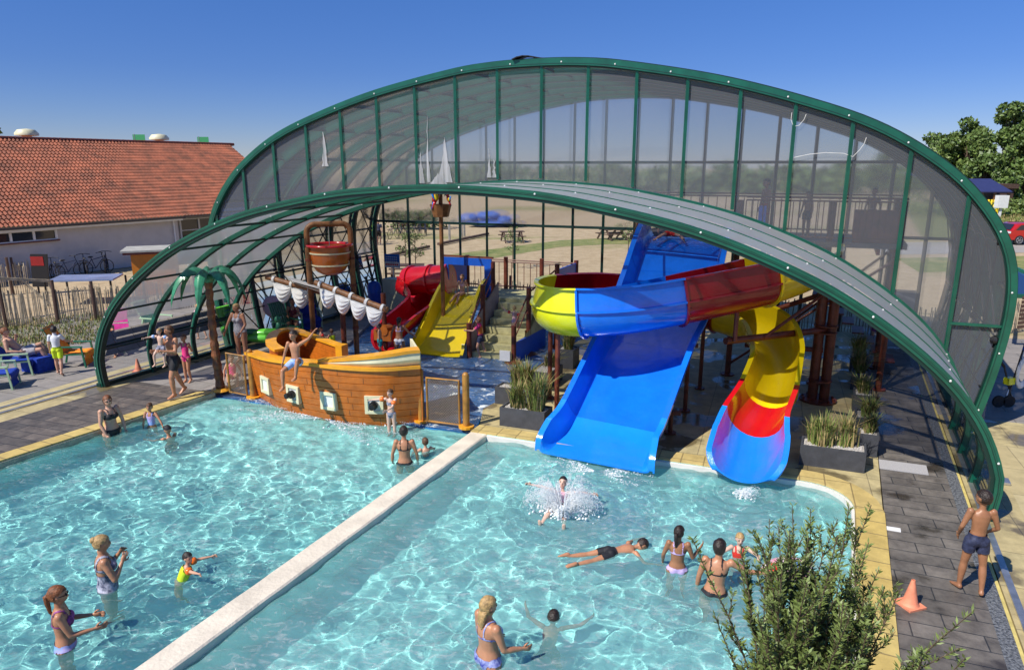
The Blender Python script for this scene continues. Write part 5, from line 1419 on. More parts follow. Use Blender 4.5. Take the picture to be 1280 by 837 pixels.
# ---------------- net fences
def netfence(a, b, h, label, posts=(1, 1)):
    a = Vector(a); b = Vector(b); t_ = thing('net_fence', label, 'net fence', (a+b)/2, 'net panels beside the ship')
    d = (b-a).normalized(); L = (b-a).length
    for p, on in ((a, posts[0]), (b, posts[1])):
        if not on: continue
        m_ = MB(); m_.tube([p, p+Vector((0, 0, h+.14))], .075, 12); m_.sphere(p+Vector((0, 0, h+.13)), .074, 10, 6); m_.build('post', M['gold'], t_, smooth=True, auto=50)
        m_ = MB(); m_.tube([p, p+Vector((0, 0, .05))], .17, 12); m_.build('post_foot', M['rim'], t_)
    p0 = a+d*.17; p1 = b-d*.17; m_ = MB(); z0 = .04; z1 = h
    m_.tube([p0+Vector((0, 0, z0)), p0+Vector((0, 0, z1)), p1+Vector((0, 0, z1)), p1+Vector((0, 0, z0)), p0+Vector((0, 0, z0))], .028, 8); m_.build('rope_frame', M['gold'], t_)
    m_ = MB(); step = .065; W = (p1-p0).length; H_ = z1-z0
    k = -H_
    while k < W:
        for sg in (0, 1):
            x0 = max(0, k); y0 = x0-k; x1 = min(W, k+H_); y1 = x1-k
            if x1-x0 > .01:
                if sg: m_.tube([p0+d*x0+Vector((0, 0, z0+y0)), p0+d*x1+Vector((0, 0, z0+y1))], .007, 3, False)
                else: m_.tube([p0+d*(W-x0)+Vector((0, 0, z0+y0)), p0+d*(W-x1)+Vector((0, 0, z0+y1))], .007, 3, False)
        k += step
    m_.build('net', pm('net_cord', (.26, .19, .12), .8), t_)
netfence(G(280, 490, -.0), G(317, 497, -.1), 1.05, 'golden post net panel between the palm and the ship bow', (0, 1))
netfence(G(527, 527, -.1), G(583, 534, -.02), 1.05, 'net panel with two golden posts right of the ship stern')

# ---------------- play tower with stairs
PZ = 1.35
pt_ = thing('play_tower', 'small play tower with blue portal, brown posts and pale yellow steps', 'play tower', S(7, 8.8, 0))
s0, s1, t0, t1 = 4.95, 8.9, 8.25, 9.95
m_ = MB(); m_.prism(poly_st([(s0, t0), (s1, t0), (s1, t1), (s0, t1)], 0), PZ-.12, PZ); m_.build('platform', M['step'], pt_)
def post(s, t, z, r=.075, z0=-.14, nm='post', mat='rust'):
    m_ = MB(); m_.tube([S(s, t, z0), S(s, t, z)], r, 12); m_.build(nm, M[mat], pt_, smooth=True, auto=50)
for s, t, z in ((4.95, 8.25, 2.45), (6.75, 8.25, 2.5), (s1, t0, 2.55), (s0, t1, 2.45), (6.4, t1, 2.45), (7.7, t1, 2.45), (s1, t1, 2.45), (6.95, 7.15, 1.95), (8.45, 7.15, 1.95), (7.0, 6.15, .95), (8.45, 6.1, 1.0)):
    post(s, t, z)
for s, t in ((8.45, 6.1), (8.45, 7.15), (8.9, 8.25), (8.9, 9.95)):
    m_ = MB(); m_.lathe(S(s, t, -.14), [(.3, 0), (.27, .05), (.09, .12), (.01, .12)], 12); m_.build('post_foot', M['rust'], pt_)
# blue portal over the slide
for a, b, z0_, z1_ in ((4.98, 5.20, PZ, 2.36), (6.48, 6.72, PZ, 2.36), (4.98, 6.72, 2.36, 2.6)):
    m_ = MB(); m_.frame_box(S((a+b)/2, 8.22, (z0_+z1_)/2), AX*((b-a)/2), BX*.03, (0, 0, (z1_-z0_)/2)); m_.build('blue_panel', M['bluepanel'], pt_)
m_ = MB(); m_.bar(S(4.95, 8.22, 2.64), S(6.78, 8.22, 2.64), .07, .05); m_.build('top_beam', M['rust'], pt_)
m_ = MB(); m_.frame_box(S(4.95, 9.1, 2.0), AX*.025, BX*.75, (0, 0, .4)); m_.build('blue_panel', M['bluepanel'], pt_)
m_ = MB(); m_.frame_box(S(8.9, 9.1, 1.95), AX*.025, BX*.8, (0, 0, .42)); m_.build('blue_panel', M['bluepanel'], pt_)
m_ = MB(); m_.frame_box(S(8.5, 7.2, .2), AX*.03, BX*1.1, (0, 0, .3)); m_.build('blue_panel', M['bluepanel'], pt_)
railing(pt_, S(5.0, 9.95), S(8.9, 9.95), PZ, 1.0, M['rust'], 17)
def srail(a, b):
    m_ = MB(); m_.tube([a, b], .025, 6); m_.tube([a-Vector((0, 0, .38)), b-Vector((0, 0, .38))], .02, 6); m_.build('handrail', M['rust'], pt_)
srail(S(7.0, 6.15, .9), S(6.95, 7.15, 1.75)); srail(S(6.95, 7.15, 1.75), S(6.75, 8.25, 2.35))
srail(S(8.45, 6.1, .95), S(8.45, 7.15, 1.8)); srail(S(8.45, 7.15, 1.8), S(8.9, 8.25, 2.4))
for k in range(7):
    zz = -.14+(PZ+.14)*(k+1)/7.5; tt = 6.25+.29*k
    m_ = MB(); m_.prism(poly_st([(7.05, tt), (8.38, tt-.03*k), (8.38, 8.2), (7.05, 8.2)], 0), zz-.19, zz)
    m_.build('step', M['step'], pt_)
m_ = MB(); m_.add([tuple(S(8.47, 6.15, -.14)), tuple(S(8.47, 8.2, -.14)), tuple(S(8.47, 8.2, 1.3)), tuple(S(8.47, 7.2, .75)), tuple(S(8.47, 6.5, .35)), tuple(S(8.47, 6.15, .1))], [tuple(range(6))])
m_.add([tuple(Vector(v)+AX*.05) for v in m_.v[:6]], [tuple(range(6))[::-1]]); m_.build('stair_side', M['step'], pt_)
m_ = MB(); m_.add([tuple(S(6.98, 6.2, -.14)), tuple(S(6.98, 8.2, -.14)), tuple(S(6.98, 8.2, 1.9)), tuple(S(6.98, 6.2, .7))], [(0, 1, 2, 3)]); n_0=[tuple(Vector(v)-AX*.03) for v in m_.v[:4]]; m_.add(n_0, [(3, 2, 1, 0)])
m_.build('side_board', pm('pinkish_grey_board', (.38, .30, .28), .6, 0, (4, .15)), pt_)
m_ = MB(); m_.frame_box(S(8.25, 5.95, .12), AX*.16, BX*.03, (0, 0, .15)); o_ = m_.build('white_plate', M['white'], pt_)
# yellow slide
ys = thing('yellow_slide', 'broad bright yellow slide running from the blue portal into the splash pool', 'slide', S(6, 7, 0))
yp = crom([S(5.80, 8.45, PZ+.02), S(5.82, 8.15, PZ), S(5.86, 7.55, .92), S(5.92, 7.0, .50), S(5.97, 6.55, .20), S(6.0, 6.15, .0), S(6.02, 5.85, -.04)], 8)
def yprof(f):
    w = .60+.22*f**1.2; h = .50*(1-f)**.5*(1 if f < .75 else 1)+.10
    if f > .82: h = .10+ (h-.10)*(1-f)/.18
    return [(-w-.12, h-.03), (-w-.12, h), (-w-.02, h), (-w, h*.5), (-w*.93, .03), (-w*.5, 0), (0, 0), (w*.5, 0), (w*.93, .03), (w, h*.5), (w+.02, h), (w+.12, h), (w+.12, h-.03)]
chute(yp, yprof, 0, len(yp)-1, 'chute', M['yellow'], ys, .03)
# red tube and red trough
rt = thing('red_tube_slide', 'glossy red tube slide ending in an open red trough left of the yellow slide', 'slide', S(4.3, 8, 0))
tp_ = crom([GD(563, 348, 22.5), GD(545, 349, 22.7), GD(522, 350, 23.0), GD(510, 351, 23.2)], 8)
rings = []
for i, p in enumerate(tp_):
    d = (tp_[min(i+1, len(tp_)-1)]-tp_[max(i-1, 0)]).normalized(); n = d.cross(Vector((0, 0, 1))).normalized(); u = n.cross(d)
    rings.append([p+(n*math.cos(a)+u*math.sin(a))*.47 for a in [2*math.pi*k/24 for k in range(24)]])
m_ = MB(); m_.loft(rings, cap=True); o = m_.build('tube', M['red'], rt, smooth=True, auto=50)
for i in (1, 10, 19):
    m_ = MB(); p = tp_[i]; d = (tp_[i+1]-tp_[i-1]).normalized(); n = d.cross(Vector((0, 0, 1))).normalized(); u = n.cross(d)
    m_.loft([[p+d*dd+(n*math.cos(a)+u*math.sin(a))*rr_ for a in [2*math.pi*k/24 for k in range(24)]] for dd, rr_ in ((-.03, .47), (-.03, .52), (.03, .52), (.03, .47))]); m_.build('tube_flange', M['red'], rt)
rp_ = crom([GD(503, 366, 23.4), GD(520, 378, 23.0), GD(530, 392, 22.3), GD(520, 404, 21.6), GD(503, 417, 21.0), GD(490, 431, 20.6), GD(482, 440, 20.3)], 8)
def rprof(f):
    r = .44; hw = .72-.22*f
    if f > .85: hw = .5*(1-f)/.15+.08
    a0 = math.pi*.5 if hw >= r else math.acos(1-hw/r)
    pts = []
    for j in range(11):
        a = -a0+2*a0*j/10; pts.append((r*math.sin(a), r-r*math.cos(a)))
    top_ = max(hw, pts[0][1]); x = pts[0][0]
    return [(x-.10, top_-.03), (x-.10, top_), (x, top_)]+pts+[(-x, top_), (-x+.10, top_), (-x+.10, top_-.03)]
chute(rp_, rprof, 0, len(rp_)-1, 'trough', M['red'], rt, .03)
for k in (6, 22):
    p = rp_[k]; m_ = MB(); m_.tube([(p.x, p.y, -.14), (p.x, p.y, p.z)], .05, 8); m_.build('leg', M['rust'], rt)
p = tp_[10]; m_ = MB(); m_.tube([(p.x, p.y, -.14), (p.x, p.y, p.z-.47)], .06, 8); m_.build('leg', M['rust'], rt)
# ------------------------------------------------------------------ planters with grasses
def blades(m_, c, sx, sy, h, n, seed, spread=.5, ax=AX, by=BX, w=.012):
    r = random.Random(seed)
    cl = [(r.uniform(-sx, sx), r.uniform(-sy, sy), r.uniform(.6, 1.0)) for _ in range(max(1, int(sx*8)))]
    for i in range(n):
        k_ = r.choice(cl); x = min(sx, max(-sx, k_[0]+r.gauss(0, .07))); y = min(sy, max(-sy, k_[1]+r.gauss(0, .05)))
        b = c+ax*x+by*y; a = r.uniform(0, 6.283); hh = h*k_[2]*r.uniform(.35, 1.2); lean = spread*1.5*r.uniform(.05, 1)**1.3*hh
        d = Vector((math.cos(a), math.sin(a), 0)); wd = Vector((-d.y, d.x, 0))*w*r.uniform(.6, 1.3)
        p1 = b+d*lean*.35+Vector((0, 0, hh*.6)); p2 = b+d*lean*1.1+Vector((0, 0, hh*(1-.35*lean)))
        m_.mi = 0 if r.random() < .62 else 1
        m_.add([b-wd, b+wd, p1+wd*.8, p1-wd*.8, p2], [(0, 1, 2, 3), (3, 2, 4)])
def planter(c, lx, ly, h, label, glabel, gh, gn, seed, spread=.5, mats=None, group='anthracite planters of the slide area', drop=0):
    c = Vector(c); t_ = thing('planter_box', label, 'planter', c, group)
    m_ = MB(); W = .035
    for a, b_, x, y in ((0, ly/2-W/2, lx/2, W/2), (0, -ly/2+W/2, lx/2, W/2)): m_.frame_box(c+AX*a+BX*b_+Vector((0, 0, h/2)), AX*x, BX*y, (0, 0, h/2))
    for a in (-lx/2+W/2, lx/2-W/2): m_.frame_box(c+AX*a+Vector((0, 0, h/2)), AX*W/2, BX*(ly/2-W), (0, 0, h/2))
    m_.build('box', M['planter'], t_)
    m_ = MB(); r = random.Random(seed)
    m_.frame_box(c+Vector((0, 0, h-.06)), AX*(lx/2-W), BX*(ly/2-W), (0, 0, .02))
    for i in range(int(500*lx*ly)):
        p = c+AX*r.uniform(-lx/2+.05, lx/2-.05)+BX*r.uniform(-ly/2+.05, ly/2-.05)+Vector((0, 0, h-.035)); q = r.uniform(.012, .024)
        m_.ell(p, (q, 0, 0), (0, q*.8, 0), (0, 0, q*.6), 5, 3)
    m_.build('gravel_bed', M['pebble'], t_)
    if glabel:
        m_ = MB(); blades(m_, c+Vector((0, 0, h-.05)), lx/2-.12, ly/2-.1, gh, gn, seed+50, spread)
        g = m_.build('ornamental_grass', mats or [M['grassb'], M['grassy']]); tag(g, glabel, 'ornamental grass', 'grasses in the planters')
p = (G(624, 532)+G(680, 539))/2
planter(p+BX*.24, 1.02, .46, .42, 'anthracite planter standing closest to the left rim of the wide slide', 'tall green grass in the planter closest to the wide slide', .92, 700, 1, .45)
p = G(645, 510); planter(p+BX*.35-AX*.15, .9, .42, .42, 'anthracite planter just behind the one beside the wide slide', 'feathery grass in the second planter beside the splash pool', .85, 520, 2, .45)
p = G(678, 482); planter(p+BX*.25, .55, .9, .42, 'weathered planter of brown drooping grass behind the big grass planters', 'brown drooping grass behind the big green tufts', .55, 420, 3, .9, [M['grassy'], M['grassb']])
p = G(706, 460); planter(p+BX*.2, .5, .5, .55, 'tall narrow planter in shade left of the wide slide', 'dark bushy grass in the narrow planter left of the wide slide', .75, 360, 4, .5)
p = (G(1000, 581)+G(1078, 592))/2
planter(p+BX*.28, 1.12, .50, .40, 'anthracite planter in sun between the flume exit and the plank path', 'pale yellow-green grass in the sunny planter right of the flume', .72, 620, 5, .35)
p = G(1082, 570); planter(p+BX*.25, .38, .5, .45, 'narrow anthracite planter at the front of the planter row by the path', 'grass tuft at the front end of the row beside the plank path', .5, 260, 6, .6)
spots_ = [(1080, 535, .62, 'second grass tuft in the row beside the plank path'), (1077, 505, .68, 'middle grass tuft in the row beside the plank path'), (1074, 478, .7, 'fourth grass tuft in the row, in the shade'), (1072, 455, .85, 'tallest spiky grass tuft at the far end of the planter row')]
for i, (x, y, h, lab) in enumerate(spots_):
    p = G(x, y+8); planter(p+BX*.2, .42, .62, .40, ['second planter of the row beside the plank path', 'middle planter of the row beside the plank path', 'fourth planter of the row beside the plank path', 'farthest planter of the row, under the spiky grass'][i], lab, h, 330, 20+i, .75)

# ------------------------------------------------------------------ cones, drain covers
def cone(c, h, label):
    c = Vector(c); m_ = MB()
    m_.box(c+Vector((0, 0, .015)), (h*.72, h*.72, .03), .3)
    m_.lathe(c, [(h*.30, .03), (h*.26, .05), (h*.235, .07), (h*.06, h), (h*.045, h), (h*.2, .06)], 24)
    t_ = thing('traffic_cone', label, 'cone', c); m_.build('cone_body', M['cone'], t_, smooth=True, auto=35)
cone(G(1137, 756), .37, 'orange plastic cone standing on the grey plank tiles by the pool')
cone(G(173, 464), .36, 'small orange cone inside the left arches of the canopy')
for k, (a, b_) in enumerate((((1102, 573), (1157, 596)),)):
    c = (G(*a)+G(*b_))/2; m_ = MB(); m_.frame_box(c+Vector((0, 0, .012)), AX*.40, BX*.22, (0, 0, .008))
    mtr = pm('perforated_cover', (.42, .41, .41), .6, 0, (60, .15)); tag(m_.build('drain_cover', mtr), 'pale perforated rectangular cover set into the grey plank tiles', 'drain cover')
c = G(1114, 661); m_ = MB(); m_.frame_box(c+Vector((0, 0, .008)), AX*.13, BX*.06, (0, 0, .005)); tag(m_.build('white_tile_mark', M['white']), 'small white rectangular plate at the edge of the yellow coping', 'marker plate')
c = G(1258, 606); m_ = MB(); m_.tube([c+Vector((0, 0, .02)), c+BX*.55+Vector((0, 0, .03))], .02, 6); m_.frame_box(c+BX*.1+Vector((0, 0, .03)), AX*.06, BX*.12, (0, 0, .02)); tag(m_.build('floor_latch', M['metal']), 'grey metal latch bar lying on the sandy slabs outside the arch', 'latch')

# ------------------------------------------------------------------ left building
BD = Vector((.535, .845, 0)); BN = Vector((-.845, .535, 0))   # along / back
bb = Vector((-24.6, 33.0, 0))
def Bp(a, b, z): return bb+BD*a+BN*b+Vector((0, 0, z))
bld = thing('brick_building', 'long low building with orange pantile roof and pale grey wall', 'building', bb)
EAVE = 2.72; RUN = 7.0; RZ = 6.95
LA, LB = -14, 18.4
m_ = MB(); m_.prism([Bp(LA, 0, 0).xy[:], Bp(9.2, 0, 0).xy[:], Bp(9.2, 13.6, 0).xy[:], Bp(LA, 13.6, 0).xy[:]], 0, EAVE-.05); m_.build('wall', M['wallgrey'], bld)
m_ = MB(); m_.prism([Bp(9.2, 1.4, 0).xy[:], Bp(LB-.3, 1.4, 0).xy[:], Bp(LB-.3, 13.6, 0).xy[:], Bp(9.2, 13.6, 0).xy[:]], 0, EAVE-.05); m_.build('wall', M['wallgrey'], bld)
# roof: waved pantile sheet
def roofsheet(a0, a1, b0, b1, z0, z1, flip=1, name='roof'):
    tw_, tl = .205, .34
    nc = int((a1-a0)/tw_); SL = math.hypot(b1-b0, z1-z0); nr = int(SL/tl); m_ = MB()
    prof = [(0, 0), (.16, .05), (.36, .075), (.56, .05), (.72, .0), (.86, -.02)]
    xs = []
    for c in range(nc):
        for u, h in prof: xs.append((a0+(c+u)*tw_, h))
    xs.append((a0+nc*tw_, 0))
    nz_ = (z1-z0)/SL; nb = (b1-b0)/SL
    b = 0; n = len(xs)
    for r_ in range(nr):
        f0 = r_/nr; f1 = (r_+1)/nr
        for f, off in ((f0, .05), (f1, .0)):
            for x, h in xs:
                hh = h+off; m_.v.append(tuple(Bp(x, b0+(b1-b0)*f-nz_*hh*(1 if b1 > b0 else -1), z0+(z1-z0)*f+abs(nb)*hh)))
        base = r_*2*n
        for i in range(n-1):
            m_.f.append((base+i, base+i+1, base+n+i+1, base+n+i)); m_.m.append(0)
            if r_ < nr-1:
                m_.f.append((base+n+i, base+n+i+1, base+2*n+i+1, base+2*n+i)); m_.m.append(0)
    return m_.build(name, M['tile'], bld, smooth=False)
roofsheet(LA-.3, LB, -.45, RUN, EAVE-.12, RZ)
m_ = MB(); m_.add([Bp(LA-.3, RUN, RZ), Bp(LB, RUN, RZ), Bp(LB, 14, EAVE), Bp(LA-.3, 14, EAVE)], [(0, 1, 2, 3)]); m_.build('rear_roof', M['tile'], bld)
m_ = MB(); x = LA
while x < LB: m_.tube([Bp(x, RUN, RZ+.03), Bp(x+.36, RUN, RZ+.05)], [.13, .10], 10); x += .34
m_.build('ridge', M['ridge'], bld)
m_ = MB(); m_.add([Bp(LB-.3, 1.4, EAVE-.1), Bp(LB-.3, RUN, RZ-.1), Bp(LB-.3, 13.6, EAVE-.1)], [(0, 1, 2)]); m_.build('gable_wall', M['wallgrey'], bld)
m_ = MB(); m_.bar(Bp(LA-.3, -.50, EAVE-.17), Bp(9.4, -.50, EAVE-.17), .12, .10); m_.bar(Bp(9.4, -.42, EAVE-.12), Bp(LB, -.42, EAVE-.12), .10, .09); m_.build('gutter', pm('dark_gutter', (.06, .05, .05), .5), bld)
m_ = MB(); m_.bar(Bp(LA-.3, -.40, EAVE-.27), Bp(9.3, -.40, EAVE-.27), .06, .12); m_.build('fascia', M['white'], bld)
m_ = MB(); m_.tube([Bp(8.9, -.1, 0), Bp(8.9, -.1, EAVE-.2)], .045, 8); m_.build('downpipe', M['white'], bld)
def window(a0, a1, z0, z1, b, n, nrow=1):
    fr = MB(); W = .055
    L = (a1-a0)
    fr.frame_box(Bp((a0+a1)/2, b-.04, z0), BD*L/2, BN*.05, (0, 0, W/2)); fr.frame_box(Bp((a0+a1)/2, b-.04, z1), BD*L/2, BN*.05, (0, 0, W/2))
    for i in range(n+1): fr.frame_box(Bp(a0+L*i/n, b-.042, (z0+z1)/2), BD*W, BN*.048, (0, 0, (z1-z0)/2))
    if nrow > 1: fr.frame_box(Bp((a0+a1)/2, b-.041, z0+(z1-z0)*.5), BD*L/2, BN*.045, (0, 0, W/2))
    f_ = fr.build('window', M['white'], bld)
    g = MB(); g.frame_box(Bp((a0+a1)/2, b-.02, (z0+z1)/2), BD*L/2, BN*.012, (0, 0, (z1-z0)/2)); g.build('pane', M['glassdark'], f_)
    s_ = MB(); s_.frame_box(Bp((a0+a1)/2, b-.08, z0-.06), BD*(L/2+.1), BN*.1, (0, 0, .03)); s_.build('sill', M['ridge'], f_)
window(-4.6, 2.55, 1.88, 2.35, 0, 7)
window(10.2, 15.2, .95, 2.3, 1.4, 4, 2)
for px, lab in ((33, 'left'), (198, 'right')):
    a = 4.2 if lab == 'left' else 11.5
    # find along-distance for this picture column on the ridge
    best = min((x*.1 for x in range(-100, 180)), key=lambda x: abs((640+F*Bp(x, RUN+1, 0).x/(Bp(x, RUN+1, 0).y*_c-1.6*_s))-px))
    c = Bp(best, RUN+.9, RZ-.15); m_ = MB(); m_.lathe(c, [(.25, 0), (.25, .35), (.62, .40), (.62, .52), (.45, .72), (.05, .78)], 16)
    m_.build('roof_vent', M['metal'] if False else M['cream'], bld, smooth=True, auto=40)
for px, col_ in ((169, 'green'), (249, 'green')):
    best = min((x*.1 for x in range(-100, 180)), key=lambda x: abs((640+F*Bp(x, RUN+3, 0).x/(Bp(x, RUN+3, 0).y*_c-1.8*_s))-px))
    c = Bp(best, RUN+3, 0); t_ = thing('banner_pole', 'small green flag just above the ridge, '+('left' if px < 200 else 'right')+' one of two', 'flag', c)
    m_ = MB(); m_.tube([c, c+Vector((0, 0, 7.6))], .03, 6); m_.build('pole', M['metal'], t_)
    m_ = MB(); m_.frame_box(c+Vector((.3, 0, 7.35)), (.42, 0, 0), (0, .01, 0), (0, 0, .22)); m_.build('flag_cloth', pm('green_flag', (.04, .32, .12), .7), t_)
# ------------------------------------------------------------------ orange hut
hc_ = Vector((-16.4, 29.3, 0)); hut = thing('orange_hut', 'small orange-brown wooden hut with flat grey roof by the building', 'hut', hc_)
hx = Vector((.93, .36, 0)); hy = Vector((-.36, .93, 0))
m_ = MB(); m_.frame_box(hc_+Vector((.5, 1.2, .9)), hx*.85, hy*.8, (0, 0, .9)); m_.build('wall', M['orangebox'], hut)
m_ = MB(); m_.frame_box(hc_+Vector((.5, 1.2, 1.92)), hx*1.2, hy*1.0, (0, 0, .04)); m_.build('roof', pm('grey_roof_felt', (.38, .37, .33), .8, 0, (3, .15)), hut)
m_ = MB(); m_.frame_box(hc_+Vector((.5, 1.2, 1.83)), hx*1.12, hy*.95, (0, 0, .05)); m_.build('fascia', M['ridge'], hut)
# bunting on a pole
bpz = G(163, 318); t_ = thing('bunting', 'string of small purple, yellow and green pennants above the hut', 'bunting', bpz)
e0 = Vector((bpz.x+.3, bpz.y+1.5, 2.9)); e1 = e0+Vector((3.6, -.4, -.75)); m_ = MB(); m_.tube([Vector((e0.x, e0.y, 0)), e0+Vector((-.15, 0, .3))], .04, 6); m_.tube([e0, e1], .015, 5); m_.build('cord', M['c_orange'], t_)
for i, cc in enumerate(('c_purple', 'c_purple', 'yellow', 'c_orange', 'palm', 'yellow', 'c_white')):
    p = e0.lerp(e1, (i+.5)/8); m_ = MB(); m_.add([p-Vector((.18, 0, 0)), p+Vector((.18, 0, -.04)), p+Vector((0, 0, -.42)), p-Vector((.18, .01, 0)), p+Vector((.18, -.01, -.04)), p+Vector((0, -.01, -.42))], [(0, 1, 2), (5, 4, 3)]); m_.build('pennant', M[cc], t_)

# ------------------------------------------------------------------ paling fences
def paling(pts, h, label, seed, gap=.10, post_every=1.6, posts=True, hp_=1.25, lean=.05, group='paling fences', pmat='pale_wood', z0=0, w=(.018, .04)):
    pts = [Vector(p) for p in pts]; t_ = thing('paling_fence', label, 'fence', pts[0], group); r = random.Random(seed)
    m_ = MB(); d0 = 0; ds = [0]
    for a, b_ in zip(pts, pts[1:]): ds.append(ds[-1]+(b_-a).length)
    def at(x):
        for i in range(len(pts)-1):
            if x <= ds[i+1]: return pts[i].lerp(pts[i+1], (x-ds[i])/(ds[i+1]-ds[i])), (pts[i+1]-pts[i]).normalized()
        return pts[-1], (pts[-1]-pts[-2]).normalized()
    x = 0
    while x < ds[-1]:
        p, d = at(x); hh = h*r.uniform(.9, 1.06); l = r.uniform(-lean, lean); m_.bar(p+Vector((0, 0, z0)), p+d*l+Vector((0, 0, z0+hh)), r.uniform(*w), r.uniform(.012, .02)); x += gap*r.uniform(.7, 1.3)
    for zz in (.25, .8):
        q = [at(ds[-1]*k/40)[0]+Vector((0, 0, z0+h*zz)) for k in range(41)]; m_.tube(q, .006, 4)
    m_.build('pickets', M[pmat], t_)
    x = 0
    while posts and x <= ds[-1]+.01:
        p, d = at(min(x, ds[-1])); m_ = MB(); m_.tube([p+Vector((0, 0, z0)), p+Vector((r.uniform(-.03, .03), 0, z0+h*hp_))], .055, 8); m_.build('post', M['dk_wood'], t_); x += post_every
    return t_
paling([G(-60, 418), G(0, 411), G(70, 404), G(130, 398)], 1.25, 'paling fence with dark posts just behind the loungers', 1, .05, 1.5)
paling([G(120, 400), G(170, 392), G(240, 384), G(330, 378), G(400, 374), G(480, 371)], 1.15, 'paling fence seen through the left arches of the hall', 2, .055, 1.8)
paling([G(-60, 372), G(0, 369), G(38, 366)], 1.3, 'second paling fence farther back towards the building', 3, .08, 2.2)
yb = [S(s, 13.3, 0) for s in (1, 8, 14, 21)]
paling(yb, 1.0, 'paling fence running close behind the rear wall of the hall', 4, .11, 2.0)
paling([G(1245, 418), G(1275, 414), G(1330, 406)], 1.2, 'short paling fence at the right edge behind the hose trolley', 5, .10, 1.6)
paling([G(-40, 362), G(10, 356), G(40, 350)], 1.0, 'paling fence stub beside the bicycles', 6, .13, 2.0)
# ------------------------------------------------------------------ timber frame at left
tf = G(40, 395); t_ = thing('timber_frame', 'pale sawn timber frame with diagonal struts behind the left fence', 'timber frame', tf)
a = GD(-20, 347, 24.5); b_ = GD(62, 351, 26.2)
def tbar(p, q, w=.09):
    m_ = MB(); m_.bar(p, q, w, w); m_.build('beam', M['pale_wood'], t_)
tbar(a, b_, .10); tbar(b_, Vector((b_.x, b_.y, 0)))
tbar(a.lerp(b_, .15), Vector((a.lerp(b_, .4).x+.7, a.y-.6, .4)), .07); tbar(a.lerp(b_, .55), Vector((b_.x+.2, b_.y-.5, .35)), .07); tbar(a.lerp(b_, .1), Vector((a.x+.3, a.y, 0)))
# ------------------------------------------------------------------ blue-grey table roofs and sign board near bicycles
tb_ = G(110, 365); t_ = thing('table_tennis_table', 'flat blue-grey table top standing near the parked bicycles', 'table', tb_)
tc_ = GD(108, 347, 28.0); m_ = MB(); m_.frame_box(tc_, (1.2, .2, 0), (-.2, .75, 0), (0, 0, .03)); m_.build('table_top', M['purpleroof'], t_)
for sx, sy in ((-1.2, -.8), (1.2, -.4), (-1.3, .7), (1.1, .9)):
    m_ = MB(); m_.tube([(tc_.x+sx, tc_.y+sy, 0), (tc_.x+sx, tc_.y+sy, tc_.z-.03)], .04, 6); m_.build('leg', M['black'], t_)
gb = G(52, 358); t_ = thing('notice_board', 'dark board with a red top panel beside the bicycles', 'sign', gb)
p0 = GD(50, 338, 30.0); m_ = MB(); m_.frame_box(p0, (.36, 0, 0), (0, .04, 0), (.06, 0, .72)); m_.tube([(p0.x-.2, p0.y, 0), (p0.x-.2, p0.y, p0.z)], .04, 6); m_.build('board', M['black'], t_)
m_ = MB(); m_.frame_box(p0+Vector((-.03, -.045, .42)), (.28, 0, 0), (0, .01, 0), (0, 0, .2)); m_.build('red_panel', M['dred'], t_)
# ------------------------------------------------------------------ bicycles
def bicycle(label, group='bicycles parked by the grey building wall'):
    t_ = thing('bicycle', label, 'bicycle', (0, 0, 0), group)
    for x in (-.53, .53):
        m_ = MB(); m_.tube([(x+.34*math.cos(a), 0, .34+.34*math.sin(a)) for a in [2*math.pi*k/20 for k in range(20)]], .02, 6, closed=True)
        for k in range(8): a = math.pi*k/8; m_.tube([(x+.33*math.cos(a), 0, .34+.33*math.sin(a)), (x-.33*math.cos(a), 0, .34-.33*math.sin(a))], .003, 3)
        m_.build('wheel', M['tyre'], t_)
    m_ = MB()
    for p, q in (((-.53, 0, .34), (-.2, 0, .78)), ((-.53, 0, .34), (-.05, 0, .3)), ((-.05, 0, .3), (-.22, 0, .85)), ((-.05, 0, .3), (.35, 0, .75)), ((-.2, 0, .75), (.33, 0, .85)), ((.53, 0, .34), (.33, 0, .98))): m_.tube([p, q], .02, 6)
    m_.build('frame', M['c_navy'], t_)
    m_ = MB(); m_.tube([(.2, -.3, 1.05), (.34, -.12, 1.08), (.34, .12, 1.08), (.2, .3, 1.05)], .016, 6); m_.tube([(.33, 0, .95), (.34, 0, 1.08)], .016, 6); m_.build('handlebar', M['black'], t_)
    m_ = MB(); m_.ell((-.24, 0, .9), (.14, 0, 0), (0, .07, 0), (0, 0, .04), 8, 6); m_.build('saddle', M['black'], t_)
    m_ = MB(); m_.box((-.6, 0, .74), (.4, .14, .03)); m_.build('carrier', M['black'], t_)
    return t_
bk0 = bicycle('bicycle leaning at the wall, left of the dark notice board')
bpos = [(33, 348, 1.9, None), (70, 350, 2.4, 'bicycle directly right of the dark notice board'), (88, 347, .9, 'bicycle behind the left end of the blue-grey table'), (108, 344, 2.2, 'bicycle behind the middle of the blue-grey table'), (122, 342, 1.0, 'bicycle left of the orange hut'), (134, 340, 2.0, 'bicycle closest to the orange hut')]
for i, (x, y, a, lab) in enumerate(bpos):
    p = G(x, y)
    if i == 0: bk0.location = p; bk0.rotation_euler = (0, 0, a)
    else: copy_tree(bk0, p, a, None, lab)
labs = ['bicycle at the left end of the row seen through the rear wall', 'second bicycle in the row beyond the rear wall', 'third bicycle in the row beyond the rear wall', 'fourth bicycle in the row beyond the rear wall', 'fifth bicycle in the row beyond the rear wall', 'bicycle at the right end of the row beyond the rear wall', 'bicycle beside the seated group behind the rear wall']
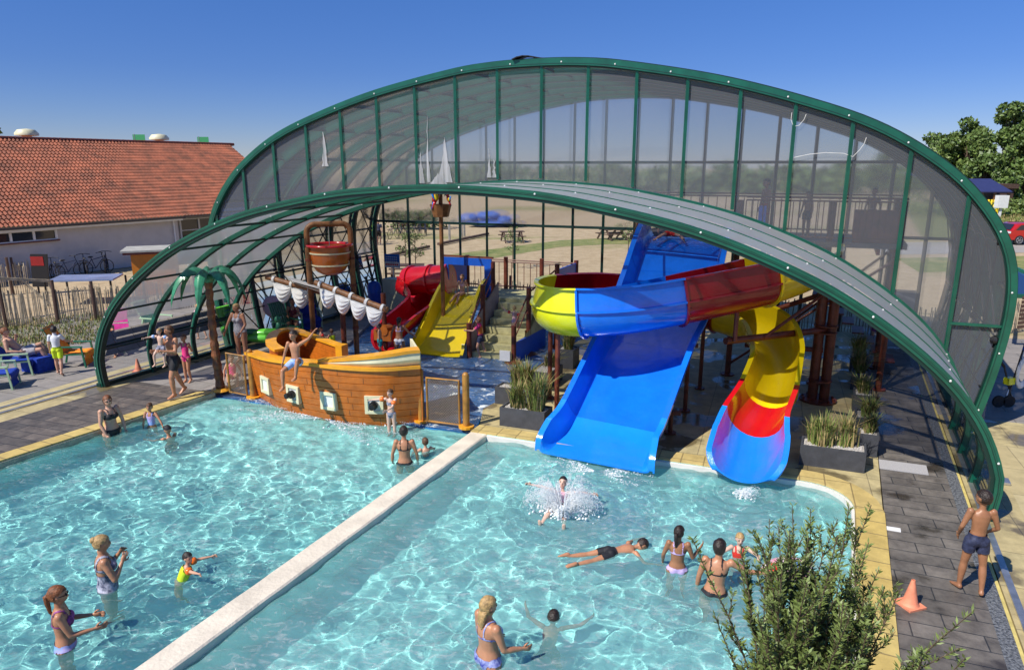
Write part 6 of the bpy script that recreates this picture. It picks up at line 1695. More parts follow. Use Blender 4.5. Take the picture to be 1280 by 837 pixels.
for i, (x, y) in enumerate(((492, 298), (501, 297), (509, 296), (517, 295), (525, 294), (532, 293), (478, 303))):
    c = copy_tree(bk0, G(x, y), 1.2+.3*(i % 3), None, labs[i]); c['group'] = 'bicycles parked beyond the hall'
# ------------------------------------------------------------------ loungers and chairs
def lounger(label, loc, yaw, mat, group='plastic pool loungers and chairs', towel=None, tlabel=None, lean=62):
    t_ = thing('pool_chair', label, 'garden chair', (0, 0, 0), group); W = .30
    m_ = MB(); m_.frame_box((0, 0, .38), (W, 0, 0), (0, .27, 0), (0, 0, .02)); m_.build('seat', M[mat], t_)
    a = R(lean); m_ = MB()
    for k in range(7):
        x = -W+.045+(2*W-.09)*k/6; m_.bar((x, -.25, .38), (x, -.25-.85*math.cos(a), .38+.85*math.sin(a)), .065, .02)
    for f in (.03, .5, .98): m_.bar((-W, -.25-.85*f*math.cos(a), .38+.85*f*math.sin(a)), (W, -.25-.85*f*math.cos(a), .38+.85*f*math.sin(a)), .07, .03)
    m_.build('backrest', M[mat], t_)
    for sg in (-1, 1):
        m_ = MB(); m_.bar((sg*(W+.03), -.42, .62), (sg*(W+.03), .30, .60), .07, .03); m_.build('armrest', M[mat], t_)
        m_ = MB(); m_.bar((sg*(W+.03), .27, .60), (sg*(W+.03), .33, 0), .05, .04); m_.build('leg', M[mat], t_)
        m_ = MB(); m_.bar((sg*(W+.03), -.30, .60), (sg*(W+.03), -.45, 0), .05, .04); m_.build('leg', M[mat], t_)
    t_.location = loc; t_.rotation_euler = (0, 0, R(yaw))
    if towel:
        def fn(u, v):
            x = (u-.5)*2*W*1.02; L = v*2.1
            if L < .85: q = .85-L; y = -.25-q*math.cos(a)+.02*math.sin(a); z = .38+q*math.sin(a)+.03
            elif L < 1.42: y = -.25+(L-.85); z = .415
            else: y = .32+.03*math.sin(L*9); z = .415-(L-1.42)*.55
            return Vector((x+.02*math.sin(L*7+u*3), y, z+.008*math.sin(u*25+L*4)))
        m_ = MB(); m_.grid(fn, 14, 30); n0 = len(m_.v); fs_ = list(m_.f); m_.v += [(p[0], p[1]-.01, p[2]-.012) for p in m_.v]; m_.f += [tuple(k+n0 for k in f[::-1]) for f in fs_]; m_.m += [0]*len(fs_)
        o = m_.build('towel', M[towel], smooth=True); o.location = loc; o.rotation_euler = (0, 0, R(yaw)); tag(o, tlabel, 'towel')
    return t_
def V3(p, z=0): return Vector((p[0], p[1], z))
lg1 = G(28, 466); lounger('pale green plastic chair holding the reclining man, blue towel on it', lg1, -70, 'chair_g', towel='towel_b', tlabel='dark blue towel under the reclining bare-chested man', lean=50)
lg2 = G(2, 484); lounger('pale green plastic lounger at the left edge under a blue towel', lg2, -70, 'chair_g', towel='towel_b', tlabel='blue towel draped over the lounger at the left edge', lean=25)
lg3 = G(98, 456); lounger('green plastic chair with the orange towel, right of the standing boy', lg3, -80, 'chair_dg', towel='towel_o', tlabel='orange and yellow patterned towel hanging over a green chair', lean=62)
# blue covered footstool by the man
p = G(50, 462); m_ = MB(); m_.frame_box(V3(p, .2), (.30, -.1, 0), (.1, .25, 0), (0, 0, .2)); tag(m_.build('covered_stool', M['towel_b']), 'low stool covered by a blue towel under the reclining man\'s legs', 'stool')
lg4 = G(146, 438); lounger('chair with the pink towel, seen through the first left arches', lg4, -170, 'chair_g', towel='towel_p', tlabel='bright pink towel over a chair behind the front arch', lean=75)
lg5 = G(200, 418); lounger('empty pale green chair standing inside by the paling fence', lg5, -100, 'chair_g', lean=60)
lg6 = G(362, 424); lounger('dark chair in which the woman in maroon sits', lg6, -120, 'chair_dg', lean=70)
lg7 = G(388, 410); lounger('chair with the blue towel right of the woman in maroon', lg7, -150, 'chair_g', towel='towel_b', tlabel='blue towel with yellow marks over the chair behind the seated woman', lean=70)
# pink round back thing
p = G(345, 418); m_ = MB(); m_.ell(p+Vector((0, 0, .95)), (.38, 0, 0), (0, .10, 0), (0, 0, .38), 16, 10); tag(m_.build('swim_ring', M['c_pinkl'], smooth=True), 'pink speckled round float propped up beside the seated woman', 'swim float')
p = G(338, 425); m_ = MB(); m_.tube([p+Vector((0, 0, .4)), p+Vector((0, 0, 0))], .03, 6); 
# green crocodile float
p = G(333, 432); t_ = thing('inflatable_crocodile', 'green inflatable crocodile ride-on resting beside the path', 'inflatable', p)
m_ = MB(); m_.ell(p+Vector((0, 0, .28)), (.62, .1, 0), (-.05, .26, 0), (0, 0, .17), 16, 10); m_.ell(p+Vector((.1, 0, .44)), (.50, .08, 0), (-.04, .19, 0), (0, 0, .12), 14, 8); m_.build('body', pm('lime_green_vinyl', (.12, .50, .05), .25, coat=.5), t_, smooth=True)
m_ = MB(); m_.ell(p+Vector((-.45, 0, .45)), (.32, 0, 0), (0, .14, 0), (0, 0, .10), 12, 8); m_.build('tail', M['palm'], t_, smooth=True)
m_ = MB(); m_.tube([p+Vector((.42, 0, .45)), p+Vector((.45, 0, .80))], [.10, .07], 10); m_.sphere(p+Vector((.43, 0, .85)), .11, 10, 8); m_.build('head', M['palm'], t_, smooth=True)
# bins
for (x, y, lab) in ((469, 386, 'round blue bin with domed lid by the rear left corner'),):
    p = G(x, y); t_ = thing('blue_bin', lab, 'bin', p)
    m_ = MB(); m_.lathe(p, [(.22, 0), (.26, .65), (.02, .65)], 18); m_.build('bin_body', M['c_blue'], t_, smooth=True, auto=40)
    m_ = MB(); m_.lathe(p+Vector((0, 0, .66)), [(.28, 0), (.28, .22), (.22, .38), (.05, .46)], 18); m_.build('bin_lid', M['bluepanel'], t_, smooth=True, auto=40)
# beige cabinet and information sign
p = G(505, 386); t_ = thing('beige_cabinet', 'plain beige panel box behind the red tube slide', 'cabinet', p); m_ = MB(); m_.frame_box(p+Vector((0, 0, .60)), AX*.75, BX*.25, (0, 0, .60)); m_.build('box', M['cream'], t_)
p = G(486, 378); t_ = thing('pool_rules_sign', 'blue and white rules sign with small white and red lettering', 'sign', p)
sc0 = Vector((p.x+.25, p.y-.2, 1.75)); m_ = MB(); m_.frame_box(sc0, AX*.34, BX*.015, (0, 0, .27)); m_.build('board', M['bluev'] if False else pm('sign_blue', (.02, .16, .55), .4), t_)
m_ = MB(); m_.frame_box(sc0-BX*.02+Vector((0, 0, -.15)), AX*.33, BX*.004, (0, 0, .11)); m_.build('white_band', M['white'], t_)
m_ = MB()
for k in range(3):
    for j in range(6): m_.frame_box(sc0-BX*.026+AX*(-.24+.09*j)+Vector((0, 0, .16-.09*k)), AX*.032, BX*.003, (0, 0, .014))
m_.build('lettering', M['white'], t_)
m_ = MB()
for j in range(7): m_.frame_box(sc0-BX*.028+AX*(-.26+.085*j)+Vector((0, 0, -.14)), AX*.03, BX*.003, (0, 0, .03))
m_.build('lettering', M['c_redv'], t_)
m_ = MB(); m_.tube([V3(sc0+AX*.0+BX*.04, 0), V3(sc0+BX*.04, 1.9)], .03, 6); m_.build('pole', M['metal'], t_)
# whiteboard at the path end
p = G(1118, 428); t_ = thing('white_board', 'white board with dark drawings standing at the end of the plank path', 'board', p)
m_ = MB(); m_.frame_box(p+Vector((-.1, .1, .95)), AX*.55, BX*.03, (0, 0, .75)); m_.build('board', pm('pale_board', (.45, .47, .55), .4), t_)
m_ = MB()
for dx, dz in ((-.2, 1.3), (-.05, 1.33), (.12, 1.28), (-.12, 1.05)): m_.ell(p+Vector((-.1, .1, dz))+AX*dx-BX*.035, AX*.06, BX*.004, (0, 0, .06), 10, 6)
m_.build('drawing', M['black'], t_)

# ------------------------------------------------------------------ hose trolley and small right-edge things
p = G(1262, 508); t_ = thing('hose_trolley', 'two-wheeled trolley with coiled grey hose and yellow part outside the hall', 'hose trolley', p)
m_ = MB()
for k in range(7): m_.tube([p+Vector((.25+.02*math.sin(k), .12*math.cos(a)+.1, .75+.32*math.sin(a)))+Vector((.22*math.cos(a), 0, 0))+Vector((0, 0, .02*k)) for a in [2*math.pi*j/18 for j in range(18)]], .02, 6, closed=True)
m_.build('hose', M['white'], t_)
for s_ in (-.18, .06):
    m_ = MB(); m_.tube([p+Vector((s_-.12, -.05, .14)), p+Vector((s_-.12, .0, .14))], .14, 16); m_.build('wheel', M['tyre'], t_)
m_ = MB(); m_.tube([p+Vector((-.1, 0, .14)), p+Vector((.15, .1, 1.35))], .02, 6); m_.tube([p+Vector((.05, 0, .1)), p+Vector((-.22, .1, .95))], .02, 6); m_.tube([p+Vector((-.22, .1, .95)), p+Vector((-.4, .1, 1.15))], .03, 6); m_.build('handle', M['black'], t_)
m_ = MB(); m_.box(p+Vector((-.08, .05, .62)), (.2, .14, .16), .3); m_.build('motor', M['lime'], t_)
m_ = MB(); m_.tube([p+Vector((-.16, 0, .05)), p+Vector((.22, .15, 1.35))], .018, 6); m_.build('pole', M['metal'], t_); m_ = MB(); m_.tube([p+Vector((.22, .15, 1.3)), p+Vector((.25, .16, 1.5))], .05, 8); m_.build('grip', M['bluepanel'], t_)
# green open canopy at right edge
p = G(1285, 420); t_ = thing('green_shelter', 'corner of a green framed shelter with clear roof at the right edge', 'shelter', p)
a = GD(1255, 330, 22.0); b_ = GD(1330, 360, 21.0); c_ = GD(1256, 369, 20.2); d_ = GD(1330, 372, 19.8)
m_ = MB(); m_.bar(a, b_, .14, .12); m_.bar(c_, d_, .14, .12); m_.bar(a, c_, .1, .1); m_.build('roof_frame', M['green'], t_)
m_ = MB(); m_.add([a, b_, d_, c_], [(0, 1, 2, 3)]); m_.build('roof_sheet', poly_roof, t_)
for q in (b_, d_): 
    m_ = MB(); m_.tube([V3(q, 0), q], .06, 8); m_.build('post', M['green'], t_)
# dark folded parasol / hanging mat at the right edge
p = G(1276, 440); t_ = thing('dark_parasol', 'dark brown slatted panel hanging at the right edge above the trolley', 'slatted panel', p)
q = GD(1279, 392, 19.0); m_ = MB()
for k in range(8): m_.bar(q+Vector((-.10, 0, .45-.12*k)), q+Vector((.5, 0, .52-.12*k)), .02, .09)
m_.build('slats', M['dk_wood'], t_); m_ = MB(); m_.tube([V3(q+Vector((.3, 0, 0)), 0), q+Vector((.3, .02, .6))], .04, 6); m_.build('post', M['dk_wood'], t_)
# ------------------------------------------------------------------ trees
def leafmesh(m_, centers, n, size, seed, flat=.6):
    r = random.Random(seed)
    tot = sum(c[1]**2 for c in centers)
    for c, rad in centers:
        k = int(n*rad*rad/tot)
        for i in range(k):
            u = Vector((r.gauss(0, 1), r.gauss(0, 1), r.gauss(0, 1))).normalized(); rr = rad*(.55+.5*r.random()**.6)
            rr *= 1+.28*noise.noise(Vector(c)*.31+u*2.2)
            p = Vector(c)+Vector((u.x*rr, u.y*rr, u.z*rr*.82))
            a = Vector((r.gauss(0, 1), r.gauss(0, 1), r.gauss(0, 1))).normalized(); b_ = a.cross(Vector((r.gauss(0, 1), r.gauss(0, 1), r.gauss(0, 1)))).normalized(); s_ = size*r.uniform(.5, 1.25)
            m_.mi = 0 if r.random() < .7 else 1
            m_.add([p-a*s_, p+b_*s_*flat, p+a*s_, p-b_*s_*flat], [(0, 1, 2, 3)])
def tree(label, base, h, crown, n, seed, name='tree', cat='tree', group=None, mats=None, trunk_r=.25, crown_z=.4, leaf=.32, lobes=14):
    base = Vector(base); t_ = thing(name, label, cat, base, group); r = random.Random(seed)
    m_ = MB(); top = base+Vector((r.uniform(-.3, .3), 0, h*.8)); m_.tube([base, base.lerp(top, .35), base.lerp(top, .7), top], [trunk_r, trunk_r*.75, trunk_r*.45, trunk_r*.15], 8)
    cs = []
    for i in range(lobes):
        f = r.random(); a = r.uniform(0, 6.283); z = h*(crown_z+(.93-crown_z)*f); w = crown*(1-.75*max(0, (f-.35)/.65)**1.3)*r.uniform(.35, .95)
        c = base+Vector((math.cos(a)*w, math.sin(a)*w, z)); rad = crown*r.uniform(.20, .38)*(1-.35*f); cs.append((c, rad))
        m_.tube([base+Vector((0, 0, h*crown_z*.8+ (z-h*crown_z)*.4)), c], [trunk_r*.3, trunk_r*.06], 5)
    m_.build('trunk', M['bark'], t_)
    m_ = MB(); leafmesh(m_, cs, n, leaf, seed)
    m_.build('crown', mats or [M['leafg'], M['leafl']], t_)
    return t_
TR = [((1245, 240), 100, 14.4, 5.2, 7, 'tallest dark green tree at the right behind the navy-roofed shelter', 7000), ((1200, 240), 104, 12.6, 5.2, 8, 'rounded tree directly left of the tallest tree', 5200), ((1275, 240), 92, 9.5, 4.6, 9, 'dense tree at the right edge of the picture', 5000), ((1165, 240), 112, 10.8, 5.0, 10, 'low tree peeking over the hall arch left of the others', 4200), ((1225, 240), 88, 7.0, 4.0, 11, 'bushy lower tree in front of the tallest tree', 3600), ((1100, 236), 130, 10.2, 3.4, 12, 'small treetop just over the right shoulder of the tall arch', 1600)]
for (px, py), D, h, cr, sd, lab, n in TR:
    x = (px-640)/F*(D*_c+1.3); tree(lab, (x, D, -.03), h, cr, int(n*1.6), sd, group='trees right of the hall', trunk_r=.35, crown_z=.22, leaf=.30, lobes=34)
for (px, D, h, cr, sd, lab) in ((2, 62, 9.2, 2.6, 31, 'treetop showing above the orange roof at the left edge'), (258, 70, 8.3, 1.0, 32, 'thin treetop sticking up over the roof ridge between flags'), (220, 66, 7.3, .8, 33, 'tiny treetop barely above the middle of the roof ridge')):
    x = (px-640)/F*(D*_c+1.3); tree(lab, (x, D, -.03), h, cr, 900, sd, group='treetops behind the orange roof', trunk_r=.15, crown_z=.5, leaf=.25, lobes=9)
# distant belt of woods
m_ = MB(); r = random.Random(5); cs = []
for i in range(230):
    px = 60+i*5.6; D = 150+r.uniform(-12, 18); x = (px-640)/F*(D*_c+1.3)
    if px < 700: D = 165+r.uniform(-8, 12); x = (px-640)/F*(D*_c)
    cs.append((Vector((x, D, r.uniform(1.2, 4.0))), r.uniform(2.4, 3.6)))
leafmesh(m_, cs, 15000, .8, 6); tag(m_.build('treeline', [M['leafg'], M['leafl']]), 'distant dark belt of woods along the horizon', 'woods', kind='stuff')
# hedge / ground cover right
m_ = MB(); r = random.Random(15); cs = []
for i in range(60): cs.append((Vector((r.uniform(46, 78), r.uniform(74, 82)+r.uniform(-1, 1), r.uniform(.3, 1.4))), r.uniform(.9, 1.6)))
leafmesh(m_, cs, 6000, .25, 16); o = m_.build('hedge', [M['leafl'], M['leafg']]); tag(o, 'yellowish green hedge behind the yellow garden chairs', 'hedge')
grs = pm('lawn_green', (.12, .17, .035), .9, 0, (1.2, .4), (20, .4), col2=(.30, .27, .10))
m_ = MB(); m_.sheet([G(1150, 300)[:2], G(1500, 292)[:2], G(1500, 250)[:2], G(1120, 252)[:2]], -.022); tag(m_.build('lawn', grs), kind='structure')
m_ = MB(); m_.sheet([G(1150, 340)[:2], G(1500, 330)[:2], G(1500, 316)[:2], G(1120, 322)[:2]], -.022); tag(m_.build('lawn', grs), kind='structure')
m_ = MB(); m_.sheet([G(560, 318)[:2], G(700, 300)[:2], G(860, 292)[:2], G(860, 300)[:2], G(700, 308)[:2], G(600, 325)[:2]], -.022); tag(m_.build('lawn', grs), kind='structure')
asph = pm('pale_track', (.34, .31, .28), .9, 0, (.6, .1), (30, .3))
m_ = MB(); m_.sheet([G(1100, 318)[:2], G(1500, 312)[:2], G(1500, 298)[:2], G(1100, 303)[:2]], -.018); tag(m_.build('road', asph), kind='structure')
# dry grass tufts on the bank
m_ = MB(); r = random.Random(44)
for i in range(2600):
    px = r.uniform(1190, 1300); py = r.uniform(262, 296); c = G(px, py); blades(m_, c, .05, .05, .6, 2, i, .6, w=.04)
tag(m_.build('dry_grass', [M['grassy'], M['grassb']]), 'dry grass on the bank below the shelter', 'grass', kind='stuff')
m_ = MB(); r = random.Random(45)
for i in range(1300):
    px = r.uniform(-10, 130); py = r.uniform(404, 440)-px*.10; c = G(px, py); blades(m_, c, .05, .05, r.uniform(.08, .26), 3, i, .6, w=.012)
tag(m_.build('weeds', [M['grassb'], M['grassy']]), 'weeds growing along the foot of the left paling fence', 'weeds', kind='stuff')

# ---------------- shelter, yellow chairs, white box
D0 = 80.0
def FX(px, D): return (px-640)/F*(D*_c+1.2)
sp = Vector((FX(1222, D0), D0, 0)); t_ = thing('open_shelter', 'open timber shelter with navy metal roof on the bank at right', 'shelter', sp)
z0 = GD(1222, 240, D0).z; z1 = GD(1222, 228, D0+3).z
xa, xb = FX(1188, D0), FX(1250, D0)
m_ = MB(); m_.add([(xa, D0-1.5, z0), (xb, D0-1.5, z0), (xb-.3, D0+2, z1+.3), (xa, D0+2, z1+.3), (xa, D0-1.5, z0+.12), (xb, D0-1.5, z0+.12), (xb-.3, D0+2, z1+.45), (xa, D0+2, z1+.45)], [(0, 1, 2, 3), (7, 6, 5, 4), (0, 4, 5, 1), (1, 5, 6, 2), (3, 2, 6, 7), (0, 3, 7, 4)]); m_.build('roof', M['navyroof'], t_)
m_ = MB(); m_.frame_box(((xa+xb)/2-2.5, D0+6, z1+.75), ((xb-xa)/2-1.0, 0, 0), (0, 3, .3), (0, 0, .1)); m_.build('rear_roof', M['navyroof'], t_)
for f in (.25, .45, .7, .97):
    m_ = MB(); x = xa+(xb-xa)*f; m_.bar((x, D0-1.2, 0), (x, D0-1.2, z0+.05), .22); m_.build('post', M['woodp'], t_)
m_ = MB(); m_.frame_box(((xa+xb)/2, D0+1.5, 1.0), ((xb-xa)/2, 0, 0), (0, .1, 0), (0, 0, .25)); m_.build('back_rail', M['pale_wood'], t_)
m_ = MB(); m_.frame_box((xb+1.0, D0+3, z0-.5), (1.3, 0, 0), (0, 1.5, 0), (0, 0, .9)); m_.frame_box((xb+1.0, D0+3, z0+.6), (1.6, 0, 0), (0, 1.8, 0), (0, 0, .25)); t2 = m_.build('dark_shed', M['dk_wood']); tag(t2, 'small dark shed right beside the navy-roofed shelter', 'shed')
q = GD(1252, 252, 74); m_ = MB(); m_.frame_box(V3(q, q.z), (.55, 0, 0), (0, .3, 0), (0, 0, .65)); m_.frame_box(V3(q, q.z/2), (.12, 0, 0), (0, .1, 0), (0, 0, q.z/2)); tag(m_.build('information_board', M['white']), 'white box-shaped board on a post near the shelter', 'sign')
def ychair(label, loc, rz):
    t_ = thing('yellow_garden_chair', label, 'garden chair', (0, 0, 0), 'yellow chairs by the shelter')
    m_ = MB(); m_.frame_box((0, 0, .5), (.5, 0, 0), (0, .45, 0), (0, 0, .04)); m_.build('seat', M['yellow'], t_)
    m_ = MB()
    for k in range(5): m_.bar((-.42+.21*k, -.45, .5), (-.42+.21*k, -.75, 1.4), .14, .04)
    m_.build('backrest', M['yellow'], t_)
    for sx in (-.5, .5):
        for sy in (-.45, .45):
            m_ = MB(); m_.bar((sx, sy, 0), (sx, sy, .8), .09); m_.build('leg', M['yellow'], t_)
        m_ = MB(); m_.bar((sx, -.6, .8), (sx, .5, .8), .12, .05); m_.build('armrest', M['yellow'], t_)
    t_.location = loc; t_.rotation_euler = (0, 0, rz); t_.scale = (1.3, 1.3, 1.3); return t_
yc = ychair('yellow garden chair in the open, right of its twin', G(1237, 271), 2.6); copy_tree(yc, G(1229, 269), 3.6, None, 'yellow garden chair partly hidden by the hall arch')
# shrub by shelter
p = G(1262, 262); t_ = thing('shrub', 'round dark green shrub in front of the white board', 'shrub', p); m_ = MB(); leafmesh(m_, [(p+Vector((0, 0, 1.2)), 1.6), (p+Vector((1, .5, .9)), 1.2)], 1500, .2, 77); m_.build('foliage', [M['leafg'], M['leafl']], t_)
m_ = MB(); m_.tube([p, p+Vector((0, 0, 1.2))], .08, 6); m_.build('stem', M['bark'], t_)

# ---------------- red car
cp = G(1272, 307); cp = G(1258, 306); t_ = thing('red_car', 'red hatchback parked on the pale track at the right edge', 'car', cp)
def carpt(x, y, z): return Vector((cp.x+x, cp.y+y, z))
prof = [(0, .35), (-.02, .62), (.05, .92), (.30, 1.02), (.62, 1.42), (1.0, 1.53), (2.1, 1.52), (2.9, 1.10), (3.9, .98), (4.25, .72), (4.28, .38)]
def hullc(mb, prof, y0, y1, inset):
    n = len(prof); vs = []
    for y, ins in ((y0, inset), (y0+.12, 0), (y1-.12, 0), (y1, inset)):
        for x, z in prof: vs.append(carpt(x*(1-ins*.02)+ins*.04, y, z-(ins*.05 if z > 1.2 else 0)))
    fs = []
    for j in range(3):
        for i in range(n-1): fs.append((j*n+i, j*n+i+1, (j+1)*n+i+1, (j+1)*n+i))
    fs += [tuple(range(n))[::-1], tuple(range(3*n, 4*n))]
    mb.add(vs, fs)
m_ = MB(); hullc(m_, prof, 0, 1.8, 1); m_.build('body', M['carred'], t_, smooth=True, auto=30)
m_ = MB()
m_.add([carpt(.50, -.012, 1.04), carpt(.80, -.012, 1.38), (carpt(1.45, -.012, 1.42)), carpt(1.45, -.012, 1.04)], [(0, 1, 2, 3)]); m_.add([carpt(1.52, -.012, 1.04), carpt(1.52, -.012, 1.42), carpt(2.1, -.012, 1.41), carpt(2.65, -.012, 1.08)], [(0, 1, 2, 3)])
m_.build('side_window', M['glassdark'], t_)
m_ = MB(); m_.add([carpt(.26, .25, 1.04), carpt(.26, 1.55, 1.04), carpt(.58, 1.45, 1.43), carpt(.58, .35, 1.43)], [(0, 1, 2, 3)]); m_.build('rear_window', M['glassdark'], t_)
m_ = MB(); m_.frame_box(carpt(.06, .22, .88), (.10, 0, 0), (0, .24, 0), (0, 0, .07)); m_.build('tail_light', M['white'], t_)
for x in (.85, 3.45):
    m_ = MB(); m_.tube([carpt(x, -.03, .33), carpt(x, .2, .33)], .33, 20); o = m_.build('wheel', M['tyre'], t_)
    m_ = MB()
    for k in range(5): a = k*2*math.pi/5; m_.bar(carpt(x, -.045, .33), carpt(x+.22*math.cos(a), -.045, .33+.22*math.sin(a)), .03, .05)
    m_.tube([carpt(x+.22*math.cos(a), -.045, .33+.22*math.sin(a)) for a in [2*math.pi*k/16 for k in range(16)]], .02, 6, closed=True); m_.build('rim', M['metal'], o)
m_ = MB(); m_.frame_box(carpt(2.0, .9, .35), (2.05, 0, 0), (0, .86, 0), (0, 0, .09)); m_.build('underbody', M['black'], t_)

# ---------------- picnic tables, saplings, bollards, blue trampoline
def picnic(label):
    t_ = thing('picnic_table', label, 'picnic table', (0, 0, 0), 'picnic tables on the sand')
    m_ = MB(); m_.box((0, 0, .75), (1.8, .75, .05)); m_.build('table_top', M['dk_wood'], t_)
    for y in (-.75, .75):
        m_ = MB(); m_.box((0, y, .45), (1.8, .27, .05)); m_.build('bench', M['dk_wood'], t_)
    for x in (-.65, .65):
        m_ = MB(); m_.bar((x, -.9, .02), (x, -.25, .74), .1); m_.bar((x, .9, .02), (x, .25, .74), .1); m_.bar((x, -.8, .4), (x, .8, .4), .1, .06); m_.build('leg_frame', M['dk_wood'], t_)
    return t_
pk = picnic('left picnic table on the sand beyond the wide slide'); pk.location = G(764, 299); pk.rotation_euler = (0, 0, .5); copy_tree(pk, G(778, 299), .9, None, 'right picnic table of the pair, close beside the first'); c = copy_tree(pk, G(640, 302), .2, None, 'lone picnic table beyond the rear wall near the bollards')
c = copy_tree(pk, G(508, 350), .1, None, 'low dark table frame by the fence above the rules sign')
labs = ['left bollard of the three beyond the rear wall', 'middle bollard of the three beyond the rear wall', 'right bollard of the three beyond the rear wall']
for i, (x, y) in enumerate(((562, 300), (577, 296), (580.5, 295))):
    p = G(x, y); m_ = MB(); m_.tube([p, p+Vector((0, 0, 1.5))], .09, 8); tag(m_.build('bollard_post', M['metal']), labs[i], 'post', 'posts on the sand')
for i, (a, b_) in enumerate((((482, 320), (536, 308)), ((548, 305), (610, 292)))):
    m_ = MB(); m_.bar(G(*a, .12), G(*b_, .12), .2, .16); tag(m_.build('ground_beam', M['dk_wood']), ['long dark timber edging on the sand, left piece', 'long dark timber edging on the sand, right piece'][i], 'timber edging', 'timber edgings')
def sapling(px, py, h, label, seed, lean=0):
    p = G(px, py); t_ = thing('sapling', label, 'young tree', p, 'saplings behind the hall'); r = random.Random(seed)
    m_ = MB(); m_.tube([p, p+Vector((0, 0, h))], [.03, .012], 6); cs = []
    for i in range(16):
        z = h*r.uniform(.35, .95); a = r.uniform(0, 6.28); L = r.uniform(.2, .5); e = p+Vector((L*math.cos(a), L*math.sin(a), z+.25)); m_.tube([p+Vector((0, 0, z)), e], [.012, .004], 4); cs.append((e, .18))
    m_.build('trunk', M['bark'], t_); m_ = MB(); leafmesh(m_, cs, 500, .05, seed); m_.build('foliage', [M['leafg'], M['leafl']], t_)
sapling(508, 348, 2.6, 'thin sapling behind the left mullions of the rear wall', 1); sapling(641, 335, 2.3, 'leafy sapling behind the play tower railing', 2); sapling(785, 318, 2.0, 'sapling just left of the top of the wide slide', 3); sapling(520, 345, 2.0, 'shorter sapling right of the first thin one', 4)
p = G(620, 283); t_ = thing('blue_bouncer', 'blurred blue play structure far behind the rear wall', 'play structure', p)
m_ = MB()
for q_, a_, b2_ in (((0, 0, .35), 2.9, .4), ((-1.6, 0, .9), .9, .5), ((.2, .3, 1.1), 1.1, .45), ((1.6, 0, .8), .7, .35)): m_.ell(p+Vector(q_), (a_, 0, 0), (0, 1.3, 0), (0, 0, b2_), 14, 8)
m_.build('base', pm('faded_blue_vinyl', (.06, .14, .50), .5), t_, smooth=True)
# dark hedge/cars belt left rear
m_ = MB(); r = random.Random(61); cs = [(Vector((FX(px, 62), 62+r.uniform(-1, 1), .9)), 1.0) for px in range(492, 556, 5)]
leafmesh(m_, cs, 1800, .16, 62); tag(m_.build('hedge', [M['leafg'], M['dk_wood']]), 'low dark hedge beyond the bicycles behind the rear wall', 'hedge')

# ---------------- foreground willow-like shrub
wb = Vector((1.45, 2.85, 0)); t_ = thing('olive_willow_tree', 'slender olive-green leaved young tree rising in front of the right pool', 'tree', wb)
r = random.Random(21); tk = MB(); lf = MB()
def twig(p, d, L, rad, depth):
    n = 7; pts = [p]; dd = Vector(d)
    if (p+dd*L).x > wb.x+.33 or (p+dd*L).x < wb.x-.42: return
    for i in range(n):
        dd = (dd+Vector((r.gauss(0, .07), r.gauss(0, .07), r.gauss(.0, .05)))).normalized(); pts.append(pts[-1]+dd*L/n)
    tk.tube(pts, [rad*(1-.75*i/n) for i in range(n+1)], 5)
    for i in range(1, n+1):
        if depth < 2 and i < n:
            for _ in range(2 if depth < 1 else 1):
                if r.random() < .9:
                    a = r.uniform(0, 6.283); side = Vector((math.cos(a), math.sin(a), 0)); nd = (dd*.75+side*r.uniform(.25, .5)+Vector((0, 0, .3))).normalized()
                    twig(pts[i], nd, min(L*.3, .30)*r.uniform(.6, 1.0)*(1-.4*i/n), rad*.45, depth+1)
    if True:
        m = int(L/.0065)
        for i in range(m):
            f = r.random()**.8 if depth else .2+.8*r.random(); k = min(n-1, int(f*n)); q = pts[k].lerp(pts[k+1], f*n-k)
            a = r.uniform(0, 6.283); od = (dd*.7+Vector((math.cos(a), math.sin(a), r.uniform(-.3, .5)))*.8).normalized(); s_ = r.uniform(.022, .042); w = od.cross(Vector((r.gauss(0, 1), r.gauss(0, 1), r.gauss(0, 1)))).normalized()*s_*.14
            lf.mi = 0 if r.random() < .75 else 1
            lf.add([q, q+od*s_*.5+w, q+od*s_, q+od*s_*.5-w], [(0, 1, 2, 3)])
def env(x):
    return lerpk([(-.50, 3.1), (-.36, 3.35), (-.27, 3.98), (-.12, 3.70), (.02, 3.92), (.12, 3.88), (.22, 3.55), (.30, 3.64), (.40, 3.2), (.6, 3.1)], x)
tops = [(-.27, 0, 3.98), (.03, .05, 3.92), (.11, -.05, 3.86), (.26, 0, 3.66), (-.36, .05, 3.48), (-.2, .1, 3.86)]
for i in range(78):
    x = r.uniform(-.32, .26); tops.append((x, r.uniform(-.22, .22), min(env(x)-r.uniform(.0, .38), 3.9)))
for x, y, z in tops:
    b0 = wb+Vector((x*.35, y*.3, 2.0+.25*r.random())); e = wb+Vector((x, y, z)); twig(b0, (e-b0).normalized(), (e-b0).length, .008, 0)
tk.tube([wb, wb+Vector((.02, 0, .9)), wb+Vector((0, 0, 2.1))], [.05, .045, .03], 8)
tk.build('trunk', M['bark'], t_); lf.build('crown', [M['leafo'], M['leafl']], t_)

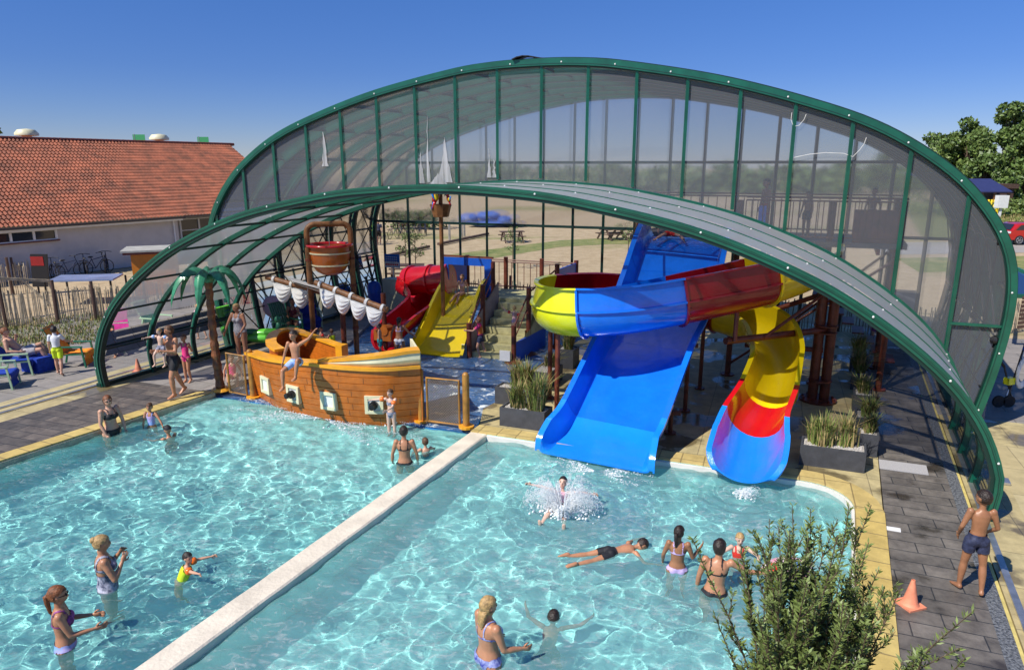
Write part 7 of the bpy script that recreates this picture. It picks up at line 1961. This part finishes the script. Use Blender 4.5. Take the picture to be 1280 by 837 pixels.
# ---------------- splashes
def splash(c, label, n, rad, h, seed, lobes=None):
    c = Vector(c); r = random.Random(seed); m_ = MB()
    for i in range(n):
        if lobes: l = r.choice(lobes); g_ = int(r.random()*9); a = l[0]+(g_-4)*.13+r.gauss(0, .035); d = l[1]*r.random()**.8*(.7+.3*math.sin(g_*2.7))
        else: a = r.uniform(0, 6.283); d = abs(r.gauss(0, .5))
        z = h*(.75+.25*math.sin(g_*4.1 if lobes else 0))*math.sin(math.pi*min(1, d*.95))*r.random()**(.45 if lobes else 2)
        d *= rad; z = max(0, z)
        s_ = r.uniform(.003, .0075)*(1.6 if z < .05 else 1)
        p = c+Vector((math.cos(a)*d, math.sin(a)*d, z)); m_.add([p+Vector((s_, 0, -s_*.7)), p+Vector((-s_*.6, s_*.9, -s_*.7)), p+Vector((-s_*.6, -s_*.9, -s_*.7)), p+Vector((0, 0, s_))], [(0, 1, 2), (0, 3, 1), (1, 3, 2), (2, 3, 0)])
    for i in range(n//60):
        if lobes: l = r.choice(lobes); a = l[0]+r.gauss(0, .5); d = l[1]*abs(r.gauss(.4, .3))*rad
        else: a = r.uniform(0, 6.283); d = abs(r.gauss(0, .4))*rad
        d *= .8; q = r.uniform(.006, .026); m_.ell(c+Vector((math.cos(a)*d, math.sin(a)*d, r.uniform(0, .3)*h*max(0, 1-d/rad))), (q, q*.3, 0), (0, q*.8, q*.3), (0, 0, q*.7), 6, 4)
    tag(m_.build('splash', M['foam']), label, 'splash', kind='stuff')
cs_ = WG(703, 645)
splash(cs_, 'white splash spraying up around the slider who just landed', 26000, .75, .6, 1, [(2.6, 1.0), (2.2, .8), (.35, .95), (.7, .85), (-1.6, .35)])
splash(WG(925, 615), 'white splash where the flume pours into the pool', 1800, .55, .22, 2, [(-1.2, .8), (-1.7, .7)])
splash(WG(745, 589), 'thin foam line along the lip of the wide slide', 1500, 1.25, .05, 3, [(-.35, .9), (2.8, .9)])
# ------------------------------------------------------------------ floats in hand / in water
p = WG(975, 722); t_ = thing('painted_float', 'white float board with red and blue pattern behind the olive tree', 'swim float', p)
m_ = MB(); m_.ell(p+Vector((.1, .05, .10)), (.32, -.12, .06), (.1, .22, .05), (0, 0, .10), 18, 8); m_.build('board', pm('white_vinyl', (.8, .78, .82), .3, 0, (7, .1), coat=.4, col2=(.75, .2, .3)), t_, smooth=True)
m_ = MB(); m_.ell(p+Vector((-.12, -.08, .2)), (.14, 0, .02), (0, .1, .02), (0, 0, .05), 12, 6); m_.build('red_patch', M['c_redv'], t_, smooth=True)
m_ = MB(); m_.ell(p+Vector((.18, -.05, .2)), (.10, 0, .02), (0, .12, .02), (0, 0, .05), 12, 6); m_.build('blue_patch', M['c_bluev'], t_, smooth=True)
p = G(407, 440, -.1); m_ = MB(); m_.tube([p+Vector((.34*math.cos(a), .26*math.sin(a), .06)) for a in [2*math.pi*k/20 for k in range(20)]], .10, 10, closed=True); tag(m_.build('red_float', M['c_redv'], smooth=True), 'red ring float under the toddler in the shallow blue pool', 'swim float')

# ------------------------------------------------------------------ water surfaces
SPOTS += [(x, y, 1.0, .8) for x, y in SPOTS_]
SPOTS.append((WG(702, 632).x, WG(702, 632).y, 1.6, 1.6)); SPOTS.append((WG(925, 615).x, WG(925, 615).y, 1.4, 1.5))
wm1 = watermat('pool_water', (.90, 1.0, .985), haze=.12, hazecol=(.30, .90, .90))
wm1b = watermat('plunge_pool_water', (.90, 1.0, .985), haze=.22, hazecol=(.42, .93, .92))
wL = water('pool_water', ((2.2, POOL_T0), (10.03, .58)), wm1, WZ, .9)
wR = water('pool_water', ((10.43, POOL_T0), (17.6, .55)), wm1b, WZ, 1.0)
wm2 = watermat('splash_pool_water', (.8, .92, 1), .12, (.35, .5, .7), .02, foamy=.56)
m_ = MB()
def fnp(u, v):
    t = .62+(HT1-.05-.62)*v
    sl = 2.92 if t < 6 else (2.9-(t-6)/3.2*1.4 if t < 9.2 else 1.5-(t-9.2)*.1)
    sr = 10.02 if t < .7 else (10.0-(t-.7)*.33 if t < 1.9 else (9.6+(t-1.9)*.115 if t < 3.2 else (9.75-(t-3.2)*.11 if t < 7.2 else 9.3+(t-7.2)*.07)))
    p = S(sl+(sr-sl)*u, t, -.090); p.z += wave(p.x*2.2, p.y*2.2, .28); return p
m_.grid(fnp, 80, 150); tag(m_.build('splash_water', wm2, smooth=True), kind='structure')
splash(S(6.5, .25, WZ+.02), 'foam band where the splash pool spills into the left pool', 4200, 4.4, .05, 4, [(ANG_A, .62), (ANG_A+math.pi, .62)])
# foam band where the splash pool spills into the left pool
# ------------------------------------------------------------------ light, world, camera
sun = bpy.data.lights.new('sun', 'SUN'); sun.energy = 4.6; sun.angle = R(.5); sun.color = (1, .945, .85)
so = bpy.data.objects.new('sun', sun); COL.objects.link(so)
SD = Vector((-.80, -.60, 0)).normalized(); EL = R(48)
sv = Vector((SD.x*math.cos(EL), SD.y*math.cos(EL), math.sin(EL)))
so.rotation_euler = sv.to_track_quat('Z', 'Y').to_euler()
w = bpy.data.worlds.new('World'); sc.world = w; w.use_nodes = True; nt = w.node_tree
sky = nt.nodes.new('ShaderNodeTexSky'); sky.sky_type = 'NISHITA'; sky.sun_disc = False; sky.sun_elevation = EL; sky.sun_rotation = math.atan2(sv.x, sv.y) % (2*math.pi)
sky.air_density = 1.0; sky.dust_density = 0.0; sky.ozone_density = 6.0; sky.altitude = 1500
bg = nt.nodes['Background']; bg.inputs['Strength'].default_value = .12
hs_ = nt.nodes.new('ShaderNodeHueSaturation'); hs_.inputs['Saturation'].default_value = 1.12; hs_.inputs['Hue'].default_value = .505
tcw = nt.nodes.new('ShaderNodeTexCoord'); sx_ = nt.nodes.new('ShaderNodeSeparateXYZ'); nt.links.new(tcw.outputs['Generated'], sx_.inputs[0])
dk_ = ramp(nt, sx_.outputs['Z'], [(0.0, (.50, .48, .58)), (.12, (.52, .54, .68)), (.35, (.74, .80, .92)), (1, (1, 1, 1))])
mw = mixc(nt, 1.0, sky.outputs[0], dk_, 'MULTIPLY')
nt.links.new(mw, hs_.inputs['Color']); nt.links.new(hs_.outputs[0], bg.inputs[0])
cam = bpy.data.cameras.new('camera'); co_ = bpy.data.objects.new('camera', cam); COL.objects.link(co_)
cam.sensor_width = 36; cam.lens = 36*F/1280; cam.clip_end = 3000; cam.clip_start = .05
co_.location = (0, 0, CAMH); co_.rotation_euler = (math.pi/2-PITCH, 0, 0)
sc.camera = co_
sc.view_settings.view_transform = 'Standard'; sc.view_settings.look = 'None'; sc.view_settings.gamma = 1; sc.view_settings.exposure = 0.3
sc.cycles.transparent_max_bounces = 24; sc.cycles.max_bounces = 6; sc.cycles.use_denoising = True; sc.cycles.sample_clamp_indirect = 6
sc.cycles.caustics_reflective = False; sc.cycles.caustics_refractive = True
sun.cycles.is_caustics_light = True
for o in bpy.data.objects:
    if o.type != 'MESH': continue
    if o.name.startswith(('pool_water', 'splash_water')): o.cycles.is_caustics_caster = True
    elif '_pool_floor' in o.name or '_pool_wall' in o.name or o.name.startswith(('person', 'dividing', 'pool_edge', 'splash_floor', 'hull')) or (o.parent and o.parent.name.startswith('person')): o.cycles.is_caustics_receiver = True
